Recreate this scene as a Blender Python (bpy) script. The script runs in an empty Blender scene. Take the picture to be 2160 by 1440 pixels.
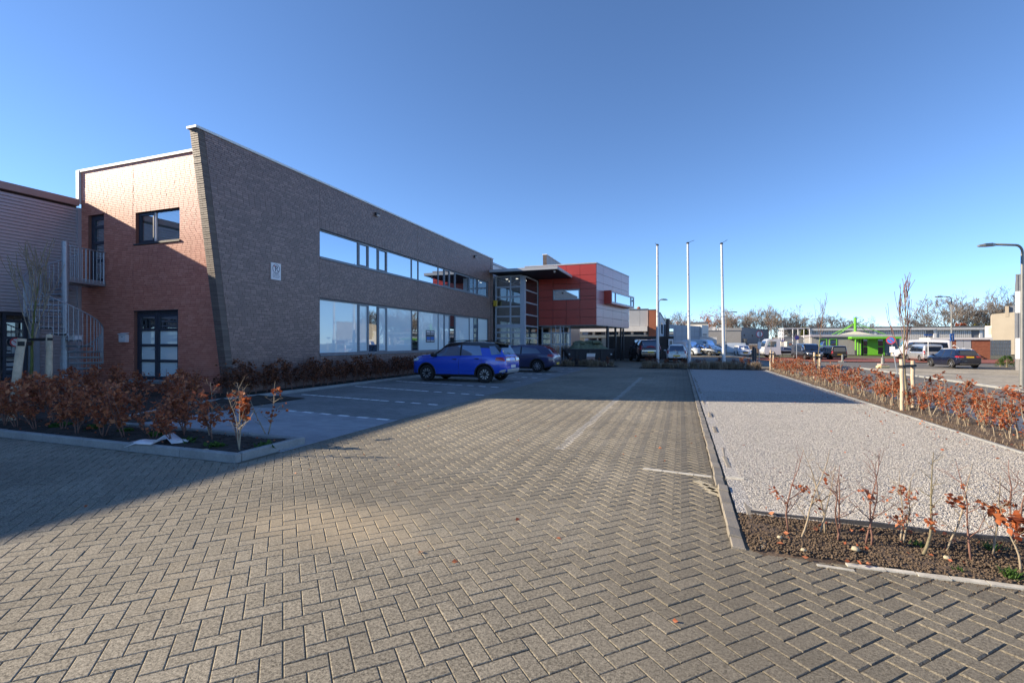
import bpy, math, random
import numpy as np
from mathutils import Vector, Matrix

# ------------------------------------------------------------------ camera, sky, sun, exposure
SC = bpy.context.scene
COL = SC.collection
YAW = math.radians(19.43)          # the camera looks 19.4 degrees left of the long wall's direction (+Y)
EYE = 1.6
FPX, CX, CY = 1009.0, 1080.0, 723.0  # focal length and principal point of the 2160 px wide photograph
cam = bpy.data.cameras.new('camera')
cam.sensor_width = 36.0
cam.lens = 36.0 * FPX / 2160.0
cam.shift_y = 3.0 / 2160.0
cam.clip_start = 0.1
cam.clip_end = 3000.0
cam_ob = bpy.data.objects.new('camera', cam)
COL.objects.link(cam_ob)
cam_ob.location = (0, 0, EYE)
cam_ob.rotation_euler = (math.radians(90), 0, YAW)
SC.camera = cam_ob

SUNX, SUNY = 2.25, 0.627            # how far a shadow runs per metre of height
elev = math.atan2(1.0, math.hypot(SUNX, SUNY))
world = bpy.data.worlds.new('World')
SC.world = world
world.use_nodes = True
wn = world.node_tree
sky = wn.nodes.new('ShaderNodeTexSky')
sky.sky_type = 'NISHITA'
sky.sun_disc = False
sky.sun_elevation = elev
sky.sun_rotation = math.atan2(-SUNX, -SUNY)
sky.altitude = 3000
sky.air_density = 1.0
sky.dust_density = 0.0
sky.ozone_density = 5.0
wn.nodes['Background'].inputs['Strength'].default_value = 0.112
wn.links.new(sky.outputs['Color'], wn.nodes['Background'].inputs['Color'])
sun = bpy.data.lights.new('sun', 'SUN')
sun.energy = 4.6
sun.angle = math.radians(0.53)
sun.color = (1.0, 0.84, 0.62)
sun_ob = bpy.data.objects.new('sun', sun)
COL.objects.link(sun_ob)
sun_ob.rotation_euler = Vector((-SUNX, -SUNY, 1)).to_track_quat('Z', 'Y').to_euler()
SC.view_settings.view_transform = 'Standard'
SC.view_settings.look = 'None'
SC.view_settings.gamma = 1.0
SC.view_settings.use_curve_mapping = False
SC.view_settings.exposure = 1.12
SC.render.engine = 'CYCLES'
SC.cycles.max_bounces = 7
SC.cycles.transparent_max_bounces = 10
SC.cycles.use_denoising = True

# ------------------------------------------------------------------ helpers
SA, CA = math.sin(YAW), math.cos(YAW)
R = random.Random(7)

def ground_z(x):                     # the street lies 0.45 m below the site
    return -0.45 * min(1.0, max(0.0, (x - 5.6) / 4.0))

def cam_world(d, lat):
    return (-SA * d + CA * lat, CA * d + SA * lat)

def at(px, py, z=None):
    """World point where the sight line through a photo pixel meets the ground (or height z)."""
    zz = 0.0 if z is None else z
    for _ in range(12):
        d = (EYE - zz) * FPX / (py - CY)
        x, y = cam_world(d, (px - CX) / FPX * d)
        if z is not None:
            break
        zz = 0.5 * zz + 0.5 * ground_z(x)
    return Vector((x, y, zz))

def at_d(px, d):
    x, y = cam_world(d, (px - CX) / FPX * d)
    return Vector((x, y, ground_z(x)))

def height_at(py, d):
    return EYE + (CY - py) / FPX * d

def cam_dir(lat, dep):
    """World heading angle of a direction given as (to the right, away) seen from the camera."""
    x, y = cam_world(dep, lat)
    return math.atan2(y, x)

def link(o, parent=None):
    COL.objects.link(o)
    if parent is not None:
        o.parent = parent
    return o

def tag(o, label=None, cat=None, group=None, kind=None):
    if label: o['label'] = label
    if cat: o['category'] = cat
    if group: o['group'] = group
    if kind: o['kind'] = kind
    return o

def thing(name, label, cat, loc=(0, 0, 0), rotz=0.0, group=None):
    o = bpy.data.objects.new(name, None)
    o.empty_display_size = 0.1
    o.location = loc
    o.rotation_euler = (0, 0, rotz)
    link(o)
    return tag(o, label, cat, group)

def inst(name, mesh, parent=None, loc=(0, 0, 0), rot=(0, 0, 0), scale=None):
    o = bpy.data.objects.new(name, mesh)
    o.location = loc
    o.rotation_euler = rot
    if scale is not None:
        o.scale = scale
    return link(o, parent)

def copy_thing(root, loc, rotz, label=None, group=None, scale=None):
    r = root.copy(); COL.objects.link(r)
    r.location = loc; r.rotation_euler = (0, 0, rotz)
    if scale is not None: r.scale = scale
    if label: r['label'] = label
    if group: r['group'] = group
    for ch in list(root.children):
        c = ch.copy(); COL.objects.link(c); c.parent = r
        for g in list(ch.children):
            d = g.copy(); COL.objects.link(d); d.parent = c
    return r

class MB:
    """Collects shapes; build() links them as one mesh object."""
    def __init__(s):
        s.v, s.f, s.m, s.r = [], [], [], []
    def add(s, vs, fs, m=0, r=None):
        n = len(s.v)
        s.v.extend(tuple(v) for v in vs)
        s.r.extend([R.random() if r is None else r] * len(vs))
        for f in fs:
            s.f.append(tuple(i + n for i in f)); s.m.append(m)
        return s
    def box(s, x0, x1, y0, y1, z0, z1, m=0):
        return s.add([(x0, y0, z0), (x1, y0, z0), (x1, y1, z0), (x0, y1, z0), (x0, y0, z1), (x1, y0, z1), (x1, y1, z1), (x0, y1, z1)],
                     [(0, 3, 2, 1), (4, 5, 6, 7), (0, 1, 5, 4), (1, 2, 6, 5), (2, 3, 7, 6), (3, 0, 4, 7)], m)
    def bbox(s, x0, x1, y0, y1, z0, z1, b, m=0):
        """A box with its edges taken off."""
        def ring(z, i):
            return [(x0 + i, y0 + i, z), (x1 - i, y0 + i, z), (x1 - i, y1 - i, z), (x0 + i, y1 - i, z)]
        vs = ring(z0, b) + ring(z0 + b, 0) + ring(z1 - b, 0) + ring(z1, b)
        fs = [(3, 2, 1, 0), (12, 13, 14, 15)]
        for k in range(3):
            for i in range(4):
                j = (i + 1) % 4
                fs.append((k * 4 + i, k * 4 + j, k * 4 + 4 + j, k * 4 + 4 + i))
        return s.add(vs, fs, m)
    def rbox(s, c, size, ang, m=0, z0=None):
        cx, cy, cz = c; hx, hy, hz = size[0] / 2, size[1] / 2, size[2] / 2
        ca, sa = math.cos(ang), math.sin(ang)
        vs = []
        for z in (-hz, hz):
            for x, y in ((-hx, -hy), (hx, -hy), (hx, hy), (-hx, hy)):
                vs.append((cx + x * ca - y * sa, cy + x * sa + y * ca, cz + z))
        return s.add(vs, [(0, 3, 2, 1), (4, 5, 6, 7), (0, 1, 5, 4), (1, 2, 6, 5), (2, 3, 7, 6), (3, 0, 4, 7)], m)
    def tube(s, pts, rad, n=6, m=0, caps=True):
        pts = [Vector(p) for p in pts]
        if not hasattr(rad, '__len__'): rad = [rad] * len(pts)
        vs, fs = [], []
        ref = None
        for i, p in enumerate(pts):
            t = (pts[min(i + 1, len(pts) - 1)] - pts[max(i - 1, 0)])
            if t.length < 1e-9: t = Vector((0, 0, 1))
            t.normalize()
            if ref is None:
                ref = Vector((1, 0, 0)) if abs(t.x) < 0.8 else Vector((0, 1, 0))
            u = ref - t * ref.dot(t)
            if u.length < 1e-6: u = t.orthogonal()
            u.normalize(); ref = u
            w = t.cross(u)
            for k in range(n):
                a = 2 * math.pi * k / n
                vs.append(p + (u * math.cos(a) + w * math.sin(a)) * rad[i])
        for i in range(len(pts) - 1):
            for k in range(n):
                k2 = (k + 1) % n
                fs.append((i * n + k, i * n + k2, (i + 1) * n + k2, (i + 1) * n + k))
        if caps:
            fs.append(tuple(range(n - 1, -1, -1)))
            fs.append(tuple((len(pts) - 1) * n + k for k in range(n)))
        return s.add(vs, fs, m)
    def prism(s, poly, z0, z1, m=0):
        n = len(poly)
        vs = [(p[0], p[1], z0) for p in poly] + [(p[0], p[1], z1) for p in poly]
        fs = [tuple(range(n - 1, -1, -1)), tuple(range(n, 2 * n))]
        for i in range(n):
            j = (i + 1) % n
            fs.append((i, j, n + j, n + i))
        return s.add(vs, fs, m)
    def lathe(s, prof, n=24, m=0, axis='z', c=(0, 0, 0)):
        vs, fs = [], []
        for k in range(n):
            a = 2 * math.pi * k / n
            for r_, h in prof:
                if axis == 'z': vs.append((c[0] + r_ * math.cos(a), c[1] + r_ * math.sin(a), c[2] + h))
                else: vs.append((c[0] + r_ * math.cos(a), c[1] + h, c[2] + r_ * math.sin(a)))
        L = len(prof)
        for k in range(n):
            k2 = (k + 1) % n
            for i in range(L - 1):
                q = (k * L + i, k2 * L + i, k2 * L + i + 1, k * L + i + 1)
                fs.append(q if axis == 'z' else q[::-1])
        return s.add(vs, fs, m)
    def grid(s, P, m=0):
        """Quads over a 2-D array of points."""
        a, b = len(P), len(P[0])
        vs = [p for row in P for p in row]
        fs = [(i * b + j, i * b + j + 1, (i + 1) * b + j + 1, (i + 1) * b + j) for i in range(a - 1) for j in range(b - 1)]
        return s.add(vs, fs, m)
    def mesh(s, name, mats, smooth=False, sharp=None):
        me = bpy.data.meshes.new(name)
        me.from_pydata(s.v, [], s.f)
        for m in (mats if isinstance(mats, (list, tuple)) else [mats]):
            me.materials.append(m)
        if len(me.materials) > 1:
            me.polygons.foreach_set('material_index', s.m)
        at_ = me.attributes.new('rnd', 'FLOAT', 'POINT')
        at_.data.foreach_set('value', s.r)
        if smooth:
            me.polygons.foreach_set('use_smooth', [True] * len(me.polygons))
            if sharp: me.set_sharp_from_angle(angle=math.radians(sharp))
        me.update()
        return me
    def build(s, name, mats, parent=None, smooth=False, sharp=None, **kw):
        o = bpy.data.objects.new(name, s.mesh(name, mats, smooth, sharp))
        link(o, parent)
        return tag(o, **kw)

# ------------------------------------------------------------------ materials
def new_mat(name):
    m = bpy.data.materials.new(name); m.use_nodes = True
    nt = m.node_tree
    return m, nt, nt.nodes['Principled BSDF']

def setp(b, **kw):
    for k, v in kw.items():
        b.inputs[k].default_value = v

def nd(nt, t, **kw):
    n = nt.nodes.new(t)
    for k, v in kw.items():
        if k in n.inputs: n.inputs[k].default_value = v
        else: setattr(n, k, v)
    return n

def math_node(nt, op, a, b=None, clamp=False):
    n = nt.nodes.new('ShaderNodeMath'); n.operation = op; n.use_clamp = clamp
    for i, x in enumerate((a, b)):
        if x is None: continue
        if isinstance(x, (int, float)): n.inputs[i].default_value = x
        else: nt.links.new(x, n.inputs[i])
    return n.outputs[0]

def mixc(nt, fac, a, b, mode='MIX'):
    n = nt.nodes.new('ShaderNodeMix'); n.data_type = 'RGBA'; n.blend_type = mode
    n.clamp_factor = True
    for sock, x in ((n.inputs['Factor'], fac), (n.inputs[6], a), (n.inputs[7], b)):
        if isinstance(x, (int, float)): sock.default_value = x
        elif isinstance(x, tuple): sock.default_value = (x + (1,))[:4] if len(x) == 3 else x
        else: nt.links.new(x, sock)
    return n.outputs[2]

def ramp(nt, fac, lo, hi):
    n = nt.nodes.new('ShaderNodeMapRange'); n.clamp = True
    n.inputs[1].default_value = lo; n.inputs[2].default_value = hi
    nt.links.new(fac, n.inputs[0])
    return n.outputs[0]

def pos_node(nt, obj=False):
    if obj:
        return nt.nodes.new('ShaderNodeTexCoord').outputs['Object']
    return nt.nodes.new('ShaderNodeNewGeometry').outputs['Position']

def noise(nt, vec, scale, detail=3, rough=0.55):
    n = nd(nt, 'ShaderNodeTexNoise', Scale=scale, Detail=detail, Roughness=rough)
    nt.links.new(vec, n.inputs['Vector'])
    return n.outputs['Fac']

def rnd_val(nt):
    a = nt.nodes.new('ShaderNodeAttribute'); a.attribute_name = 'rnd'
    oi = nt.nodes.new('ShaderNodeObjectInfo')
    return math_node(nt, 'FRACT', math_node(nt, 'ADD', a.outputs['Fac'], oi.outputs['Random']))

def bump(nt, b, h, strength=0.3, dist=0.01):
    n = nd(nt, 'ShaderNodeBump', Strength=strength, Distance=dist)
    nt.links.new(h, n.inputs['Height']); nt.links.new(n.outputs[0], b.inputs['Normal'])

def mat(name, col, rough=0.6, metal=0.0, var=0.12, scale=3.0, bmp=0.0, bscale=60.0, coat=0.0, spec=0.5, obj=False, rnd=0.0):
    """Plain painted or raw surface: colour broken by two noises, a little roughness variation and fine relief."""
    m, nt, b = new_mat(name)
    p = pos_node(nt, obj)
    n1 = noise(nt, p, scale, 4)
    n2 = noise(nt, p, scale * 9, 3)
    f = math_node(nt, 'ADD', math_node(nt, 'MULTIPLY', n1, 0.65), math_node(nt, 'MULTIPLY', n2, 0.35))
    f = ramp(nt, f, 0.3, 0.7)
    if rnd:
        f = math_node(nt, 'ADD', math_node(nt, 'MULTIPLY', f, 1 - rnd), math_node(nt, 'MULTIPLY', rnd_val(nt), rnd))
    lo = tuple(max(0, c * (1 - var)) for c in col); hi = tuple(min(1, c * (1 + var)) for c in col)
    nt.links.new(mixc(nt, f, lo, hi), b.inputs['Base Color'])
    r = nt.nodes.new('ShaderNodeMapRange')
    r.inputs[3].default_value = max(0, rough * 0.85); r.inputs[4].default_value = min(1, rough * 1.15)
    nt.links.new(n1, r.inputs[0]); nt.links.new(r.outputs[0], b.inputs['Roughness'])
    setp(b, Metallic=metal)
    b.inputs['Coat Weight'].default_value = coat
    b.inputs['Coat Roughness'].default_value = 0.04
    b.inputs['Specular IOR Level'].default_value = spec
    if bmp:
        bump(nt, b, noise(nt, p, bscale, 3), bmp, 0.01)
    return m

M = {}
def paver_mat(name, dark, light, paint=False, obj_speck=260.0, stain=(0.35, 0.28, 0.18), stain_amt=0.35):
    m, nt, b = new_mat(name)
    p = pos_node(nt)
    sp = noise(nt, p, obj_speck, 2, 0.7)
    sp2 = noise(nt, p, obj_speck * 0.37, 2, 0.6)
    f = ramp(nt, math_node(nt, 'ADD', math_node(nt, 'MULTIPLY', sp, 0.6), math_node(nt, 'MULTIPLY', sp2, 0.4)), 0.33, 0.68)
    c = mixc(nt, f, dark, light)
    rv = rnd_val(nt)
    k = nt.nodes.new('ShaderNodeMapRange'); k.inputs[3].default_value = 0.90; k.inputs[4].default_value = 1.09
    nt.links.new(rv, k.inputs[0])
    big = noise(nt, p, 0.33, 4, 0.6)
    k2 = nt.nodes.new('ShaderNodeMapRange'); k2.inputs[1].default_value = 0.3; k2.inputs[2].default_value = 0.7
    k2.inputs[3].default_value = 0.72; k2.inputs[4].default_value = 1.20
    nt.links.new(big, k2.inputs[0])
    kk = math_node(nt, 'MULTIPLY', k.outputs[0], k2.outputs[0])
    cc = nt.nodes.new('ShaderNodeCombineColor')
    for i in range(3): nt.links.new(kk, cc.inputs[i])
    c = mixc(nt, 1.0, c, cc.outputs[0], 'MULTIPLY')
    st = ramp(nt, noise(nt, p, 0.75, 5, 0.65), 0.60, 0.74)       # sandy stains
    c = mixc(nt, math_node(nt, 'MULTIPLY', st, stain_amt), c, stain)
    rare = math_node(nt, 'GREATER_THAN', rv, 0.93)
    c = mixc(nt, math_node(nt, 'MULTIPLY', rare, 0.10), c, (0.30, 0.27, 0.22))
    if paint:                                                     # a spilt-sand patch and a grimy strip along the edging
        sy = nt.nodes.new('ShaderNodeSeparateXYZ'); nt.links.new(p, sy.inputs[0])
        q1 = at(700, 1105, 0.0)
        dx = math_node(nt, 'MULTIPLY', math_node(nt, 'SUBTRACT', sy.outputs[0], q1.x), 0.85)
        dy = math_node(nt, 'MULTIPLY', math_node(nt, 'SUBTRACT', sy.outputs[1], q1.y), 1.5)
        rr_ = math_node(nt, 'SQRT', math_node(nt, 'ADD', math_node(nt, 'MULTIPLY', dx, dx), math_node(nt, 'MULTIPLY', dy, dy)))
        rr_ = math_node(nt, 'ADD', rr_, math_node(nt, 'MULTIPLY', math_node(nt, 'SUBTRACT', noise(nt, p, 2.2, 4), 0.5), 1.1))
        n_ = nt.nodes.new('ShaderNodeMapRange'); n_.clamp = True
        n_.inputs[1].default_value = 1.0; n_.inputs[2].default_value = 0.25; nt.links.new(rr_, n_.inputs[0])
        c = mixc(nt, math_node(nt, 'MULTIPLY', n_.outputs[0], 0.42), c, (0.50, 0.40, 0.26))
        g_ = ramp(nt, math_node(nt, 'ADD', sy.outputs[0], math_node(nt, 'MULTIPLY', math_node(nt, 'SUBTRACT', noise(nt, p, 1.3, 4), 0.5), 0.9)), -0.75, 0.2)
        c = mixc(nt, math_node(nt, 'MULTIPLY', g_, 0.42), c, (0.07, 0.060, 0.045))
    if paint:                                                     # worn white lines on the blocks
        sx = nt.nodes.new('ShaderNodeSeparateXYZ'); nt.links.new(p, sx.inputs[0])
        X, Y = sx.outputs[0], sx.outputs[1]
        wob = math_node(nt, 'MULTIPLY', math_node(nt, 'SUBTRACT', noise(nt, p, 1.1, 2), 0.5), 0.16)
        def band(v, c0, w):
            d = math_node(nt, 'ABSOLUTE', math_node(nt, 'SUBTRACT', math_node(nt, 'ADD', v, wob), c0))
            return math_node(nt, 'LESS_THAN', d, w)
        def inside(v, a, bb):
            return math_node(nt, 'MULTIPLY', math_node(nt, 'GREATER_THAN', v, a), math_node(nt, 'LESS_THAN', v, bb))
        wear = ramp(nt, noise(nt, p, 14, 4, 0.7), 0.35, 0.62)
        l1 = math_node(nt, 'MULTIPLY', band(X, -1.72, 0.075), inside(Y, 7.0, 23.0))
        l2 = math_node(nt, 'MULTIPLY', band(Y, 17.4, 0.05), inside(X, -1.7, 0.35))
        l3 = math_node(nt, 'MULTIPLY', band(Y, 11.9, 0.05), inside(X, -1.7, 0.35))
        lw = math_node(nt, 'ADD', math_node(nt, 'MULTIPLY', l1, 0.42), math_node(nt, 'ADD', math_node(nt, 'MULTIPLY', l2, 0.25), math_node(nt, 'MULTIPLY', l3, 0.18)))
        c = mixc(nt, math_node(nt, 'MULTIPLY', lw, wear), c, (0.62, 0.60, 0.56))
    nt.links.new(c, b.inputs['Base Color'])
    setp(b, Roughness=0.85)
    b.inputs['Specular IOR Level'].default_value = 0.3
    bump(nt, b, sp, 0.5, 0.004)
    return m

def brick_mat(name, cols, rough=0.75, spec=0.5):
    m, nt, b = new_mat(name)
    p = pos_node(nt)
    rv = rnd_val(nt)
    c = mixc(nt, ramp(nt, rv, 0.0, 0.5), cols[0], cols[1])
    c = mixc(nt, ramp(nt, rv, 0.55, 1.0), c, cols[2])
    g = ramp(nt, noise(nt, p, 55, 4, 0.7), 0.3, 0.7)
    c = mixc(nt, math_node(nt, 'MULTIPLY', g, 0.3), c, tuple(x * 1.5 for x in cols[2]))
    w = ramp(nt, noise(nt, p, 0.6, 4), 0.35, 0.75)
    c = mixc(nt, math_node(nt, 'MULTIPLY', w, 0.22), c, tuple(x * 0.6 for x in cols[0]))
    e = ramp(nt, noise(nt, p, 2.3, 5, 0.75), 0.66, 0.80)         # lime bloom
    c = mixc(nt, math_node(nt, 'MULTIPLY', e, 0.35), c, (0.34, 0.31, 0.30))
    nt.links.new(c, b.inputs['Base Color'])
    setp(b, Roughness=rough)
    b.inputs['Specular IOR Level'].default_value = spec
    bump(nt, b, noise(nt, p, 90, 3, 0.7), 0.35, 0.004)
    return m

def leaf_mat(name, c0, c1, c2, trans=0.35):
    m, nt, b = new_mat(name)
    rv = rnd_val(nt)
    c = mixc(nt, ramp(nt, rv, 0.0, 0.5), c0, c1)
    c = mixc(nt, ramp(nt, rv, 0.5, 1.0), c, c2)
    nt.links.new(c, b.inputs['Base Color'])
    setp(b, Roughness=0.6)
    b.inputs['Specular IOR Level'].default_value = 0.3
    t = nt.nodes.new('ShaderNodeBsdfTranslucent'); nt.links.new(c, t.inputs['Color'])
    mx = nt.nodes.new('ShaderNodeMixShader'); mx.inputs[0].default_value = trans
    nt.links.new(b.outputs[0], mx.inputs[1]); nt.links.new(t.outputs[0], mx.inputs[2])
    nt.links.new(mx.outputs[0], nt.nodes['Material Output'].inputs['Surface'])
    return m

def glass_mat(name, tint=(0.7, 0.78, 0.85), see=0.0, refl=0.6, body=(0.01, 0.014, 0.02), wave=0.004):
    """Coated window glass: mirror share over a dark or see-through body."""
    m, nt, b = new_mat(name)
    setp(b, Roughness=0.06); b.inputs['Base Color'].default_value = body + (1,)
    g = nt.nodes.new('ShaderNodeBsdfGlossy'); g.inputs['Roughness'].default_value = 0.015
    g.inputs['Color'].default_value = tint + (1,)
    p = pos_node(nt)
    if wave:
        bn = nd(nt, 'ShaderNodeBump', Strength=0.12, Distance=wave)
        nt.links.new(noise(nt, p, 0.9, 1), bn.inputs['Height'])
        nt.links.new(bn.outputs[0], g.inputs['Normal'])
    base = b.outputs[0]
    if see:
        t = nt.nodes.new('ShaderNodeBsdfTransparent'); t.inputs['Color'].default_value = (0.85, 0.92, 0.94, 1)
        mx0 = nt.nodes.new('ShaderNodeMixShader'); mx0.inputs[0].default_value = see
        nt.links.new(b.outputs[0], mx0.inputs[1]); nt.links.new(t.outputs[0], mx0.inputs[2])
        base = mx0.outputs[0]
    lw = nd(nt, 'ShaderNodeLayerWeight', Blend=0.35)
    f = math_node(nt, 'MAXIMUM', lw.outputs['Fresnel'], refl)
    mx = nt.nodes.new('ShaderNodeMixShader'); nt.links.new(f, mx.inputs[0])
    nt.links.new(base, mx.inputs[1]); nt.links.new(g.outputs[0], mx.inputs[2])
    nt.links.new(mx.outputs[0], nt.nodes['Material Output'].inputs['Surface'])
    return m

M['paver'] = paver_mat('driveway_block', (0.036, 0.032, 0.025), (0.45, 0.405, 0.315), paint=True, obj_speck=150.0)
M['bay'] = paver_mat('bay_block', (0.13, 0.13, 0.125), (0.34, 0.34, 0.33), obj_speck=180, stain_amt=0.12)
M['aisle'] = paver_mat('aisle_block', (0.30, 0.31, 0.325), (0.42, 0.43, 0.45), obj_speck=120, stain_amt=0.08)
M['lot'] = paver_mat('lot_block', (0.22, 0.20, 0.16), (0.50, 0.45, 0.36), obj_speck=9, stain_amt=0.2)
M['red_paving'] = paver_mat('red_paving', (0.20, 0.06, 0.045), (0.36, 0.13, 0.09), obj_speck=8, stain=(0.3, 0.15, 0.1))
M['sand'] = mat('joint_sand', (0.17, 0.145, 0.10), 0.95, var=0.5, scale=2.2, bmp=0.5, bscale=120)
M['white_block'] = mat('white_line_block', (0.80, 0.80, 0.79), 0.8, var=0.22, scale=6, rnd=0.4)
M['line_paint'] = mat('worn_line_paint', (0.50, 0.475, 0.41), 0.8, var=0.35, scale=9)
M['edge_block'] = mat('edging_block', (0.25, 0.225, 0.185), 0.88, var=0.3, scale=5, bmp=0.5, bscale=90, rnd=0.5)
M['pale_block'] = mat('pale_replaced_block', (0.42, 0.37, 0.26), 0.85, var=0.2, scale=6, bmp=0.4, bscale=140)
M['kerb'] = mat('kerb_concrete', (0.27, 0.28, 0.28), 0.85, var=0.25, scale=3, bmp=0.4, bscale=80)
M['dark_kerb'] = mat('dark_edging', (0.055, 0.055, 0.06), 0.7, var=0.3, scale=4, bmp=0.3)
M['soil'] = mat('garden_soil', (0.085, 0.060, 0.042), 0.95, var=0.55, scale=3.5, bmp=0.8, bscale=45)
M['dark_soil'] = mat('dark_bed_soil', (0.034, 0.028, 0.022), 0.95, var=0.55, scale=3.5, bmp=0.8, bscale=45)
M['clod'] = mat('soil_clod', (0.11, 0.078, 0.052), 0.95, var=0.45, scale=12, bmp=0.6, bscale=90, rnd=0.5)
M['asphalt'] = mat('asphalt', (0.135, 0.125, 0.112), 0.85, var=0.3, scale=0.5, bmp=0.3, bscale=120)
M['lane'] = mat('parking_lane_paving', (0.17, 0.17, 0.175), 0.8, var=0.2, scale=0.7, bmp=0.2)
M['verge'] = mat('winter_verge', (0.11, 0.105, 0.055), 0.95, var=0.5, scale=0.8, bmp=0.8, bscale=30)
M['yard'] = mat('rear_yard_paving', (0.13, 0.125, 0.12), 0.85, var=0.25, scale=0.6)

# loose gravel: three greys and a warm tone per stone
m, nt, b = new_mat('gravel_stone')
rv = rnd_val(nt); p = pos_node(nt)
c = mixc(nt, ramp(nt, rv, 0, .45), (0.25, 0.238, 0.225), (0.44, 0.425, 0.405))
c = mixc(nt, ramp(nt, rv, .5, 1.0), c, (0.62, 0.60, 0.575))
nt.links.new(c, b.inputs['Base Color']); setp(b, Roughness=0.8)
bump(nt, b, noise(nt, p, 160, 3), 0.4, 0.004)
M['stone'] = m
m, nt, b = new_mat('gravel_bed')
p = pos_node(nt)
v = nd(nt, 'ShaderNodeTexVoronoi', Scale=62.0); nt.links.new(p, v.inputs['Vector'])
sep = nt.nodes.new('ShaderNodeSeparateColor'); nt.links.new(v.outputs['Color'], sep.inputs[0])
c = mixc(nt, sep.outputs[0], (0.24, 0.228, 0.215), (0.57, 0.55, 0.52))
g2 = ramp(nt, noise(nt, p, 1.4, 5, 0.7), 0.55, 0.72)
c = mixc(nt, math_node(nt, 'MULTIPLY', g2, 0.35), c, (0.16, 0.135, 0.10))
nt.links.new(c, b.inputs['Base Color']); setp(b, Roughness=0.9)
bump(nt, b, math_node(nt, 'MULTIPLY', v.outputs['Distance'], -1.0), 1.0, 0.02)
M['gravel'] = m

M['red_brick'] = brick_mat('red_brick', [(0.46, 0.140, 0.092), (0.55, 0.190, 0.130), (0.64, 0.265, 0.190)], 0.42, 0.7)
M['red_mortar'] = mat('red_wall_mortar', (0.23, 0.10, 0.075), 0.9, var=0.2, scale=5, bmp=0.3)
M['dark_brick'] = brick_mat('dark_brick', [(0.145, 0.088, 0.076), (0.190, 0.117, 0.100), (0.29, 0.185, 0.158)], 0.42, 0.7)
M['dark_mortar'] = mat('dark_wall_mortar', (0.125, 0.084, 0.074), 0.9, var=0.25, scale=5, bmp=0.3)
M['tan_brick'] = brick_mat('edge_brick', [(0.085, 0.064, 0.056), (0.12, 0.092, 0.080), (0.17, 0.132, 0.112)], 0.6)
M['black_brick'] = brick_mat('black_yard_brick', [(0.020, 0.016, 0.018), (0.030, 0.024, 0.026), (0.045, 0.036, 0.036)], 0.7)
M['white_metal'] = mat('white_coated_metal', (0.70, 0.70, 0.70), 0.4, var=0.06, scale=2)
M['grey_frame'] = mat('grey_window_frame', (0.20, 0.225, 0.26), 0.45, var=0.06)
M['light_frame'] = mat('light_curtain_wall_frame', (0.40, 0.45, 0.52), 0.4, var=0.06)
M['navy'] = mat('navy_door_paint', (0.030, 0.038, 0.060), 0.4, var=0.1)
M['cladding'] = mat('mauve_grey_cladding', (0.40, 0.375, 0.41), 0.35, 0.15, var=0.10, scale=1.2)
M['cap'] = mat('terracotta_roof_edge', (0.36, 0.24, 0.22), 0.5, var=0.12)
M['steel'] = mat('galvanised_steel', (0.33, 0.37, 0.43), 0.42, 0.4, var=0.15, scale=9)
M['dark_steel'] = mat('dark_steel', (0.045, 0.047, 0.055), 0.5, 0.2, var=0.2)
M['panel'] = mat('red_facade_panel', (0.40, 0.042, 0.028), 0.3, 0.0, var=0.06, scale=1, spec=0.5)
M['side_panel'] = mat('mauve_silver_panel', (0.42, 0.22, 0.25), 0.30, 0.0, var=0.05, scale=1, spec=0.6)
M['canopy'] = mat('canopy_fascia', (0.42, 0.44, 0.47), 0.5, var=0.08)
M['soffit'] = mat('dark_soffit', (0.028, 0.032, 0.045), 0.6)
M['roofing'] = mat('roof_felt', (0.10, 0.10, 0.10), 0.9)
M['mirror'] = glass_mat('coated_window_glass', (0.80, 0.86, 0.92), 0, 0.72)
M['tint'] = glass_mat('tinted_window_glass', (0.75, 0.82, 0.9), 0, 0.40)
M['clear'] = glass_mat('clear_window_glass', (0.8, 0.87, 0.93), 0.8, 0.30)
m = glass_mat('frosted_window_glass', (0.85, 0.92, 0.96), 0, 0.13, body=(0.70, 0.79, 0.81)); M['frost'] = m
m.node_tree.nodes['Principled BSDF'].inputs['Roughness'].default_value = 0.5
M['end_glass'] = glass_mat('reflecting_end_glass', (0.85, 0.9, 0.95), 0.85, 0.42)
M['blind'] = mat('white_blind', (0.66, 0.66, 0.64), 0.6, var=0.05)
M['sign_white'] = mat('sign_white', (0.72, 0.70, 0.72), 0.4, var=0.05)
M['ink'] = mat('printed_ink', (0.05, 0.06, 0.10), 0.5)
M['red_ink'] = mat('red_print', (0.50, 0.035, 0.05), 0.45)
M['blue_ink'] = mat('blue_print', (0.03, 0.16, 0.52), 0.45)
M['bark'] = mat('young_bark', (0.19, 0.165, 0.105), 0.9, var=0.4, scale=9, bmp=0.5, bscale=50)
M['green_bark'] = mat('algae_bark', (0.115, 0.135, 0.040), 0.9, var=0.4, scale=9, bmp=0.5, bscale=50)
M['twig'] = mat('red_brown_twig', (0.20, 0.105, 0.080), 0.75, var=0.45, scale=6, obj=True)
M['pale_twig'] = mat('pale_twig', (0.34, 0.28, 0.20), 0.75, var=0.4, scale=6, obj=True)
M['grey_twig'] = mat('grey_winter_twig', (0.17, 0.145, 0.125), 0.9, var=0.3, scale=2, obj=True)
M['brown_twig'] = mat('leaf_holding_oak', (0.19, 0.115, 0.075), 0.9, var=0.3, scale=2, obj=True)
M['leaf'] = leaf_mat('copper_beech_leaf', (0.17, 0.040, 0.018), (0.33, 0.085, 0.030), (0.50, 0.170, 0.065))
M['dull_leaf'] = leaf_mat('dull_beech_leaf', (0.24, 0.068, 0.034), (0.42, 0.13, 0.062), (0.62, 0.25, 0.12))
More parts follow.
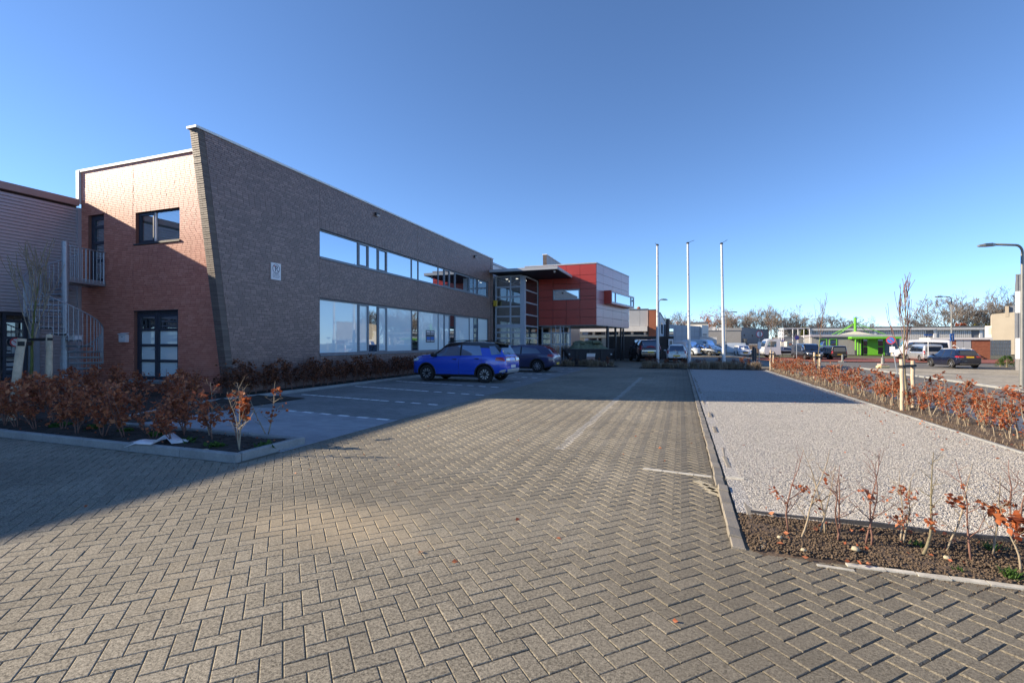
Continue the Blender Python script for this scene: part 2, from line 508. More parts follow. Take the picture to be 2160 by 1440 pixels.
M['dark_leaf'] = leaf_mat('dark_hedge_leaf', (0.075, 0.030, 0.020), (0.16, 0.060, 0.034), (0.34, 0.125, 0.058))
M['green_leaf'] = leaf_mat('green_weed', (0.030, 0.075, 0.015), (0.055, 0.12, 0.022), (0.09, 0.16, 0.035))
M['ever_leaf'] = leaf_mat('evergreen_leaf', (0.06, 0.075, 0.02), (0.11, 0.12, 0.03), (0.20, 0.18, 0.045))
M['straw'] = leaf_mat('dry_ornamental_grass', (0.20, 0.15, 0.10), (0.34, 0.27, 0.19), (0.50, 0.41, 0.30))
M['stake'] = mat('peeled_stake', (0.52, 0.42, 0.31), 0.85, var=0.28, scale=7, bmp=0.5, bscale=30)
M['rubber'] = mat('black_rubber', (0.014, 0.014, 0.015), 0.75)
M['pole'] = mat('white_flagpole', (0.66, 0.67, 0.68), 0.35, var=0.05)
M['lamp_grey'] = mat('lamp_post_grey', (0.20, 0.205, 0.20), 0.5, 0.3, var=0.15)

# ------------------------------------------------------------------ ground, street, site surfaces
def sheet(name, x0, x1, y0, y1, dz, m, flat=None, parent=None, **kw):
    """A sheet that follows the site level on the left and the lower street on the right."""
    xs = sorted({x0, x1} | {b for b in (5.6, 9.6) if x0 < b < x1})
    mb = MB()
    for a, b in zip(xs, xs[1:]):
        za, zb = ground_z(a) + dz, ground_z(b) + dz
        mb.add([(a, y0, za), (b, y0, zb), (b, y1, zb), (a, y1, za)], [(0, 1, 2, 3)])
    return mb.build(name, m, parent, **kw)

sheet('ground', -900, 900, -300, 1300, -0.12, M['verge'], kind='structure')
driveway = sheet('driveway', -14.0, 6.0, -3, 46, -0.0065, M['sand'], kind='structure')
sheet('road', 8.2, 13.7, -40, 47.5, -0.035, M['asphalt'], kind='structure')
sheet('parking_lane', 5.9, 8.2, -40, 47.5, -0.03, M['lane'], kind='structure')
sheet('cross_road', -16, 120, 47.5, 61, -0.04, M['asphalt'], kind='structure')
sheet('forecourt', 13.9, 60, -40, 46.0, 0.03, M['lot'], kind='structure')
sheet('red_pavement', 8.5, 60, 61, 75, 0.03, M['red_paving'], kind='structure')
sheet('far_pavement', -30, 8.5, 61, 110, 0.02, M['lot'], kind='structure')
k = MB(); zk = ground_z(14)
y = -30.0
while y < 46:
    k.bbox(13.7, 13.9, y, y + 0.99, zk - 0.2, zk + 0.065, 0.012); y += 1.0
k.build('road_kerb', M['kerb'], kind='structure')

# --- block paving: herringbone laid at 45 degrees, each block its own body with chamfered edges
PW = 0.1055
C45 = math.sqrt(0.5)
def clip_poly(poly, a, b, c):
    out = []
    for i in range(len(poly)):
        p, q = poly[i], poly[(i + 1) % len(poly)]
        fp, fq = a * p[0] + b * p[1] - c, a * q[0] + b * q[1] - c
        if fp <= 0: out.append(p)
        if (fp < 0 < fq) or (fq < 0 < fp):
            t = fp / (fp - fq)
            out.append((p[0] + (q[0] - p[0]) * t, p[1] + (q[1] - p[1]) * t))
    return out

def in_view(x, y, m=1.6):
    d = -SA * x + CA * y
    lat = CA * x + SA * y
    return d > 1.6 and abs(lat) < d * 1.075 + m

def drive_area(x, y):
    """(inside, half-planes to trim against) for the driveway blocks."""
    if y < 4.07:
        return (-13.5 < x < 5.6), [(0, 1, 4.05)] if x > 0.5 else []
    if x > 0.42: return False, None
    if y < 4.76: return (x > -13.5), [(0, 1, 4.76)] if x < -5.5 else []
    return (-5.50 < x), [(1, 0, 0.365), (-1, 0, 5.50)]

def block_mesh_add(V, F, RN, poly, z, tilt, r):
    """A paving block: side wall, chamfer and top from an outline."""
    n = len(poly)
    cx = sum(p[0] for p in poly) / n; cy = sum(p[1] for p in poly) / n
    base = len(V)
    for (dz, ins) in ((-0.028, 0.0), (-0.0032, 0.0), (0.0, 0.0048)):
        for p in poly:
            dx, dy = p[0] - cx, p[1] - cy
            fx = max(0, abs(dx) - ins) * (1 if dx > 0 else -1) if n == 4 else dx * (1 - ins / 0.06)
            fy = max(0, abs(dy) - ins) * (1 if dy > 0 else -1) if n == 4 else dy * (1 - ins / 0.06)
            V.append((cx + fx, cy + fy, z + dz + tilt[0] * fx + tilt[1] * fy))
            RN.append(r)
    for k in range(2):
        for i in range(n):
            j = (i + 1) % n
            F.append((base + k * n + i, base + k * n + j, base + (k + 1) * n + j, base + (k + 1) * n + i))
    F.append(tuple(base + 2 * n + i for i in range(n)))

def rot45(p, q):
    return ((p - q) * C45, (p + q) * C45)

def block_outline(p0, p1, q0, q1, g=0.0022):
    """Block axis-aligned in the 45-degree frame."""
    return [(p0 + g, q0 + g), (p1 - g, q0 + g), (p1 - g, q1 - g), (p0 + g, q1 - g)]

blocks = []
N = 420
for a in range(-N, N):
    for b in range(-N, N):
        mm = (a - b) % 4
        if mm == 0: p0, p1, q0, q1 = a, a + 2, b, b + 1
        elif mm == 3: p0, p1, q0, q1 = a, a + 1, b, b + 2
        else: continue
        x, y = rot45((p0 + p1) / 2 * PW, (q0 + q1) / 2 * PW)
        if y < 0.5 or y > 31.5 or x < -13 or x > 5.7 or not in_view(x, y): continue
        ok, planes = drive_area(x, y)
        if not ok: continue
        d = -SA * x + CA * y
        blocks.append((d, x, y, p0 * PW, p1 * PW, q0 * PW, q1 * PW, planes))
blocks.sort(key=lambda t: t[0] * 1.0 + 0.04 * abs(CA * t[1] + SA * t[2]))
SINK = at(480, 1075)
def block_z(x, y):
    return 0.002 + 0.002 * math.sin(x * 1.3 + 1) * math.sin(y * 1.7) + R.gauss(0, 0.0009)

# 300 nearest blocks in frame are separate parts sharing two meshes
def block_single(w, l):
    V, F, RN = [], [], []
    block_mesh_add(V, F, RN, [(-l / 2 + .0022, -w / 2 + .0022), (l / 2 - .0022, -w / 2 + .0022), (l / 2 - .0022, w / 2 - .0022), (-l / 2 + .0022, w / 2 - .0022)], 0, (0, 0), 0.0)
    me = bpy.data.meshes.new('paver'); me.from_pydata(V, [], F); me.materials.append(M['paver'])
    return me
paver_me = block_single(PW, PW * 2)
def in_frame(x, y, z=0.0):
    d = -SA * x + CA * y
    lat = CA * x + SA * y
    px = CX + lat / d * FPX; py = CY + (EYE - z) / d * FPX
    return -20 < px < 2180 and py < 1460
n_single = 0
V, F, RN = [], [], []
for (d, x, y, p0, p1, q0, q1, planes) in blocks:
    tilt = (R.gauss(0, 0.005), R.gauss(0, 0.005))
    z = block_z(x, y)
    if R.random() < 0.02: z -= R.uniform(0.0005, 0.002)
    if n_single < 300 and in_frame(x, y) and not planes:
        ang = math.radians(45) + (0 if p1 - p0 > q1 - q0 else math.radians(90))
        inst('paver', paver_me, driveway, (x, y, z), (R.gauss(0, .004), R.gauss(0, .004), ang + R.gauss(0, .004)))
        n_single += 1
        continue
    poly = block_outline(p0, p1, q0, q1)
    cp, cq = (p0 + p1) / 2, (q0 + q1) / 2
    if planes:
        w = [rot45(*pt) for pt in poly]
        for (A_, B_, C_) in planes:
            if w: w = clip_poly(w, A_, B_, C_)
        if len(w) < 3: continue
        ar = abs(sum(w[i][0] * w[(i + 1) % len(w)][1] - w[(i + 1) % len(w)][0] * w[i][1] for i in range(len(w)))) / 2
        if ar < 0.0012: continue
        if len(w) != 4 or ar < 0.0215:
            # trimmed block, kept in world axes with a plain shrink
            n = len(w); cx = sum(t[0] for t in w) / n; cy = sum(t[1] for t in w) / n
            base = len(V); rr = R.random()
            for dz, s_ in ((-0.028, 1.0), (-0.0065, 1.0), (0.0, 0.90)):
                for t in w:
                    V.append((cx + (t[0] - cx) * s_, cy + (t[1] - cy) * s_, z + dz)); RN.append(rr)
            for kx in range(2):
                for i in range(n):
                    j = (i + 1) % n
                    F.append((base + kx * n + i, base + kx * n + j, base + (kx + 1) * n + j, base + (kx + 1) * n + i))
            F.append(tuple(base + 2 * n + i for i in range(n)))
            continue
    base = len(V)
    block_mesh_add(V, F, RN, poly, z, tilt, R.random())
    ja = R.gauss(0, 0.004); jx, jy = R.gauss(0, .0006), R.gauss(0, .0006)
    for i in range(base, len(V)):
        px_, py_, pz_ = V[i]
        dx_, dy_ = px_ - cp, py_ - cq
        X_, Y_ = rot45(cp + dx_ - dy_ * ja, cq + dy_ + dx_ * ja)
        V[i] = (X_ + jx, Y_ + jy, pz_)
def raw_build(name, V, F, RN, mats, parent=None, mi=None, **kw):
    me = bpy.data.meshes.new(name); me.from_pydata(V, [], F)
    for m_ in (mats if isinstance(mats, list) else [mats]): me.materials.append(m_)
    if mi is not None: me.polygons.foreach_set('material_index', mi)
    a_ = me.attributes.new('rnd', 'FLOAT', 'POINT'); a_.data.foreach_set('value', RN)
    o = bpy.data.objects.new(name, me); link(o, parent)
    return tag(o, **kw)
raw_build('paver_field', V, F, RN, M['paver'], driveway, kind='stuff')

# --- parking bays: smooth grey blocks in running bond, rows along the bays; white blocks mark the bays
parking = sheet('parking_bays', -12.0, -5.5, 5.4, 31.5, -0.009, M['dark_soil'], kind='structure')
def bay_lines():
    pts = [((613.9, 866.1), (800, 883.3)), ((644.4, 832.2), (941.7, 855.0)), ((755.6, 814.7), (1013.9, 832.8)), ((841.7, 803.6), (1063.9, 817.5))]
    out = []
    for a, b in pts:
        A, B = at(*a, 0.0), at(*b, 0.0)
        out.append((A, B))
    A, B = out[-1]
    for kx in range(1, 6):
        out.append((A + Vector((0, 2.5 * kx, 0)), B + Vector((0, 2.5 * kx, 0))))
    return out
lines = bay_lines()
V, F, RN, MI = [], [], [], []
LX, LY = 0.2, 0.1
row = 0
y = 5.5
first_line = lines[0]
def line_y(x, ln):
    A, B = ln
    return A.y + (B.y - A.y) * (x - A.x) / (B.x - A.x)
while y < 31.3:
    x = -11.95 + (0.1 if row % 2 else 0)
    while x < -5.60:
        if in_view(x, y):
            x1 = min(x + LX, -5.55)
            base = len(F)
            poly = [(x + .0015, y + .0015), (x1 - .0015, y + .0015), (x1 - .0015, y + LY - .0015), (x + .0015, y + LY - .0015)]
            block_mesh_add(V, F, RN, poly, R.gauss(0, .0005), (R.gauss(0, .002), R.gauss(0, .002)), R.random())
            MI += [0 if y < line_y(x, first_line) else 1] * (len(F) - base)
        x += LX
    y += LY; row += 1
raw_build('paver_field', V, F, RN, [M['aisle'], M['bay']], parking, mi=MI, kind='stuff')
white_me = MB().bbox(-0.15, 0.15, -0.05, 0.05, -0.02, 0.0035, 0.002).mesh('line_block', M['white_block'])
for li, (A, B) in enumerate(lines):
    L_ = (B - A).length; u = (B - A) / L_
    ang = math.atan2(u.y, u.x)
    s_ = 0.0; n_ = 0
    while s_ < L_ + 0.1:
        far = s_ > L_ * 0.58
        p = A + u * s_
        if p.x < -5.62:
            inst('line_block', white_me, parking, (p.x, p.y, 0.0005 * (n_ % 3)), (0, 0, ang + R.gauss(0, .02)), (0.95, 1.0, 1.0))
        s_ += 0.56 if far or li == 0 else 0.36
        n_ += 1
# dark strip of edging blocks where bays meet the driveway
eb = MB()
edge_me = MB().bbox(-0.049, 0.049, -0.104, 0.104, -0.06, 0.004, 0.006).mesh('edging_block', M['edge_block'])
# the low kerb of blocks on edge between driveway and gravel
kerb_row = thing('block_edging', 'worn row of tan edging blocks between the paved driveway and the gravel', 'kerb')
y = 4.18
while y < 31.0:
    inst('block', edge_me, kerb_row, (0.425 + R.gauss(0, .005), y, 0.022 + R.gauss(0, .005)), (R.gauss(0, .015), 0.10 + R.gauss(0, .03), R.gauss(0, .012)))
    y += 0.2115
back_row = thing('upright_edging', 'sunken broken kerb row tilted behind the tan edging blocks beside the gravel', 'kerb')
up_me = MB().bbox(-0.03, 0.03, -0.30, 0.30, -0.2, 0.0, 0.008).mesh('kerb_stone', M['edge_block'])
y = 4.45
while y < 31.0:
    inst('kerb_stone', up_me, back_row, (0.60 + R.gauss(0, .012), y, 0.012 + R.gauss(0, .012)), (R.gauss(0, .012), 0.12 + R.gauss(0, .05), R.gauss(0, .02)))
    y += 0.63
pale = MB()
for (px, py) in ((1483, 1019), (1495, 1027), (1505, 1034), (1512, 1041)):
    p = at(px, py, 0)
    pale.rbox((p.x, p.y, -0.008), (0.2065, 0.101, 0.025), math.radians(-45))
pale.build('pale_block', M['pale_block'], driveway)
# worn white lines on the paving
ln = MB()
def stripe(mb, a, b, w, z, seg=0.21):
    a = Vector((a[0], a[1], 0)); b = Vector((b[0], b[1], 0)); u = (b - a).normalized(); nrm = Vector((-u.y, u.x, 0))
    L_ = (b - a).length; s_ = 0
    while s_ < L_:
        e = min(L_, s_ + seg * R.uniform(.8, 1.15)); w0, w1 = w * R.uniform(.75, 1.1), w * R.uniform(.75, 1.1)
        o_ = R.gauss(0, .004)
        P = [a + u * s_ + nrm * (o_ - w0 / 2), a + u * (e - .006) + nrm * (o_ - w1 / 2), a + u * (e - .006) + nrm * (o_ + w1 / 2), a + u * s_ + nrm * (o_ + w0 / 2)]
        mb.prism([(q.x, q.y) for q in P], -0.006, z, 0)
        s_ = e
stripe(ln, (-0.45, 6.30), (0.36, 6.17), 0.07, 0.0068)
stripe(ln, (0.50, 6.16), (0.70, 6.14), 0.06, 0.03)
ln.build('line_marking', M['line_paint'], driveway)
ln = MB()
dn = Vector((0, -.045, 0)); a1, b1 = at(1720, 1187, 0) + dn, at(1800, 1199, 0) + dn; a2, b2 = at(1782, 1187, 0) + dn, at(2420, 1268, 0) + dn
stripe(ln, a1, b1, 0.03, 0.0085, 0.3); stripe(ln, a2, b2, 0.055, 0.012, 0.21)
ln.build('line_marking', M['line_paint'], driveway)

# --- gravel field
gravel = sheet('gravel_field', 0.50, 4.62, 4.93, 31.5, 0.012, M['gravel'], kind='structure')
def stones(name, n, sampler, mat_, size, parent=None, sink=0.35):
    rs = np.random.RandomState(5)
    P = np.array([sampler(rs) for _ in range(n)])
    s = rs.uniform(size[0], size[1], (n, 1))
    octa = np.array([(1, 0, 0), (0, 1, 0), (-1, 0, 0), (0, -1, 0), (0, 0, .8), (0, 0, -.8)])
    fa = np.array([(0, 1, 4), (1, 2, 4), (2, 3, 4), (3, 0, 4), (1, 0, 5), (2, 1, 5), (3, 2, 5), (0, 3, 5)])
    Vv = octa[None] * rs.uniform(.6, 1.35, (n, 6, 3)) * s[:, None]
    a = rs.uniform(0, 6.28, n); ca, sa = np.cos(a)[:, None], np.sin(a)[:, None]
    X = Vv[:, :, 0] * ca - Vv[:, :, 1] * sa; Y = Vv[:, :, 0] * sa + Vv[:, :, 1] * ca
    Vv = np.stack([X, Y, Vv[:, :, 2]], -1) + P[:, None]
    Fv = fa[None] + (np.arange(n) * 6)[:, None, None]
    me = bpy.data.meshes.new(name)
    me.vertices.add(n * 6); me.vertices.foreach_set('co', Vv.reshape(-1))
    me.loops.add(n * 24); me.loops.foreach_set('vertex_index', Fv.reshape(-1))
    me.polygons.add(n * 8); me.polygons.foreach_set('loop_start', np.arange(n * 8) * 3)
    me.materials.append(mat_)
    at_ = me.attributes.new('rnd', 'FLOAT', 'POINT'); at_.data.foreach_set('value', np.repeat(rs.rand(n), 6))
    me.update(); me.validate()
    o = bpy.data.objects.new(name, me); link(o, parent)
    return tag(o, kind='stuff')
def grav(rs):
    y = 4.98 + 12 * rs.rand() ** 2.0
    return (0.66 + (4.58 - 0.66) * rs.rand(), y, 0.017)
stones('gravel', 130000, grav, M['stone'], (0.0032, 0.0082))

# --- beds
def bumpy(name, x0, x1, y0, y1, nx, ny, base, amp, m, **kw):
    rs = random.Random(3)
    ph = [(rs.uniform(2, 9), rs.uniform(2, 9), rs.uniform(0, 6)) for _ in range(5)]
    P = []
    for i in range(nx + 1):
        row_ = []
        for j in range(ny + 1):
            x = x0 + (x1 - x0) * i / nx; y = y0 + (y1 - y0) * j / ny
            e = min(1, min(i, nx - i, j, ny - j) / 2)
            z = base + ground_z(x) + e * amp * (0.5 + sum(math.sin(a * x + b * y + c_) for a, b, c_ in ph) / 8 + rs.random() * .5)
            row_.append((x, y, z))
        P.append(row_)
    return MB().grid(P).build(name, m, **kw)
bumpy('soil_bed', 0.50, 5.0, 4.045, 4.94, 150, 32, -0.002, 0.022, M['soil'], kind='structure')
bumpy('hedge_soil', 4.66, 5.75, 2.0, 33.0, 12, 220, 0.012, 0.05, M['soil'], kind='structure')
def cl(rs): return (0.50 + 3.6 * rs.rand(), 4.08 + .82 * rs.rand(), 0.014 + .012 * rs.rand())
stones('soil_clods', 14000, cl, M['clod'], (0.003, 0.014))
def cl2(rs):
    return (0.45 + 2.4 * rs.rand(), 4.04 - .30 * rs.rand() ** 2.5, 0.0)
stones('scattered_grit', 2600, cl2, M['clod'], (0.002, 0.006))
def cl3(rs): return (4.72 + 1.0 * rs.rand(), 3 + 20 * rs.rand() ** 1.6, 0.035)
stones('hedge_clods', 6000, cl3, M['clod'], (0.006, 0.022))
def gl(rs): return (-5.4 + 5.7 * rs.rand(), 4.9 + 22 * rs.rand() ** 1.5, 0.003)
stones('loose_chippings', 700, gl, M['stone'], (0.002, 0.006))
# black plastic edging between bed and gravel
P0 = []
for i in range(40):
    x = 0.62 + 4.1 * i / 39
    P0.append((x, 4.945 + 0.015 * math.sin(x * 2.2), 0.035 + 0.03 * (i / 39) + 0.008 * math.sin(x * 5)))
e = MB()
for a, b in zip(P0, P0[1:]):
    e.add([(a[0], a[1], -0.05), (b[0], b[1], -0.05), (b[0], b[1], b[2]), (a[0], a[1], a[2]),
           (a[0], a[1] + .022, -0.05), (b[0], b[1] + .022, -0.05), (b[0], b[1] + .022, b[2]), (a[0], a[1] + .022, a[2])],
          [(0, 1, 2, 3), (5, 4, 7, 6), (3, 2, 6, 7)])
tag(e.build('bed_edging', M['dark_kerb']), 'dark plastic edging strip between the gravel and the earth bed of bare whips', 'edging')
# concrete edging between gravel and hedge
ge = thing('gravel_edging', 'thin pale concrete edging along the copper hedge and gravel', 'kerb')
ge_me = MB().bbox(-0.03, 0.03, -0.495, 0.495, -0.2, 0.0, 0.006).mesh('kerb_stone', M['kerb'])
y = 5.4
while y < 31.0:
    inst('kerb_stone', ge_me, ge, (4.64 + R.gauss(0, .006), y, 0.035 + R.gauss(0, .004)), (0, R.gauss(0, .02), R.gauss(0, .006)))
    y += 1.0

# left planting bed with kerb stones
bumpy('planting_bed', -12.6, -5.72, 4.92, 6.0, 90, 20, 0.03, 0.06, M['dark_soil'], kind='structure')
bumpy('planting_bed', -20.2, -10.2, 6.0, 11.0, 60, 40, 0.02, 0.06, M['dark_soil'], kind='structure')
bumpy('hedge_bed', -13.05, -11.8, 10.8, 32.5, 8, 120, 0.02, 0.05, M['dark_soil'], kind='structure')
bk = thing('bed_kerb', 'grey concrete kerb round the planting bed of dull copper shrubs', 'kerb')
def kerb_run(a, b, parent, w=0.09, h=0.115, seg=1.0, m='kerb'):
    a, b = Vector(a), Vector(b); L_ = (b - a).length; u = (b - a) / L_
    n_ = max(1, round(L_ / seg)); l = L_ / n_
    me = MB().bbox(-l / 2 + .004, l / 2 - .004, -w / 2, w / 2, -0.2, h, 0.018).mesh('kerb_stone', M[m])
    for i in range(n_):
        p = a + u * (l * (i + .5))
        inst('kerb_stone', me, parent, (p.x, p.y, R.gauss(0, .004)), (R.gauss(0, .008), 0, math.atan2(u.y, u.x) + R.gauss(0, .004)))
kerb_run((-13.0, 4.84, 0), (-5.60, 4.84, 0), bk)
kerb_run((-5.66, 4.90, 0), (-5.66, 6.06, 0), bk)
kerb_run((-5.72, 6.03, 0), (-10.6, 6.03, 0), bk)
wk = thing('bay_kerb', 'low concrete kerb in front of the dark hedge along the long brick wall', 'kerb')
kerb_run((-11.75, 8.6, 0), (-11.75, 31.5, 0), wk, 0.1, 0.09)
kerb_run((-10.6, 6.1, 0), (-11.75, 8.6, 0), wk, 0.1, 0.09)
def cl4(rs): return (-12.4 + 6.6 * rs.rand(), 4.95 + 1.0 * rs.rand(), 0.06)
stones('dark_clods', 3500, cl4, M['dark_soil'], (0.006, 0.022))

# small litter
pl = MB(); P = []
pts = [(252, 946), (285, 936), (318, 938), (338, 929), (352, 925), (362, 936), (395, 932)]
top = [(268, 938), (306, 926), (330, 927), (350, 915), (366, 913), (384, 926), (402, 926)]
for i in range(7):
    zz_ = (.012, .125, .14, .10, .11, .10, .10)[i]
    a_, b_ = at(*pts[i], zz_), at(*top[i], zz_ + .02 * ((i * 7) % 3))
    P.append([a_, (a_ + b_) / 2 + Vector((0, 0, .025 * (i % 2))), b_])
P[0][0].z = 0.012; P[0][1].z = 0.03; P[0][2].z = .05
g_ = pl.grid(P)
o = pl.build('plastic_sheet', M['sign_white'], smooth=True); tag(o, 'crumpled strip of white plastic sheet lying over the bed kerb', 'plastic sheet')
md = o.modifiers.new('thickness', 'SOLIDIFY'); md.thickness = 0.004
q = at(80, 923, 0.0)
tag(MB().lathe([(0, .05), (.022, .048), (.03, .03), (.03, 0), (0, 0)], 12, c=(q.x, q.y, 0.003)).build('litter_disc', M['red_ink']), 'small red plastic disc lying on the paving by the bed kerb', 'litter')
for (px, py, s_) in ((433, 953, .045), (415, 951, .03)):
    q = at(px, py, 0.08)
    bb = MB()
    rs = random.Random(px)
    bb.lathe([(0, -s_ * .6), (s_ * .7, -s_ * .4), (s_, 0), (s_ * .75, s_ * .45), (0, s_ * .6)], 7, c=(q.x, q.y, q.z + .02))
    bb.v = [(v[0] + rs.gauss(0, s_ * .12), v[1] + rs.gauss(0, s_ * .12), v[2]) for v in bb.v]
    tag(bb.build('pebble', M['pale_block'], smooth=True), 'larger pale pebble in the dark bed near its kerb corner' if px == 433 else 'smaller pale pebble in the dark bed near its kerb corner', 'pebble')
for i, (px, py, s_, lab) in enumerate(((1805, 1160, .030, 'yellowish stone in the middle of the earth bed of bare whips'), (1645, 1135, .02, 'white chip of stone at the kerb end of the earth bed'),
                            (1695, 1162, .02, 'small tan stone at the front edge of the earth bed'), (1997, 1178, .022, 'flat tan stone by the red stemmed whip'))):
    q = at(px, py, 0.03); bb = MB(); rs = random.Random(px)
    bb.lathe([(0, -s_ * .6), (s_ * .7, -s_ * .4), (s_, 0), (s_ * .75, s_ * .45), (0, s_ * .6)], 7, c=(q.x, q.y, q.z + .01))
    bb.v = [(v[0] + rs.gauss(0, s_ * .15), v[1] + rs.gauss(0, s_ * .15), v[2]) for v in bb.v]
    tag(bb.build('stone', M['pale_block'], smooth=True), lab, 'stone')

# ------------------------------------------------------------------ the office building
WX = -13.1            # outer face of the long dark wall
RY = 11.05            # outer face of the red end wall
TOP = 7.76
office = thing('office_building', 'two storey brick office with a leaning dark wall and long window bands', 'building')
LEAN = lambda z: 11.0 - 0.137 * z

def subtract(u0, u1, cuts):
    segs = [(u0, u1)]
    for a, b in cuts:
        out = []
        for s, e in segs:
            if b <= s or a >= e: out.append((s, e)); continue
            if a > s: out.append((s, a))
            if b < e: out.append((b, e))
        segs = out
    return segs

CH, BU = 0.0625, 0.22
def course_bricks(u0f, u1, z0, z1, openings, wild=True):
    """Bricks (ua, ub, za, zb) of a wall in running wild bond; openings = (ua, ub, za, zb)."""
    out = []
    z = z0; row = 0
    while z + CH <= z1 + 1e-6:
        u0 = u0f(z)
        cuts = [(a, b) for a, b, za, zb in openings if za < z + CH * .5 < zb]
        for s, e in subtract(u0, u1, cuts):
            u = s
            off = (row * 0.5 % 1) * BU if not wild else R.choice([.25, .5, .75, 1.0]) * BU
            first = True
            while u < e - 0.015:
                l = BU
                if first: l = off if off > .03 else BU; first = False
                ub = min(u + l, e)
                if e - ub < 0.03: ub = e
                out.append((u, ub, z, z + CH))
                u = ub
        z += CH; row += 1
    return out

def proj(x, y, z):
    d = -SA * x + CA * y; lat = CA * x + SA * y
    return CX + lat / d * FPX, CY + (EYE - z) / d * FPX, d

brick_candidates = []   # (size in the picture, mesh data...)
def lay(bricks, mapf, nrm_axis, proud, m, name='brickwork', J=0.0055, depth=0.03):
    """Front + four sides of every brick, standing proud of the mortar plane."""
    recs = []
    for (a, b, za, zb) in bricks:
        pr = proud + R.gauss(0, 0.0012)
        recs.append((a + J, b - J, za + J, zb - J, pr))
    return recs

def emit(recs, mapf, m, name='brickwork', parent=office):
    V, F, RN = [], [], []
    for (a, b, za, zb, pr) in recs:
        n = len(V); r = R.random()
        for dep in (-0.012, pr):
            for (u, z) in ((a, za), (b, za), (b, zb), (a, zb)):
                V.append(mapf(u, z, dep)); RN.append(r)
        F += [(n + 4, n + 5, n + 6, n + 7), (n, n + 1, n + 5, n + 4), (n + 1, n + 2, n + 6, n + 5), (n + 2, n + 3, n + 7, n + 6), (n + 3, n, n + 4, n + 7)]
    return raw_build(name, V, F, RN, m, parent, kind='stuff')

def emit_single(recs, mapf, m, name='brick', parent=office):
    for (a, b, za, zb, pr) in recs:
        cu, cz = (a + b) / 2, (za + zb) / 2
        c = Vector(mapf(cu, cz, 0))
        V = []
        for dep in (-0.012, pr):
            for (u, z) in ((a, za), (b, za), (b, zb), (a, zb)):
                V.append(Vector(mapf(u, z, dep)) - c)
        key = (name, m.name, round(b - a, 3), mapf)
        me = single_cache.get(key)
        if me is None:
            me = bpy.data.meshes.new(name)
            me.from_pydata(V, [], [(4, 5, 6, 7), (0, 1, 5, 4), (1, 2, 6, 5), (2, 3, 7, 6), (3, 0, 4, 7)])
            me.materials.append(m); single_cache[key] = me
        inst(name, me, parent, c)
single_cache = {}

def wall_core(mapf, u0, u1, z0, z1, openings, back, m, name, parent=office):
    """Mortar-faced wall with real openings: rectangles between the openings, each a slab of the wall's thickness."""
    us = sorted({u0, u1} | {v for o in openings for v in o[:2] if u0 < v < u1})
    zs = sorted({z0, z1} | {v for o in openings for v in o[2:] if z0 < v < z1})
    mb = MB()
    for a, b in zip(us, us[1:]):
        run = None
        for c_, d_ in zip(zs, zs[1:]):
            hole = any(o[0] < (a + b) / 2 < o[1] and o[2] < (c_ + d_) / 2 < o[3] for o in openings)
            if hole: continue
            P = [mapf(u, z, dep) for dep in (-back, 0) for (u, z) in ((a, c_), (b, c_), (b, d_), (a, d_))]
            mb.add(P, [(0, 3, 2, 1), (4, 5, 6, 7), (0, 1, 5, 4), (1, 2, 6, 5), (2, 3, 7, 6), (3, 0, 4, 7)])
    return mb.build(name, m, parent)

# openings of the long wall (u = Y) and the red wall (u = X)
def wall_y(px):
    kk = (px - CX) / FPX
    return WX / (-SA + CA * kk) * (CA + SA * kk)
Y0W, Y1W = wall_y(674.6), wall_y(1030.0)
UP = (4.90, 5.98); LO = (1.16, 3.32)
END = 32.9
open_long = [(Y0W, Y1W, *UP), (Y0W, Y1W, *LO)]
DOOR = (-17.5, -15.4, 0.38, 2.66); WIN = (-17.42, -15.33, 4.95, 6.02); UDOOR = (-19.90, -19.05, 3.72, 6.12)
open_red = [DOOR, WIN, UDOOR]
long_map = lambda u, z, d: (WX + d, u, z)
red_map = lambda u, z, d: (u, RY - d, z)
# mortar cores
mb = MB()
wall_core(long_map, 11.02, END, 0.0, TOP, open_long, 0.29, M['dark_mortar'], 'long_wall')
# leaning wedge of the slab in front of Y = 11.02
mb.add([(WX - .005, LEAN(0), 0), (WX - .005, 11.02, 0), (WX - .005, 11.02, TOP), (WX - .005, LEAN(TOP) + .03, TOP), (WX - .29, LEAN(0), 0), (WX - .29, 11.02, 0), (WX - .29, 11.02, TOP), (WX - .29, LEAN(TOP) + .03, TOP)],
       [(0, 1, 2, 3), (4, 7, 6, 5), (0, 3, 7, 4), (3, 2, 6, 7)])
mb.build('leaning_edge', M['dark_mortar'], office)
wall_core(red_map, -20.3, WX - 0.30, 0.0, TOP - .06, open_red, 0.28, M['red_mortar'], 'end_wall')

bl = course_bricks(lambda z: LEAN(z) + 0.215, END, 0.0, TOP - 0.01, open_long)
bl = [b for b in bl if b[0] < 32.85]
rl = lay(bl, long_map, 0, 0.007, None)
br = course_bricks(lambda z: -20.28, WX - 0.31, 0.0, TOP - .07, open_red)
rr = lay(br, red_map, 0, 0.007, None)
# expansion joints: a dark vertical gap in the brickwork
JL = [Y0W - 0.006, wall_y(881)]
def trim_joint(recs, js, g=0.008):
    out = []
    for (a, b, za, zb, pr) in recs:
        segs = subtract(a, b, [(j - g, j + g) for j in js])
        out += [(p, q, za, zb, pr) for p, q in segs if q - p > .012]
    return out
rl = trim_joint(rl, JL); rr = trim_joint(rr, [-17.55])
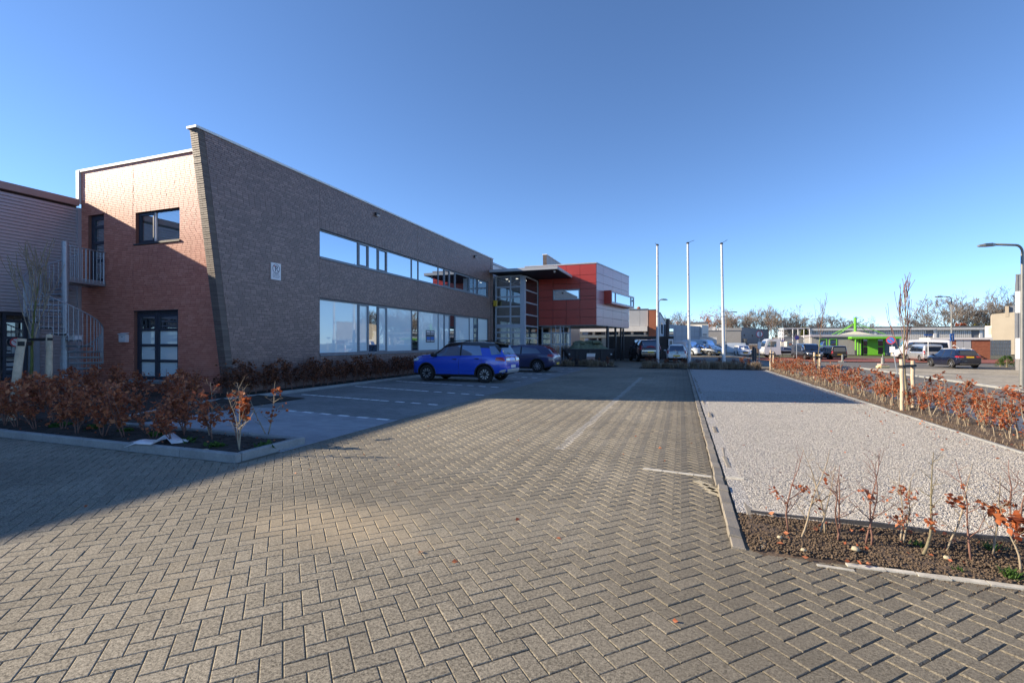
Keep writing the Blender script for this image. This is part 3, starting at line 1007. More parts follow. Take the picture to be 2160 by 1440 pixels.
# the bricks of the slab's stepped edge: one header course each, all picked out singly
edge_n = 0
hd = MB().bbox(-0.148, 0.148, 0.0, 0.212, 0.004, CH - 0.004, 0.003).mesh('brick', M['tan_brick'])
hd2 = MB().bbox(-0.072, 0.072, 0.0, 0.212, 0.004, CH - 0.004, 0.003).mesh('brick', M['tan_brick'])
z = 0.0; row = 0
while z + CH < TOP:
    yy = LEAN(z) + R.gauss(0, .002)
    if row % 2:
        inst('brick', hd, office, (WX - .145, yy, z), (0, 0, R.gauss(0, .004)))
    else:
        for q_ in (-.0755, .0755):
            inst('brick', hd2, office, (WX - .145 + q_, yy, z), (0, 0, R.gauss(0, .006)))
            edge_n += 1
    edge_n += 1; row += 1; z += CH
def pix_size(rec, mapf):
    a, b, za, zb, pr = rec
    P = mapf((a + b) / 2, (za + zb) / 2, 0)
    x0, y0, d0 = proj(*mapf(a, za, 0)); x1, y1, d1 = proj(*mapf(b, zb, 0))
    if P[2] < 1.2 or x1 < 160: return 0
    return abs(x1 - x0) * abs(y1 - y0) if True else 0
cand = sorted([(pix_size(r_, red_map), 0, r_) for r_ in rr] + [(pix_size(r_, long_map), 1, r_) for r_ in rl if r_[2] > 0.9], key=lambda t: -t[0])
nsing = max(0, 300 - edge_n)
pick = cand[:nsing]
ids = {id(t[2]) for t in pick}
emit_single([t[2] for t in pick if t[1] == 0], red_map, M['red_brick'])
emit_single([t[2] for t in pick if t[1] == 1], long_map, M['dark_brick'])
emit([r_ for r_ in rr if id(r_) not in ids], red_map, M['red_brick'])
emit([r_ for r_ in rl if id(r_) not in ids], long_map, M['dark_brick'])

# copings, roof, trims
mb = MB(); mb.bbox(WX - .34, WX + .05, LEAN(TOP) - .06, END + .02, TOP, TOP + .075, .008); mb.build('coping', M['white_metal'], office)
mb = MB(); mb.bbox(-20.42, WX - .37, RY - .06, RY + .34, TOP - .06, TOP + .035, .008); mb.build('coping', M['white_metal'], office)
mb = MB(); mb.bbox(-20.46, -20.302, RY - .075, RY + .3, 6.60, TOP + .02, .006); mb.build('corner_trim', M['white_metal'], office)
mb = MB(); mb.box(-20.3, WX - .3, RY + .3, END, 7.30, 7.42); mb.build('roof', M['roofing'], office)
mb = MB(); mb.box(-20.3, -20.1, RY + .3, END, 0, 7.6); mb.box(-20.3, WX - .3, END - .05, END + .25, 0, 7.6); mb.build('rear_wall', M['red_mortar'], office)
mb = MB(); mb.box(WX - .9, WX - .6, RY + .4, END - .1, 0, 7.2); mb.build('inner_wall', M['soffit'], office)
mb = MB(); mb.bbox(WX + .002, WX + .018, Y1W + .42, Y1W + .45, 0, TOP, .004); mb.build('corner_bead', M['dark_steel'], office)

# long window bands: frame members, sashes, panes
seg_px = [674.9, 758.0, 779.5, 799.2, 818.2, 870.6, 884.5, 926.6, 938.5, 950.5, 961.3, 992.2, 1000.9, 1010.0, 1030.0]
ys = [wall_y(p) for p in seg_px]
sash = {1, 3, 8, 10}
clear_lo = {2, 5, 9, 12}
for band, (za, zb) in enumerate((UP, LO)):
    wf = MB(); FX0, FX1 = WX - .14, WX - .055
    wf.box(FX0, FX1, ys[0], ys[-1], za, za + .055); wf.box(FX0, FX1, ys[0], ys[-1], zb - .055, zb)
    for i, y in enumerate(ys):
        w = .03
        wf.box(FX0 - .004, FX1 + .003, max(ys[0], y - w), min(ys[-1], y + w), za + .002, zb - .002)
    fr = wf.build('window_frame', M['grey_frame'], office)
    wf = MB(); wf.bbox(WX - .12, WX + .045, ys[0] - .02, ys[-1] + .02, za - .065, za - .005, .008); wf.build('window_sill', M['grey_frame'], office)
    wf = MB(); wf.box(WX - .13, WX + .012, ys[0] - .01, ys[-1] + .01, zb + .002, zb + .03); wf.build('lintel', M['dark_steel'], office)
    for i in range(len(ys) - 1):
        a, b = ys[i] + .032, ys[i + 1] - .032
        if i in sash:
            s = MB()
            for (p, q, r_, t) in ((a, b, za + .057, za + .10), (a, b, zb - .10, zb - .057), (a, a + .045, za + .10, zb - .10), (b - .045, b, za + .10, zb - .10)):
                s.box(WX - .115, WX - .035, p, q, r_, t)
            so = s.build('sash', M['grey_frame'], office)
            a, b = a + .046, b - .046; zz0, zz1 = za + .101, zb - .101
        else:
            zz0, zz1 = za + .056, zb - .056
        mm = 'mirror' if band == 0 else ('tint' if i in clear_lo else 'frost')
        gm = MB(); t = R.gauss(0, .0008)
        gm.add([(WX - .085 + t, a, zz0), (WX - .085 - t, b, zz0), (WX - .085 + R.gauss(0, .001), b, zz1), (WX - .085, a, zz1), (WX - .10, a, zz0), (WX - .10, b, zz0), (WX - .10, b, zz1), (WX - .10, a, zz1)],
               [(0, 1, 2, 3), (7, 6, 5, 4)])
        gm.build('window_pane', M[mm], office)

# wall plate sign, floodlights, poster, alarm box
sg = thing('parking_sign', 'white no parking sign with a barred P on the dark brick wall', 'sign', (WX + .03, 0, 0))
def wall_pt(px, py):
    y = wall_y(px); d = -SA * WX + CA * y
    return y, height_at(py, d)
sy0, sz1 = wall_pt(570, 553); sy1, sz0 = wall_pt(590.6, 592)
b = MB().bbox(-.02, .012, sy0, sy1, sz0, sz1, .004); b.build('sign_plate', M['sign_white'], sg)
cy_, cz_ = (sy0 + sy1) / 2, sz1 - (sz1 - sz0) * .335
w_ = (sy1 - sy0); X_ = .0135
def ring_mb(r0, r1, n=40):
    mb = MB(); vs = []
    for k in range(n):
        a = 2 * math.pi * k / n
        for r_ in (r0, r1):
            for dx in (0, .004):
                vs.append((X_ + dx, cy_ + r_ * math.cos(a), cz_ + r_ * math.sin(a)))
    fs = []
    for k in range(n):
        j = (k + 1) % n
        fs += [(k * 4 + 1, k * 4 + 3, j * 4 + 3, j * 4 + 1), (k * 4, k * 4 + 1, j * 4 + 1, j * 4), (k * 4 + 2, j * 4 + 2, j * 4 + 3, k * 4 + 3)]
    return mb.add(vs, fs)
r0 = w_ * .37
ring_mb(r0 * .90, r0).build('ring', M['ink'], sg)
def yz_poly(mb, pts, dx=.004):
    mb_n = len(pts)
    vs = [(X_ + dx, cy_ + p[0], cz_ + p[1]) for p in pts] + [(X_ - .002, cy_ + p[0], cz_ + p[1]) for p in pts]
    fs = [tuple(range(mb_n))] + [(i, mb_n + i, mb_n + (i + 1) % mb_n, (i + 1) % mb_n) for i in range(mb_n)]
    mb.add(vs, fs)
lt = MB()
q = r0 * .62
yz_poly(lt, [(-.40 * q, -q), (-.10 * q, -q), (-.10 * q, q), (-.40 * q, q)])
outer = [( -.1 * q, q)] + [(.18 * q + .50 * q * math.sin(a), .42 * q + .58 * q * math.cos(a)) for a in np.linspace(0, math.pi, 13)] + [(-.1 * q, -.16 * q)]
inner = [(-.1 * q, .14 * q)] + [(.14 * q + .24 * q * math.sin(a), .42 * q + .28 * q * math.cos(a)) for a in np.linspace(math.pi, 0, 13)] + [(-.1 * q, .7 * q)]
for i in range(len(outer) - 1):
    j = len(inner) - 1 - i
    yz_poly(lt, [outer[i], outer[i + 1], inner[j - 1], inner[j]])
lt.build('letter', M['ink'], sg)
sl = MB(); c45 = math.sqrt(.5)
for (s, e, mm) in ((-.9, -.45, 0), (.35, .9, 1)):
    sl.add([(X_ + .0055, cy_ + r0 * (s * c45 + o1 * .07), cz_ + r0 * (-s * c45 + o1 * .07)) for s, o1 in ((s, -1), (e, -1), (e, 1), (s, 1))], [(3, 2, 1, 0)], mm)
sl.build('slash', [M['red_ink'], M['ink']], sg)
tx = MB(); H_ = sz1 - sz0
for i, (a, b_) in enumerate(((.2, .8), (.14, .86), (.16, .86), (.2, .78))):
    zc = sz1 - H_ * (.63 + .075 * i); u = sy0 + w_ * a
    while u < sy0 + w_ * b_:
        e_ = min(u + w_ * R.uniform(.05, .16), sy0 + w_ * b_)
        tx.box(.012, .0145, u, e_, zc - H_ * .012, zc + H_ * .012); u = e_ + w_ * .025
tx.build('small_print', M['ink'], sg)

ps = thing('window_poster', 'dark poster with white and blue print behind the frosted ground floor window', 'poster')
py0, pz1 = wall_pt(901, 696); py1, pz0 = wall_pt(919, 722)
PX_ = WX - .072
b = MB().box(PX_ - .01, PX_, py0, py1, pz0, pz1); b.build('backing', mat('poster_grey', (.07, .075, .09), .5), ps)
pw, ph = py1 - py0, pz1 - pz0
b = MB()
for i in range(2):
    a = py0 + pw * (.08 + .46 * i)
    for (f0, f1, mm) in ((.80, .94, 0), (.66, .71, 0), (.10, .17, 0), (.22, .46, 1)):
        u = a
        while u < a + pw * .38:
            e_ = min(u + pw * .085, a + pw * .38)
            b.box(PX_ + .0005, PX_ + .003, u, e_, pz0 + ph * f0, pz0 + ph * f1, mm); u = e_ + pw * .015
b.build('print', [M['sign_white'], M['blue_ink']], ps)
for i, (px, py, lab) in enumerate(((793.5, 453, 'wall lamp high on the dark brick wall, above the large first pane'), (1001, 541.5, 'smaller looking wall lamp high up at the far end of the dark wall'))):
    fy, fz = wall_pt(px, py)
    l = thing('wall_lamp', lab, 'lamp', (WX + .008, fy, fz), 0, 'lamps on the long brick wall')
    MB().bbox(0, .10, -.13, .13, -.08, .08, .012).build('housing', M['dark_steel'], l)
    MB().add([(.10, -.11, -.085), (.10, .11, -.085), (.16, .11, -.02), (.16, -.11, -.02), (.02, -.11, -.085), (.02, .11, -.085)], [(0, 1, 2, 3), (4, 5, 1, 0), (4, 0, 3), (5, 2, 1)]).build('diffuser', M['sign_white'], l)
ay, az = wall_pt(1038.5, 640)
al = thing('alarm_box', 'small yellow alarm box on a bracket at the far corner of the dark wall', 'alarm box', (WX + .02, ay, az))
MB().bbox(.10, .34, -.10, .10, -.22, .22, .03).build('case', mat('alarm_yellow', (.55, .38, .03), .4), al)
MB().tube([(0, 0, 0), (.12, 0, 0)], .04).build('bracket', M['dark_steel'], al)

# red wall: upper window, double door, balcony door
def red_frame(o, m, t=.06, y0=RY + .10, y1=RY + .17, name='frame'):
    a, b_, c_, d_ = o
    f = MB()
    f.box(a, b_, y0, y1, c_, c_ + t); f.box(a, b_, y0, y1, d_ - t, d_)
    f.box(a, a + t, y0 - .002, y1 - .002, c_ + .001, d_ - .001); f.box(b_ - t, b_, y0 - .002, y1 - .002, c_ + .001, d_ - .001)
    return f
def red_pane(a, b_, c_, d_, m, y=RY + .135, parent=None):
    return MB().add([(a, y, c_), (b_, y, c_), (b_, y, d_), (a, y, d_)], [(0, 1, 2, 3)]).build('pane', M[m], parent)
wn_ = red_frame(WIN, None).build('end_window', M['navy'], office)
a, b_, c_, d_ = WIN; mid = a + .80
MB().box(mid - .035, mid + .035, RY + .097, RY + .172, c_ + .06, d_ - .06).build('mullion', M['sign_white'], wn_)
s = MB()
for (p, q, r_, t_) in ((a + .06, mid - .035, c_ + .06, c_ + .11), (a + .06, mid - .035, d_ - .11, d_ - .06), (a + .06, a + .11, c_ + .11, d_ - .11), (mid - .085, mid - .035, c_ + .11, d_ - .11)):
    s.box(p, q, RY + .08, RY + .15, r_, t_)
s.build('sash', M['navy'], wn_)
red_pane(a + .11, mid - .085, c_ + .11, d_ - .11, 'end_glass', RY + .12, wn_); red_pane(mid + .035, b_ - .06, c_ + .06, d_ - .06, 'end_glass', RY + .13, wn_)
MB().bbox(a - .05, b_ + .05, RY - .05, RY + .10, c_ - .06, c_ - .004, .006).build('end_sill', M['dark_steel'], office)
bl_ = MB(); z = c_ + .10
while z < d_ - .07:
    bl_.add([(a + .1, RY + .20, z), (b_ - .07, RY + .20, z), (b_ - .07, RY + .212, z + .036), (a + .1, RY + .212, z + .036)], [(0, 1, 2, 3)]); z += .042
bl_.build('blind', M['blind'], wn_, kind='stuff')
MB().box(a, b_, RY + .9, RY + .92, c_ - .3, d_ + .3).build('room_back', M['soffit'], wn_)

dd = red_frame(DOOR, None, .08).build('double_door', M['navy'], office)
a, b_, c_, d_ = DOOR; mid = a + 1.0
f = MB(); zr = [c_ + .10, c_ + .62, c_ + 1.14, c_ + 1.66, d_ - .12]
f.box(a + .08, a + .20, RY + .085, RY + .15, c_ + .04, d_ - .08); f.box(mid - .12, mid, RY + .085, RY + .15, c_ + .04, d_ - .08)
f.box(mid + .01, mid + .10, RY + .085, RY + .15, c_ + .04, d_ - .08); f.box(b_ - .16, b_ - .08, RY + .085, RY + .15, c_ + .04, d_ - .08)
for z in [c_ + .06] + zr[1:-1] + [d_ - .14]:
    f.box(a + .20, mid - .12, RY + .087, RY + .148, z - .045, z + .045); f.box(mid + .10, b_ - .16, RY + .087, RY + .148, z - .045, z + .045)
lf = f.build('door_leaf', M['navy'], office)
edges = [c_ + .06] + zr[1:-1] + [d_ - .14]
for za, zb in zip(edges, edges[1:]):
    mm_ = 'tint' if za > c_ + 1.4 else 'frost'; red_pane(a + .20, mid - .12, za + .045, zb - .045, mm_, RY + .12, lf); red_pane(mid + .10, b_ - .16, za + .045, zb - .045, mm_, RY + .12, lf)
MB().tube([(mid - .06, RY + .07, c_ + 1.0), (mid - .06, RY + .03, c_ + 1.0), (mid - .20, RY + .03, c_ + 1.0)], .012).build('handle', M['steel'], lf)
MB().bbox(a - .1, b_ + .1, RY - .35, RY + .09, c_ - .10, c_, .01).build('threshold', M['kerb'], office)
MB().box(a, b_, RY - .02, RY + .09, d_, d_ + .03).build('door_lintel', M['dark_steel'], office)
bd = red_frame(UDOOR, None, .07).build('balcony_door', M['navy'], office)
a, b_, c_, d_ = UDOOR
f = MB(); f.box(a + .07, a + .20, RY + .085, RY + .15, c_ + .03, d_ - .07); f.box(b_ - .12, b_ - .07, RY + .085, RY + .15, c_ + .03, d_ - .07)
edges = [c_ + .10, c_ + .80, c_ + 1.42, d_ - .42, d_ - .12]
for z in edges: f.box(a + .20, b_ - .12, RY + .087, RY + .148, z - .05, z + .05)
lf = f.build('door_leaf', M['navy'], office)
for za, zb in zip(edges, edges[1:]): red_pane(a + .2, b_ - .12, za + .05, zb - .05, 'end_glass', RY + .12, lf)
bl_ = MB(); z = c_ + .12
while z < d_ - .12:
    bl_.add([(a + .2, RY + .2, z), (b_ - .12, RY + .2, z), (b_ - .12, RY + .222, z + .022), (a + .2, RY + .222, z + .022)], [(0, 1, 2, 3)]); z += .034
bl_.build('blind', M['blind'], bd, kind='stuff')
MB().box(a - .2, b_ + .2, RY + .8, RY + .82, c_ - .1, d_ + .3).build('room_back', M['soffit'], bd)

mbx = thing('mailbox', 'small white mailbox on the red brick wall beside the double door', 'mailbox', (-17.92, RY - .012, 1.62))
MB().bbox(-.17, .17, -.11, 0, 0, .27, .012).build('case', M['sign_white'], mbx)
MB().add([(-.19, -.14, .265), (.19, -.14, .265), (.19, 0, .31), (-.19, 0, .31), (-.19, -.14, .285), (.19, -.14, .285), (.19, 0, .33), (-.19, 0, .33)],
         [(0, 3, 2, 1), (4, 5, 6, 7), (0, 1, 5, 4), (1, 2, 6, 5), (3, 0, 4, 7)]).build('lid', M['sign_white'], mbx)
MB().box(-.04, .04, -.114, -.11, .17, .185).build('slot', M['dark_steel'], mbx)

# ------------------------------------------------------------------ grey clad hall on the left, with the spiral stair
GX = -20.31; GT = 6.72
hall = thing('clad_hall', 'mauve grey hall clad in horizontal ribs behind the spiral staircase', 'building')
OPN = (-14.0, 9.72, 0.2, 2.62)      # glazed entrance (in Y)
mb = MB()
mb.box(GX - 8, GX - .06, -12, 9.74, 2.64, GT - .3); mb.box(GX - 8, GX - .06, 9.745, RY - .004, 0, GT - .3)
mb.box(GX - 8, GX - 1.2, -12, 9.74, 0, 2.635)
mb.build('hall_wall', M['cladding'], hall)
# ribbed cladding: a trapezoid profile run along the wall
prof = []; z = 0.12
P = []
while z < GT - .26:
    for dz, dx in ((0, 0), (.022, .0), (.026, .045), (.106, .040), (.110, 0)):
        prof.append((z + dz, dx))
    z += .110
def ribs(y0, y1, zlo, zhi):
    mb = MB(); rows = [(zz, dx) for zz, dx in prof if zlo <= zz <= zhi]
    mb.grid([[(GX - .05 + dx, y, zz) for y in (y0, y1)] for zz, dx in rows])
    mb.build('rib_cladding', M['cladding'], hall, kind='stuff')
ribs(-12, 9.74, 2.66, GT - .24); ribs(9.86, RY - .12, .1, GT - .24); ribs(9.74, 9.86, 2.66, GT - .24)
mb = MB(); mb.bbox(GX - .25, GX + .06, -12, RY - .08, GT - .24, GT, .01); mb.build('roof_edge', M['cap'], hall)
mb = MB(); mb.box(GX - 8, GX - .25, -12, RY, GT - .35, GT - .05); mb.build('roof', M['roofing'], hall)
mb = MB(); mb.bbox(GX - .05, GX + .045, RY - .12, RY - .005, 0, GT - .3, .006); mb.build('corner_trim', M['cladding'], hall)
mb = MB(); mb.bbox(GX - .05, GX + .05, 9.73, 9.86, 0, 2.66, .006); mb.bbox(GX - .05, GX + .05, 9.60, 9.725, 0, 2.62, .006); mb.build('door_trim', M['steel'], hall)
mb = MB(); mb.bbox(GX - .06, GX + .035, 4.0, 9.73, 2.60, 2.66, .006); mb.build('drip_edge', M['cladding'], hall)
# glazed doors under the cladding
ent = MB(); y = 9.58
for (ya, yb) in ((8.98, 9.58), (8.30, 8.92), (7.6, 8.24)):
    ent.box(GX - .16, GX - .08, ya, ya + .09, .1, 2.58); ent.box(GX - .16, GX - .08, yb - .09, yb, .1, 2.58)
    for z in (.14, .68, 1.22, 1.76, 2.30, 2.54): ent.box(GX - .158, GX - .082, ya + .09, yb - .09, z - .045, z + .045)
ent.box(GX - .158, GX - .07, 7.6, 9.6, 2.545, 2.6)
ed = ent.build('glazed_door', M['navy'], hall)
for (ya, yb) in ((8.98, 9.58), (8.30, 8.92), (7.6, 8.24)):
    for za, zb in zip((.14, .68, 1.22, 1.76), (.68, 1.22, 1.76, 2.30)):
        MB().add([(GX - .12, ya + .09, za + .045), (GX - .12, yb - .09, za + .045), (GX - .12, yb - .09, zb - .045), (GX - .12, ya + .09, zb - .045)], [(0, 1, 2, 3)]).build('pane', M['tint'], ed)
nb = thing('prohibition_sign', 'small round white sign with red rim and slash on the hall door', 'sign', (GX - .04, 9.28, 1.62))
MB().lathe([(0, 0), (.15, 0), (.15, -.008), (0, -.008)], 24, axis='y').build('disc', M['sign_white'], nb)
rg = MB().lathe([(.115, -.009), (.15, -.009), (.15, -.012), (.115, -.012), (.115, -.009)], 24, axis='y').build('rim', M['red_ink'], nb)
sl_ = MB().rbox((0, -.0105, 0), (.24, .002, .022), 0).build('slash', M['red_ink'], nb); sl_.rotation_euler = (0, math.radians(40), 0)
nb.rotation_euler = (0, 0, math.radians(90))

# spiral staircase: turns clockwise seen from above; angles measured from the camera's right, towards the camera
SX, SY_ = -18.66, 9.72
st = thing('spiral_staircase', 'galvanised steel spiral staircase up to the balcony door', 'staircase', (SX, SY_, 0))
def sdir(a):
    a = math.radians(43.0 - a)           # 0 = square to the right of the sight line from the camera
    lat, dep = math.cos(a), math.sin(a)
    return Vector((CA * lat - SA * dep, SA * lat + CA * dep, 0))
pole_o = MB().tube([(0, 0, 0), (0, 0, 4.86)], .085, 16).build('center_pole', M['steel'], st, smooth=True, sharp=40)
RT = 0.92; STEP = 0.186; A0 = -27; DA = 21.0
tm = MB()
def sector(z0, z1, a0, a1, r0, r1, n=4):
    poly = [sdir(a0 + (a1 - a0) * i / n) * r1 for i in range(n + 1)] + [sdir(a1 + (a0 - a1) * i / n) * r0 for i in range(n + 1)]
    return [(p.x, p.y) for p in poly]
for i in range(-3, 16):
    a = A0 + DA * i; z = .78 + STEP * i
    t = MB()
    t.prism(sector(0, 0, a - 12.5, a + 12.5, .08, RT), z - .012, z)
    e0, e1 = sdir(a - 12.5), sdir(a + 12.5)
    for e_ in (e0, e1):
        t.tube([e_ * .09 + Vector((0, 0, z - .035)), e_ * RT + Vector((0, 0, z - .035))], .022, 4)
    t.tube([(0, 0, z - .1), (0, 0, z + .02)], .10, 12)
    t.build('tread', M['steel'], st)
    for f in (-7, 0, 7):
        e_ = sdir(a + f) * (RT + .012)
        zt = z + 1.0 + STEP * f / DA
        MB().tube([e_ + Vector((0, 0, z - .06)), e_ + Vector((0, 0, zt))], .010, 5).build('baluster', M['steel'], st)
hp = []
for i in range(-3 * 4, 15 * 4 + 2):
    f = i / 4; e_ = sdir(A0 + DA * f) * (RT + .012)
    hp.append(e_ + Vector((0, 0, .78 + STEP * f + 1.0)))
MB().tube(hp, .021, 8).build('handrail', M['steel'], st, smooth=True)
sp = []
for i in range(-3 * 4, 15 * 4 + 2):
    f = i / 4; e_ = sdir(A0 + DA * f) * (RT + .02)
    sp.append(e_ + Vector((0, 0, .78 + STEP * f - .06)))
# platform: from the pole to the red wall in front of the balcony door
pz = 3.74
c1 = Vector((0, -.10, 0)); xr = -18.98 - SX + 0.0
pp = [(-1.2, .95), (-1.2, RY - SY_ - .01), (-.30, RY - SY_ - .01), (.12, RY - SY_ - .01), (.12, -.08), (-.10, -.10)]
plate = [(-1.10, .35), (-1.15, RY - SY_ - .02), (-.32, RY - SY_ - .02), (.02, -.05)]
rp = MB(); q0 = Vector((0.05, -.04, pz)); q1 = Vector((-.30, RY - SY_ - .02, pz))
plate = [(0.06, -.05), (-.28, RY - SY_ - .02), (-1.22, RY - SY_ - .02), (-1.10, .45), (-.6, .15)]
MB().prism(plate, pz - .17, pz).build('platform', M['steel'], st)
edge_a, edge_b = Vector((.06, -.05, 0)), Vector((-.28, RY - SY_ - .03, 0))
rail = MB(); 
for f in (0.02, 1.0):
    pass
MB().tube([edge_a + Vector((0, 0, pz + 1.0)), edge_b + Vector((0, 0, pz + 1.0))], .021, 8).build('handrail', M['steel'], st, smooth=True)
for i in range(11):
    p = edge_a.lerp(edge_b, (i + .6) / 11)
    MB().tube([p + Vector((0, 0, pz - .1)), p + Vector((0, 0, pz + 1.0))], .010 if i % 5 else .022, 5).build('baluster', M['steel'], st)
wb = thing('white_box', 'small white box standing on a lower tread of the spiral stair', 'box', (SX + sdir(64).x * .55, SY_ + sdir(64).y * .55, .78 + STEP * 4.0 + .13))
MB().bbox(-.14, .14, -.10, .10, 0, .17, .012).build('case', M['sign_white'], wb)
MB().bbox(-.15, .15, -.11, .11, .172, .19, .004).build('lid', M['sign_white'], wb)

# ------------------------------------------------------------------ glazed stair tower, canopy and red box at the far end
wing = thing('red_office_wing', 'red panelled upper storey on slim columns with a glazed stair tower', 'building')
TX0, TX1, TY0, TY1 = WX + .06, -10.73, 33.2, 36.78
TT = 6.52
fr = MB()
zs_t = [0.0, .95, 1.95, 2.38, 2.86, 3.55, 4.28, 5.0, 5.72, TT]
xs_t = [TX0, (TX0 + TX1) / 2 + .05, TX1]
for x in (TX0 + .05, xs_t[1]): fr.bbox(x - .05, x + .05, TY0 - .02, TY0 + .08, 0, TT, .004)
for z in zs_t: fr.bbox(TX0 + .01, TX1 - .2, TY0 - .012, TY0 + .07, max(0, z - .06), z + .05, .004)
fr.bbox(TX0 + .01, TX1 - .2, TY0 - .016, TY0 + .075, 2.70, 2.98, .004)
fr.build('tower_frame', M['light_frame'], wing)
MB().bbox(TX1 - .34, TX1, TY0 - .03, TY0 + .3, 0, TT, .01).build('corner_post', M['light_frame'], wing)
fs = MB()
for y in (TY1 - .1,): fs.bbox(TX1 - .08, TX1 - .005, y - .05, y + .04, 0, TT, .004)
for z in (1.95, 2.86, 3.7, 4.6, 5.5, TT - .03): fs.bbox(TX1 - .07, TX1 - .008, TY0 + .3, TY1 - .15, z - .05, z + .05, .004)
fs.build('side_frame', M['light_frame'], wing)
for i in range(2):
    a, b = (TX0 + .1, xs_t[1] - .05) if i == 0 else (xs_t[1] + .05, TX1 - .34)
    for za, zb in zip(zs_t, zs_t[1:]):
        MB().add([(a, TY0 + .03, za + .05), (b, TY0 + .03, za + .05), (b, TY0 + .03, zb - .06), (a, TY0 + .03, zb - .06)], [(0, 1, 2, 3)]).build('tower_pane', M['clear'], wing)
zz = (0.05, 1.95, 2.86, 3.7, 4.6, 5.5, TT - .03)
for za, zb in zip(zz, zz[1:]):
    MB().add([(TX1 - .04, TY0 + .3, za + .05), (TX1 - .04, TY1 - .15, za + .05), (TX1 - .04, TY1 - .15, zb - .05), (TX1 - .04, TY0 + .3, zb - .05)], [(0, 1, 2, 3)]).build('tower_pane', M['clear'], wing)
# things inside the tower: back wall, floor edge, stair flights, a column
ib = MB(); ib.box(TX0, TX1 - .1, 40.2, 40.4, 0, TT); ib.box(TX0 - .02, TX0 + .03, TY0 + .4, 40.3, 0, TT); ib.build('tower_back_wall', M['dark_steel'], wing)
MB().box(TX0 + .03, TX1 - .1, TY0 + 2.3, 40.2, 2.72, 2.96).build('landing', M['soffit'], wing)
MB().box(TX0 + .03, TX1 - .1, TY0 + .1, 40.2, -.05, .02).build('tower_floor', M['kerb'], wing)
stp = MB()
for i in range(15):
    stp.box(TX0 + .3 + .1 * i * 1.35, TX0 + .62 + .1 * i * 1.35, TY0 + 1.0, TY0 + 2.2, 2.96 - (i + 1) * .19, 2.98 - i * .19)
stp.build('inner_stair', M['steel'], wing)
tr = MB()
tr.tube([(TX0 + .1, TY0 + .3, 6.35), (TX1 - .4, TY0 + 1.6, 5.75)], .03, 5); tr.tube([(TX0 + .1, TY0 + 1.6, 5.75), (TX1 - .4, TY0 + .3, 6.35)], .03, 5)
tr.build('roof_brace', M['light_frame'], wing)
em, nt, b_ = new_mat('ceiling_spot'); b_.inputs['Emission Color'].default_value = (1, .9, .75, 1); b_.inputs['Emission Strength'].default_value = 1.6
M['spot'] = em
MB().box(TX0 + .1, TX1 - .1, TY0 + .2, 40.2, TT - .10, TT - .03).build('tower_ceiling', M['soffit'], wing)
for x, y in ((-12.4, 34.0), (-11.6, 34.0), (-12.6, 35.2), (-11.3, 35.2), (-12.0, 36.2)):
    MB().lathe([(0, 0), (.09, 0), (.09, -.02), (0, -.02)], 10, c=(x, y, TT - .103)).build('ceiling_spot', M['spot'], wing)
# canopy
cn = MB(); cn.bbox(WX + .08, -7.98, 32.0, 36.75, 6.67, 6.88, .012); cn.build('canopy', M['canopy'], wing)
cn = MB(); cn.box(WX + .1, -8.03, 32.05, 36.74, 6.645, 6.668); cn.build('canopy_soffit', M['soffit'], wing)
MB().lathe([(0, .0), (.09, 0), (.07, -.10), (.02, -.14), (0, -.14)], 12, c=(-8.35, 32.6, 6.645)).build('canopy_lamp', M['sign_white'], wing)
# white clad upper wall continuing the long building behind the canopy
up = thing('rear_office_block', 'pale clad block continuing behind the far end of the dark brick wall', 'building')
MB().box(-20, WX - .28, 33.2, 52, 0, 7.50).build('block_wall', M['white_metal'], up)
MB().bbox(-20.1, WX - .2, 33.17, 52.1, 7.505, 7.66, .01).build('roof_edge', M['canopy'], up)
# red box: front face at Y=36.8, right face splayed 10 degrees
BY = 36.8; BZ0, BZ1 = 2.98, 7.70
BC = Vector((-6.11, BY, 0)); tdir = Vector((.179, .984, 0)); BL = 8.8; ndir = Vector((.984, -.179, 0))
E = BC + tdir * BL
core = MB(); core.prism([(-11.9, BY + .05), (BC.x - .05, BY + .05), (E.x - .06, E.y), (-11.9, E.y)], BZ0 + .01, BZ1 - .02); core.build('box_core', M['dark_steel'], wing)
core = MB(); core.prism([(-11.9, BY + .02), (BC.x - .02, BY + .02), (E.x - .03, E.y), (-11.9, E.y)], BZ0 - .03, BZ0 + .005); core.build('box_soffit', M['canopy'], wing)
cp = MB()
cp.prism([(-11.9, BY - .04), (BC.x + .03, BY - .04), (E.x + .04, E.y + .03), (-11.9, E.y + .03)], BZ1, BZ1 + .09); cp.build('box_coping', M['canopy'], wing)
GAP = .011
def panel_front(a, b, za, zb):
    MB().bbox(a + GAP, b - GAP, BY - .012 + R.gauss(0, .0008), BY + .05, za + GAP, zb - GAP, .003).build('facade_panel', M['panel'], wing)
rows = [BZ0, 3.58, 4.17, 4.77, 5.36, 5.94, 6.56, 7.12, BZ1]
cols = [-10.72, -9.35, -8.42, -7.28, BC.x]
WB = (-9.50, -7.27, 4.86, 5.66)
px_to_x = lambda px: BY * (-SA + CA * (px - CX) / FPX) / (CA + SA * (px - CX) / FPX)
cols = [px_to_x(p) for p in (1136.5, 1166.5, 1194.5, 1223.5)] + [BC.x]
WB = (px_to_x(1166.6), px_to_x(1223.5), height_at(632, 37.2), height_at(609.5, 37.2))
rows = [BZ0, 3.60, 4.30, 4.32, WB[2], WB[3], 6.18, 6.84, BZ1]
rows = [BZ0, 3.58, 4.20, WB[2], 5.22, WB[3], 6.22, 6.86, BZ1]
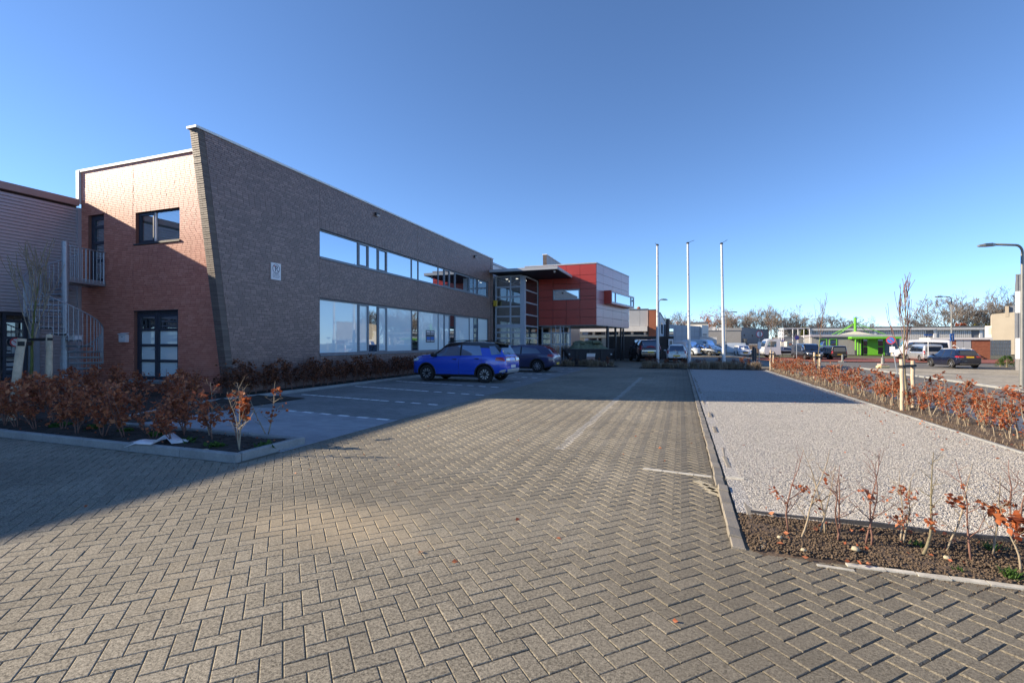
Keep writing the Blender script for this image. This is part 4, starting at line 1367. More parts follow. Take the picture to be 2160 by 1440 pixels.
for i in range(4):
    for j in range(len(rows) - 1):
        if i in (1, 2) and rows[j] >= WB[2] - .01 and rows[j + 1] <= WB[3] + .01: continue
        if i in (1, 2) and j == 2:
            panel_front(cols[i], cols[i + 1], rows[0] if False else rows[j], rows[j + 1]); continue
        panel_front(cols[i], cols[i + 1], rows[j], rows[j + 1])
w = MB(); t = .11
w.bbox(WB[0] + .02, WB[1] - .02, BY - .05, BY + .10, WB[2] + .01, WB[2] + t, .005); w.bbox(WB[0] + .02, WB[1] - .02, BY - .05, BY + .10, WB[3] - t, WB[3] - .01, .005)
w.bbox(WB[0] + .02, WB[0] + t, BY - .052, BY + .10, WB[2] + t, WB[3] - t, .005); w.bbox(WB[1] - t, WB[1] - .02, BY - .052, BY + .10, WB[2] + t, WB[3] - t, .005)
wf = w.build('box_window', M['light_frame'], wing)
MB().add([(WB[0] + t, BY - .005, WB[2] + t), (WB[1] - t, BY - .005, WB[2] + t), (WB[1] - t, BY - .005, WB[3] - t), (WB[0] + t, BY - .005, WB[3] - t)], [(0, 1, 2, 3)]).build('pane', M['mirror'], wf)
# splayed side: long panels
def side_pt(s, z, o):
    p = BC + tdir * s + ndir * o
    return (p.x, p.y, z)
srows = [BZ0, 3.62, 4.30, 4.98, 5.66, 6.30, 6.98, BZ1]
scols = [0, 1.55, 4.0, 6.4, BL]
bay = (1.75, 8.35, 4.72, 5.78)
for i in range(4):
    for j in range(len(srows) - 1):
        a, b, za, zb = scols[i] + GAP, scols[i + 1] - GAP, srows[j] + GAP, srows[j + 1] - GAP
        o_ = .012 + R.gauss(0, .0006)
        MB().add([side_pt(a, za, -.05), side_pt(b, za, -.05), side_pt(b, zb, -.05), side_pt(a, zb, -.05), side_pt(a, za, o_), side_pt(b, za, o_), side_pt(b, zb, o_), side_pt(a, zb, o_)],
                 [(4, 5, 6, 7), (0, 1, 5, 4), (1, 2, 6, 5), (2, 3, 7, 6), (3, 0, 4, 7)]).build('facade_panel', M['side_panel'], wing)
bw = MB(); OUT = .62
a, b, za, zb = bay
def sbox(mb, s0, s1, z0, z1, o0, o1, m=0):
    mb.add([side_pt(s0, z0, o0), side_pt(s1, z0, o0), side_pt(s1, z0, o1), side_pt(s0, z0, o1), side_pt(s0, z1, o0), side_pt(s1, z1, o0), side_pt(s1, z1, o1), side_pt(s0, z1, o1)],
           [(0, 3, 2, 1), (4, 5, 6, 7), (0, 1, 5, 4), (1, 2, 6, 5), (2, 3, 7, 6), (3, 0, 4, 7)], m)
sbox(bw, a, b, za, za + .08, .014, OUT); sbox(bw, a, b, zb - .06, zb, .014, OUT); sbox(bw, a, a + .08, za + .08, zb - .06, .014, OUT - .002); sbox(bw, b - .08, b, za + .08, zb - .06, .014, OUT - .002)
bo = bw.build('bay_window', M['panel'], wing)
bw = MB(); q0, q1 = za + .08, zb - .06
sbox(bw, a + .08, b - .08, q0, q0 + .10, OUT - .12, OUT + .01); sbox(bw, a + .08, b - .08, q1 - .08, q1, OUT - .12, OUT + .01)
for s in (a + .13, a + 1.15, b - .95, b - .13): sbox(bw, s - .05, s + .05, q0 + .10, q1 - .08, OUT - .12, OUT + .012)
bw.build('bay_frame', M['light_frame'], bo)
for s0, s1 in ((a + .18, a + 1.10), (a + 1.20, b - 1.0), (b - .9, b - .18)):
    MB().add([side_pt(s0, q0 + .1, OUT - .04), side_pt(s1, q0 + .1, OUT - .04), side_pt(s1, q1 - .08, OUT - .04), side_pt(s0, q1 - .08, OUT - .04)], [(0, 1, 2, 3)]).build('pane', M['mirror'], bo)
# columns and the dark pier
for (px, d, r) in ((1281.5, 38.6, .12), (1298, 43.2, .10), (1309.5, 44.2, .09), (1314.6, 45.0, .09)):
    p = at_d(px, d)
    MB().tube([(p.x, p.y, 0), (p.x, p.y, BZ0 - .03)], r, 14).build('column', M['dark_steel'], wing, smooth=True, sharp=40)
p0 = at_d(1184.5, 38.4); p1 = at_d(1195.5, 38.4)
MB().bbox(p0.x, p1.x, p0.y, p0.y + .6, 0, BZ0 - .03, .01).build('pier', M['black_brick'], wing)
# ground floor glazing under the box, set back
gf = MB(); GY = 37.4
xa, xb = -10.6, -8.3
for x in (xa, -9.85, -9.1, xb): gf.bbox(x - .05, x + .05, GY, GY + .1, 0, BZ0 - .03, .004)
for z in (.06, 1.5, 2.4, BZ0 - .10): gf.bbox(xa + .05, xb - .05, GY + .005, GY + .095, z - .045, z + .045, .004)
gfo = gf.build('entrance_front', M['light_frame'], wing)
for x0, x1 in ((xa, -9.85), (-9.85, -9.1), (-9.1, xb)):
    for z0, z1 in ((.1, 1.455), (1.545, 2.355)):
        MB().add([(x0 + .05, GY + .05, z0), (x1 - .05, GY + .05, z0), (x1 - .05, GY + .05, z1), (x0 + .05, GY + .05, z1)], [(0, 1, 2, 3)]).build('pane', M['clear'], gfo)
# tall brick fin behind the box
fin = thing('brick_fin', 'tall dark brick fin with a tan edge rising above the red wing', 'wall')
FX0, FX1, FY = -11.30, -10.97, 40.6
ft = 9.22
MB().add([(FX1, FY, 0), (FX1, FY + 14, 0), (FX1, FY + 14, ft), (FX1, FY - .5, ft), (FX0 + .004, FY, 0), (FX0 + .004, FY + 14, 0), (FX0 + .004, FY + 14, ft), (FX0 + .004, FY - .5, ft)],
         [(0, 1, 2, 3), (7, 6, 5, 4), (0, 3, 7, 4), (3, 2, 6, 7)]).build('fin_wall', M['dark_brick'], fin)
z = 7.0
while z < ft - .05:
    yy = FY - .5 * z / ft - .03
    MB().bbox(FX0, FX1 - .004, yy, yy + .2, z + .004, z + .058, .003).build('brick', M['tan_brick'], fin); z += .0625
MB().bbox(FX0 - .04, FX1 + .05, FY - .56, FY + 14.05, ft + .002, ft + .07, .006).build('coping', M['white_metal'], fin)

# ------------------------------------------------------------------ dark yard wall, skip, fence frames
p0, p1 = at_d(1283, 47.0), at_d(1421, 47.0)
u = (p1 - p0); u.z = 0; L_ = u.length; u.normalize(); ang = math.atan2(u.y, u.x)
yw = thing('yard_wall', 'low black brick yard wall behind the parked cars', 'wall', (p0.x, p0.y, 0), ang)
MB().box(0, L_, 0, .28, 0, 2.19).build('wall_core', M['rubber'], yw)
V, F, RN = [], [], []
z = 0.0; row = 0
while z < 2.15:
    x = (row % 2) * -.11
    while x < L_:
        a, b = max(0, x) + .006, min(L_, x + .22) - .006
        if b - a > .02:
            n = len(V); r_ = R.random(); yy = -.012 + R.gauss(0, .003)
            V += [(a, yy, z + .006), (b, yy, z + .006), (b, yy, z + .094), (a, yy, z + .094), (a, .02, z + .006), (b, .02, z + .006), (b, .02, z + .094), (a, .02, z + .094)]
            F += [(n, n + 1, n + 2, n + 3), (n + 3, n + 2, n + 6, n + 7), (n, n + 4, n + 5, n + 1)]; RN += [r_] * 8
        x += .22
    z += .1; row += 1
raw_build('brickwork', V, F, RN, M['black_brick'], yw, kind='stuff')
MB().bbox(-.03, L_ + .03, -.05, .33, 2.192, 2.25, .01).build('coping', M['dark_steel'], yw)
p = at_d(1415, 46.9)
sb = thing('wall_notice', 'white notice board at the end of the black yard wall', 'sign', (p.x, p.y - .06, 0), ang)
MB().bbox(-.24, .24, -.03, 0, 1.05, 1.98, .006).build('board', M['sign_white'], sb)
MB().box(-.14, .14, -.033, -.03, 1.45, 1.80).build('picture', M['lamp_grey'], sb)
MB().box(-.16, .16, -.033, -.03, 1.20, 1.24).build('text_line', M['ink'], sb)

p = at_d(1241, 34.7)
sk = thing('waste_skip', 'dark open skip heaped with bundled green material under the red wing', 'skip', (p.x, p.y, 0), YAW)
M['skip'] = mat('dark_skip_paint', (.020, .021, .030), .55, var=.3, scale=4)
s = MB(); hb, ht = 1.35, 1.72
def ringp(lx0, lx1, w, z): return [(lx0, -w, z), (lx1, -w, z), (lx1, w, z), (lx0, w, z)]
P_ = ringp(-1.25, 1.15, .80, .10) + ringp(-1.78, 1.72, .90, 1.13) + ringp(-1.72, 1.66, .84, 1.13) + ringp(-1.3, 1.2, .75, .7)
fsx = [(3, 2, 1, 0)]
for kx in range(3):
    for i in range(4):
        j = (i + 1) % 4
        fsx.append((kx * 4 + i, kx * 4 + j, kx * 4 + 4 + j, kx * 4 + 4 + i))
fsx.append((12, 13, 14, 15))
s.add(P_, fsx); s.build('skip_body', M['skip'], sk)
rm = MB(); rm.tube([(-1.78, -.9, 1.13), (1.72, -.9, 1.13), (1.72, .9, 1.13), (-1.78, .9, 1.13), (-1.78, -.9, 1.13)], .05, 6); rm.build('rim', M['dark_steel'], sk)
for x in (-.95, 0.0, .80):
    MB().add([(x - .05, -.84, .12), (x + .05, -.84, .12), (x + .055, -.97, 1.1), (x - .055, -.97, 1.1), (x - .05, -.78, .12), (x + .05, -.78, .12), (x + .055, -.88, 1.1), (x - .055, -.88, 1.1)],
             [(0, 1, 2, 3), (0, 3, 7, 4), (1, 5, 6, 2)]).build('rib', M['dark_steel'], sk)
for x in (-1.5, 1.45): MB().tube([(x, -.95, .8), (x, -1.06, .8)], .06, 10).build('lifting_lug', M['steel'], sk)
lb = MB(); lb.add([(.02 - .30, -.93, .40), (.30 - .0, -.93, .40), (.32, -.955, .62), (-.28, -.955, .62)], [(0, 1, 2, 3)], 1); lb.add([(-.28, -.956, .625), (.32, -.956, .625), (.34, -.985, .86), (-.26, -.985, .86)], [(0, 1, 2, 3)], 0)
lb.build('label_plate', [M['sign_white'], M['cap']], sk)
hm = mat('green_roof_bundles', (.13, .155, .10), .9, var=.4, scale=5, bmp=.6, bscale=20)
hp_ = MB(); rs = random.Random(4)
hz = []
for i in range(22):
    row_ = []
    for j in range(9):
        x = -1.66 + 3.26 * i / 21; y = -.78 + 1.56 * j / 8
        e_ = min(1, min(i, 21 - i) / 5) * min(1, min(j, 8 - j) / 1.5)
        row_.append((x, y, 1.0 + e_ * (.56 + rs.uniform(-.08, .10)) + .05 * math.sin(x * 5)))
    hz.append(row_)
hp_.grid(hz); ho = thing('green_heap', 'heap of rolled green roofing mats in the dark skip', 'heap', sk.location, YAW)
hp_.build('heap_base', hm, ho)
for i in range(12):
    x = -1.2 + rs.random() * 2.2; y = rs.uniform(-.7, .5); zz = 1.50 + rs.uniform(0, .18); l = rs.uniform(.5, 1.0); a = rs.gauss(0, .25)
    MB().tube([(x - l / 2 * math.cos(a), y, zz - .03 * rs.random()), (x, y + .05, zz + .02), (x + l / 2 * math.cos(a), y + l * .3 * math.sin(a), zz - .05)], [.11, .13, .10], 8).build('roll', hm, ho, smooth=True, sharp=50)
fe = thing('fence_panel', 'bare galvanised site fence panel beside the skip and entrance', 'fence')
a_, b_ = at_d(1172, 34.9), at_d(1189, 35.6)
def pipe(mb, a, b, z0, z1, r=.02): mb.tube([(a.x, a.y, z0), (b.x, b.y, z1)], r, 6)
for t in (0, .55, 1):
    q = a_.lerp(b_, t); m_ = MB(); pipe(m_, q, q, 0, 2.9); m_.build('post', M['steel'], fe)
for z in (.3, 1.45, 2.6): m_ = MB(); pipe(m_, a_, b_, z, z); m_.build('rail', M['steel'], fe)

# ------------------------------------------------------------------ buildings across the street
def turned(px0, d0, px1, deg):
    """Depth at px1 of a front that starts at px0 and comes forward to the right by an angle."""
    t = math.tan(math.radians(deg)); k0, k1 = (px0 - CX) / FPX, (px1 - CX) / FPX
    return d0 * (1 + t * k0) / (1 + t * k1)
class Facade:
    """A building front standing on a straight line between two points; x along it, y behind it."""
    def __init__(s, px0, d0, px1, d1, name, label, cat='building', group=None):
        s.a, b = at_d(px0, d0), at_d(px1, d1)
        s.z0 = min(s.a.z, b.z); s.u = Vector((b.x - s.a.x, b.y - s.a.y, 0)); s.L = s.u.length; s.u.normalize()
        s.ang = math.atan2(s.u.y, s.u.x)
        s.root = thing(name, label, cat, (s.a.x, s.a.y, s.z0), s.ang, group)
    def X(s, px):
        k_ = (px - CX) / FPX
        rx, ry = -SA + CA * k_, CA + SA * k_
        # a + t u = w r
        det = s.u.x * (-ry) + rx * s.u.y
        return (s.a.x * ry - s.a.y * rx) / det if abs(det) > 1e-9 else 0.0
    def D(s, px):
        t = s.X(px); x, y = s.a.x + s.u.x * t, s.a.y + s.u.y * t
        return -SA * x + CA * y
    def Z(s, px, py):
        return height_at(py, s.D(px)) - s.z0
    def part(s, mb, name, m, **kw):
        return mb.build(name, M[m] if isinstance(m, str) else m, s.root, **kw)
    def rect(s, pxa, pxb, pya, pyb, y0, y1, name, m, b=0.01):
        xa, xb = s.X(pxa), s.X(pxb); pm = (pxa + pxb) / 2
        return s.part(MB().bbox(xa, xb, y0, y1, s.Z(pm, pyb), s.Z(pm, pya), b), name, m)

grey = lambda n, c, r=.6, **k: mat(n, c, r, **k)
M['pale_panel'] = grey('pale_grey_panel', (.40, .41, .42), .5, var=.05)
M['pale_blue'] = grey('pale_blue_metal', (.34, .42, .50), .45, var=.06)
M['orange_brick'] = brick_mat('orange_brick', [(.24, .075, .04), (.32, .105, .055), (.40, .15, .08)], .8)
M['steelblue'] = grey('blue_grey_metal', (.22, .27, .34), .5, var=.08)
M['beige'] = grey('beige_render', (.47, .42, .34), .8, var=.10)
M['cream'] = grey('cream_storefront', (.55, .52, .42), .7, var=.08)
M['mid_grey'] = grey('grey_render', (.26, .255, .25), .8, var=.10)
M['slate'] = grey('slate_metal', (.17, .18, .20), .5, var=.1)
M['white_clad'] = grey('white_cladding', (.60, .59, .57), .6, var=.07)
M['green_paint'] = grey('bright_green_paint', (.14, .44, .025), .45, var=.06)
M['wood'] = grey('weathered_boards', (.20, .15, .115), .9, var=.3, scale=6)
M['beige_brick'] = brick_mat('beige_brick', [(.30, .25, .19), (.37, .32, .25), (.44, .385, .30)], .8)

# office with the orange brick pier
f = Facade(1190, 64, 1391, 60, 'far_office', 'pale grey two storey office with an orange brick pier behind the flagpoles')
zt = f.Z(1350, 652.5)
f.part(MB().box(0, f.X(1368), .35, 30, 0, f.Z(1340, 689)), 'body', 'beige')
f.part(MB().box(f.X(1327), f.X(1368), .3, 30, f.Z(1340, 689) + .003, zt - .03), 'upper_body', 'pale_panel')
for a, b in ((1327, 1349.6), (1350, 1367)): f.rect(a, b, 653, 688, -.05, .298, 'facade_panel', 'pale_panel')
f.rect(1325.5, 1368, 651.2, 653.2, -.12, .4, 'coping', 'lamp_grey')
f.part(MB().box(f.X(1369), f.X(1384), -.35, 1.0, 0, f.Z(1376, 654)), 'brick_pier', 'orange_brick')
f.part(MB().bbox(f.X(1368.5), f.X(1384.6), -.40, 1.05, f.Z(1376, 654) + .003, f.Z(1376, 652.8), .01), 'coping', 'lamp_grey')
f.part(MB().box(f.X(1369), f.X(1391), 1.01, 40, 0, f.Z(1390, 659)), 'side_wing', 'pale_blue')
f.part(MB().bbox(f.X(1384.6), f.X(1391) + .1, .95, 40.1, f.Z(1390, 659) + .003, f.Z(1390, 657.5), .01), 'coping', 'lamp_grey')
sx = f.X(1391)
f.part(MB().box(sx - .02, sx + .05, 4, 13, 2.9, 4.4).box(sx - .02, sx + .04, 22, 24, 0, 2.2), 'side_window', 'mirror')
f.part(MB().bbox(0, f.X(1366), -.75, .34, f.Z(1300, 699.5), f.Z(1300, 689.2), .02), 'canopy_band', 'white_clad')
for i, px in enumerate(range(1196, 1366, 27)):
    f.part(MB().box(f.X(px + 5), f.X(min(px + 27, 1365)), .1, .34, f.Z(1300, 706), f.Z(1300, 699.7)), 'clerestory_window', 'tint')
    f.part(MB().bbox(f.X(px), f.X(px + 5), -.05, .34, f.Z(1300, 706), f.Z(1300, 699.7), .01), 'post', 'white_clad')
f.part(MB().bbox(0, f.X(1367), -.06, .345, f.Z(1300, 712), f.Z(1300, 706.2), .01), 'sill_band', 'cream')
for px in (1233, 1262): f.part(MB().box(f.X(px), f.X(px + 25), .2, .36, .6, f.Z(1300, 713)), 'shop_window', 'mirror')
for px in (1210, 1232, 1259.5, 1288): f.part(MB().bbox(f.X(px), f.X(px + 2), .1, .37, 0, f.Z(1300, 713), .01), 'post', 'white_clad')
f.part(MB().lathe([(0, 0), (.22, 0), (.22, .5), (.28, .55), (.1, .75), (0, .75)], 10, c=(f.X(1341), 5, zt - .03)), 'roof_vent', 'orange_brick')
p = at_d(1408.5, 61)
ch = thing('flue_stack', 'dark flue pipe with bracket arms beside the pale blue side wall', 'flue', p)
MB().tube([(0, 0, 0), (0, 0, height_at(672, 61))], .22, 10).build('pipe', M['dark_steel'], ch)
MB().tube([(-.35, 0, 4.1), (.35, 0, 4.1)], .05, 6).build('bracket', M['steel'], ch)

f = Facade(1411, 78, 1500, 90, 'blue_grey_hall', 'blue grey metal hall with panel joints behind the parked vans')
zt = f.Z(1411, 684)
f.part(MB().box(0, f.X(1477), .05, 10, 0, zt), 'body', 'slate')
for a, b in ((1411, 1424), (1424, 1438.5), (1438.5, 1452), (1452, 1465), (1465, 1477)):
    zz = [0, 1.5, 2.65, 3.6, zt - .03]
    for c_, d_ in zip(zz, zz[1:]): f.part(MB().bbox(f.X(a) + .03, f.X(b) - .03, 0, .06, c_ + .02, d_ - .02, .01), 'facade_panel', 'steelblue')
f.part(MB().box(f.X(1411.5), f.X(1420), -.02, .05, 2.9, 3.9), 'window', 'mirror')
f.part(MB().bbox(f.X(1477), f.X(1491), -.3, 9, 0, zt + .2, .02), 'white_block', 'white_clad')
for i in range(3): f.part(MB().bbox(f.X(1479), f.X(1487), -.33, -.29, 2.1 + i * .45, 2.35 + i * .45, .01), 'louver', 'slate')
f = Facade(1446, 104, 1493, turned(1446, 104, 1493, 22), 'beige_block', 'beige rendered block rising behind the blue grey hall')
f.part(MB().box(0, f.X(1492), 0, 10, 0, f.Z(1470, 681)), 'body', 'beige'); f.rect(1445, 1493.5, 679, 681, -.2, 10.2, 'roof_edge', 'slate')
f = Facade(1476, 74, 1512, turned(1476, 74, 1512, 22), 'white_ramp_wall', 'white free standing wall behind the white vans', 'wall')
f.part(MB().bbox(0, f.L, 0, .4, 0, f.Z(1500, 711), .02), 'wall_body', 'white_clad'); f.part(MB().bbox(-.05, f.L + .05, -.05, .45, f.Z(1500, 711) + .003, f.Z(1500, 710.3), .01), 'coping', 'white_clad')
f = Facade(1492, 95, 1563, turned(1492, 95, 1563, 24), 'grey_hall', 'low grey hall with a set back upper edge behind the white cars')
f.part(MB().box(0, f.L, 0, 14, 0, f.Z(1520, 697.5)), 'body', 'mid_grey'); f.rect(1527, 1565, 691.5, 697.3, .6, 14, 'upper_edge', 'mid_grey'); f.rect(1491, 1563.4, 696.3, 697.8, -.1, .5, 'coping', 'slate')
f.part(MB().bbox(f.X(1494), f.X(1499), -.05, .1, 1.6, 3.0, .01), 'window', 'mirror')
for px, w_, h_ in ((1502, 7, 9), (1511, 4, 6), (1516, 6, 7)): f.part(MB().bbox(f.X(px), f.X(px + w_), 2, 4, f.Z(1520, 697.5), f.Z(1520, 697.5 - h_), .03), 'roof_unit', 'white_clad')
f = Facade(1563.5, 95, 1622, 112, 'slate_hall', 'slate coloured hall wing behind the round road sign')
f.part(MB().box(0, f.L, 0, 12, 0, f.Z(1564, 691.5)), 'body', 'slate')
f.part(MB().bbox(-.05, f.L, -.1, .3, f.Z(1564, 691.5) + .003, f.Z(1564, 690), .01), 'coping', 'lamp_grey')
f.part(MB().box(f.X(1566), f.X(1575), -.04, .1, 1.1, 2.9), 'window', 'tint'); f.part(MB().box(f.X(1597), f.X(1604), -.04, .1, 0, 2.3), 'door', 'navy')
for px in (1569, 1586): f.part(MB().box(f.X(px), f.X(px + 1.6), -.06, .1, 3.4, 3.8), 'wall_light', 'dark_steel')
f = Facade(1580, 84, 1618, turned(1580, 84, 1618, 20), 'board_fence', 'low weathered board fence beside the white lorry', 'fence')
n_ = 22
bme = MB().bbox(.012, f.L / n_ - .012, 0, .05, 0, f.Z(1600, 727), .008).mesh('board', M['wood'])
for i in range(n_): inst('board', bme, f.root, (f.L / n_ * i, R.gauss(0, .008), 0))
f.part(MB().bbox(-.02, f.L + .02, -.03, .08, f.Z(1600, 727), f.Z(1600, 725.8), .008), 'rail', 'white_clad')
f = Facade(1643, 92, 1694, turned(1643, 92, 1694, 20), 'dark_shed', 'dark grey flat roofed shed behind the silver estate car')
f.part(MB().box(0, f.L, 0, 8, 0, f.Z(1670, 711)), 'body', 'slate'); f.rect(1642, 1695, 710, 711, -.1, 8.1, 'coping', 'lamp_grey')
f = Facade(1660, 80, 1675, 80, 'cream_van', 'small cream box body standing behind the silver estate car', 'box body')
f.part(MB().bbox(0, f.L, 0, 3, .3, f.Z(1667, 720), .05), 'box', 'cream'); f.part(MB().box(f.X(1664), f.X(1670), -.02, .02, f.Z(1667, 728), f.Z(1667, 723.5)), 'window', 'tint')

# long white clad hall, right
f = Facade(1709, 110, 2096, turned(1709, 110, 2096, 16), 'white_clad_hall', 'long low white clad hall behind the green entrance')
zt = f.Z(1900, 691)
f.part(MB().box(0, f.L, .1, 25, 0, zt - .05), 'body', 'slate')
f.part(MB().bbox(-.3, f.L + .2, -.45, .3, f.Z(1900, 696.5), f.Z(1900, 692.2), .02), 'fascia', 'white_clad')
f.part(MB().box(-.3, f.L + .2, -.4, 25, f.Z(1900, 692.2) + .003, f.Z(1900, 688.5)), 'roof', 'lamp_grey')
xs_ = [1710, 1799, 1846, 1972, 2069, 2095]
for a, b in zip(xs_, xs_[1:]):
    x = f.X(a) + .35; xe = f.X(b) - (1.6 if a in (1846, 1972) else .3)
    rb = MB()
    while x < xe:
        rb.box(x, min(x + .26, xe), 0, .1, .2, f.Z(1900, 697.5)); x += .34
    f.part(rb, 'rib_cladding', 'white_clad', kind='stuff')
for a in xs_: f.part(MB().bbox(f.X(a) - .25, f.X(a) + .25, -.12, .12, 0, f.Z(1900, 696.7), .02), 'post', 'white_metal')
f.rect(1846, 1971, 693.5, 695.5, -.5, -.46, 'fascia_strip', 'white_metal')

# green entrance
f = Facade(1712, 84, 1900, turned(1712, 84, 1900, 22), 'green_entrance', 'single storey grey block with bright green entrance and mast')
zt = f.Z(1800, 705.5)
f.part(MB().box(0, f.X(1818), 0, 9, 0, zt - .4), 'body', 'mid_grey')
f.part(MB().box(f.X(1818) + .01, f.L, .5, 9, 0, zt - .4), 'rear_body', 'steelblue')
f.part(MB().bbox(-.2, f.L + .2, -.35, 9.2, zt - .4 + .003, zt, .03), 'roof_edge', 'cladding')
for a, b in ((1728, 1744.5), (1749, 1765.5)):
    m_ = MB(); xa, xb, za, zb = f.X(a), f.X(b), f.Z(1746, 730), f.Z(1746, 714.5)
    m_.bbox(xa, xb, -.06, .05, zb - .12, zb, .01); m_.bbox(xa, xa + .13, -.062, .05, za, zb - .12, .01); m_.bbox(xb - .13, xb, -.062, .05, za, zb - .12, .01); m_.bbox(xa + .13, xb - .13, -.06, .05, za, za + .1, .01)
    w_ = f.part(m_, 'window_frame', 'green_paint')
    MB().add([(xa + .13, -.02, za + .1), (xb - .13, -.02, za + .1), (xb - .13, -.02, zb - .12), (xa + .13, -.02, zb - .12)], [(0, 1, 2, 3)]).build('pane', M['tint'], w_)
f.part(MB().bbox(f.X(1788), f.X(1890), -2.4, .0, f.Z(1830, 714.5), f.Z(1830, 710.3), .02), 'canopy', 'green_paint')
f.part(MB().box(f.X(1820), f.X(1866), -.10, .45, 0, f.Z(1840, 714.6)), 'door_wall', 'green_paint')
for a, b in ((1820.5, 1829), (1851.5, 1862)):
    for c_, d_ in ((f.Z(1840, 729.5), f.Z(1840, 716)), (f.Z(1840, 747), f.Z(1840, 732))):
        f.part(MB().add([(f.X(a), -.115, c_), (f.X(b), -.115, c_), (f.X(b), -.115, d_), (f.X(a), -.115, d_)], [(0, 1, 2, 3)]), 'window', 'mirror')
for px in (1797, 1809, 1814): f.part(MB().tube([(f.X(px), -2.2 if px == 1797 else -.3, 0), (f.X(px), -2.2 if px == 1797 else -.3, f.Z(1830, 714.5))], .12, 8), 'column', 'green_paint')
f.part(MB().tube([(f.X(1797), -2.2, 0), (f.X(1797), -2.2, .85)], .15, 8), 'column_base', 'dark_steel')
gt = MB(); x = f.X(1867)
while x < f.X(1882): gt.box(x, x + .05, -.5, -.44, .1, 2.5); x += .16
gt.box(f.X(1867), f.X(1882), -.51, -.43, 2.45, 2.55); gt.box(f.X(1867), f.X(1882), -.51, -.43, .05, .12)
f.part(gt, 'bar_gate', 'slate')
mt = f.X(1815); mz = f.Z(1815, 668.5)
f.part(MB().tube([(mt, 3, zt - .1), (mt, 3, mz)], [.22, .22], 8), 'mast', 'green_paint')
for px, py in ((1762, 705), (1783, 703), (1862, 700), (1884, 706)): f.part(MB().tube([(f.X(px), 3 if abs(px - 1822) > 45 else 6, zt - .05), (mt, 3, f.Z(1815, 679.5))], .07, 6), 'stay', 'green_paint')
f.part(MB().add([(mt - 2.4, 1.5, zt), (mt + 2.4, 1.5, zt), (mt + 2.4, 4.5, zt), (mt - 2.4, 4.5, zt), (mt, 3, f.Z(1815, 697))], [(0, 1, 4), (1, 2, 4), (2, 3, 4), (3, 0, 4)]), 'tent_roof', 'cream')

# brick transformer house
f = Facade(1964, 62, 2089, turned(1964, 62, 2089, 22), 'brick_kiosk', 'low red brick kiosk with grey double doors and a white roof edge')
zt = f.Z(2030, 712)
f.part(MB().box(0, f.L, .02, 3.2, 0, zt - .28), 'body', 'red_mortar')
V, F, RN = [], [], []
z = 0.0; row = 0
while z < zt - .36:
    x = -.11 * (row % 2)
    while x < f.L:
        a, b = max(0, x) + .006, min(f.L, x + .22) - .006
        if b - a > .02 and not (f.X(2017) < (a + b) / 2 < f.X(2048)):
            n = len(V); r_ = R.random(); V += [(a, -.005, z + .006), (b, -.005, z + .006), (b, -.005, z + .058), (a, -.005, z + .058), (a, .03, z + .006), (b, .03, z + .006), (b, .03, z + .058), (a, .03, z + .058)]
            F += [(n, n + 1, n + 2, n + 3), (n + 3, n + 2, n + 6, n + 7), (n, n + 4, n + 5, n + 1), (n + 1, n + 5, n + 6, n + 2), (n, n + 3, n + 7, n + 4)]; RN += [r_] * 8
        x += .22
    z += .0625; row += 1
raw_build('brickwork', V, F, RN, M['orange_brick'], f.root, kind='stuff')
f.part(MB().bbox(-.15, f.L + .15, -.18, 3.35, zt - .277, zt, .02), 'roof_slab', 'white_clad')
for a, b in ((2017, 2032), (2032.6, 2048)): f.part(MB().bbox(f.X(a), f.X(b), -.03, .05, .05, zt - .3, .01), 'door', 'pale_panel')
f.part(MB().box(f.X(2029), f.X(2036), -.036, -.03, 1.2, 1.45), 'notice', 'sign_white')
ar = MB(); ar.tube([(f.X(1995), -1.0, 0), (f.X(1995), -1.0, 1.45), (f.X(2005), -1.0, 1.75), (f.X(2014), -1.0, 1.45), (f.X(2014), -1.0, 0)], .07, 6)
o = thing('white_bike_hoop', 'white tubular hoop standing in front of the red brick kiosk', 'hoop', f.root.location, f.ang); ar.build('hoop', M['white_metal'], o)
# beige brick building and white annex
f = Facade(2092, 86, 2260, turned(2092, 86, 2260, 44), 'beige_brick_house', 'tall windowless beige brick wall with a chimney at the right')
zt = f.Z(2120, 657.5)
xa, xb = 0, f.L
f.part(MB().add([(0, 0, 0), (xb, 0, 0), (xb, 0, zt + .4), (0, 0, zt - .35), (0, 9, 0), (xb, 9, 0), (xb, 9, zt + .4), (0, 9, zt - .35)], [(0, 1, 2, 3), (5, 4, 7, 6), (0, 3, 7, 4), (1, 5, 6, 2), (3, 2, 6, 7)]), 'brick_wall', 'beige_brick')
f.part(MB().bbox(f.X(2120.5), f.X(2128), -.05, .9, zt - .9, f.Z(2124, 645.5), .01), 'chimney', 'beige_brick')
f.part(MB().bbox(f.X(2128.5), f.X(2150), .4, 5, zt - .3, f.Z(2124, 645), .05), 'roof_dormer', 'slate')
f = Facade(2078, 88, 2094, turned(2078, 88, 2094, 44), 'white_annex', 'small white annex between the white clad hall and beige brick wall')
f.part(MB().bbox(0, f.L, 0, 4, 0, f.Z(2086, 687), .03), 'body', 'white_clad'); f.part(MB().box(f.X(2085), f.X(2091), -.03, .02, f.Z(2086, 705), f.Z(2086, 691)), 'panel', 'cream')
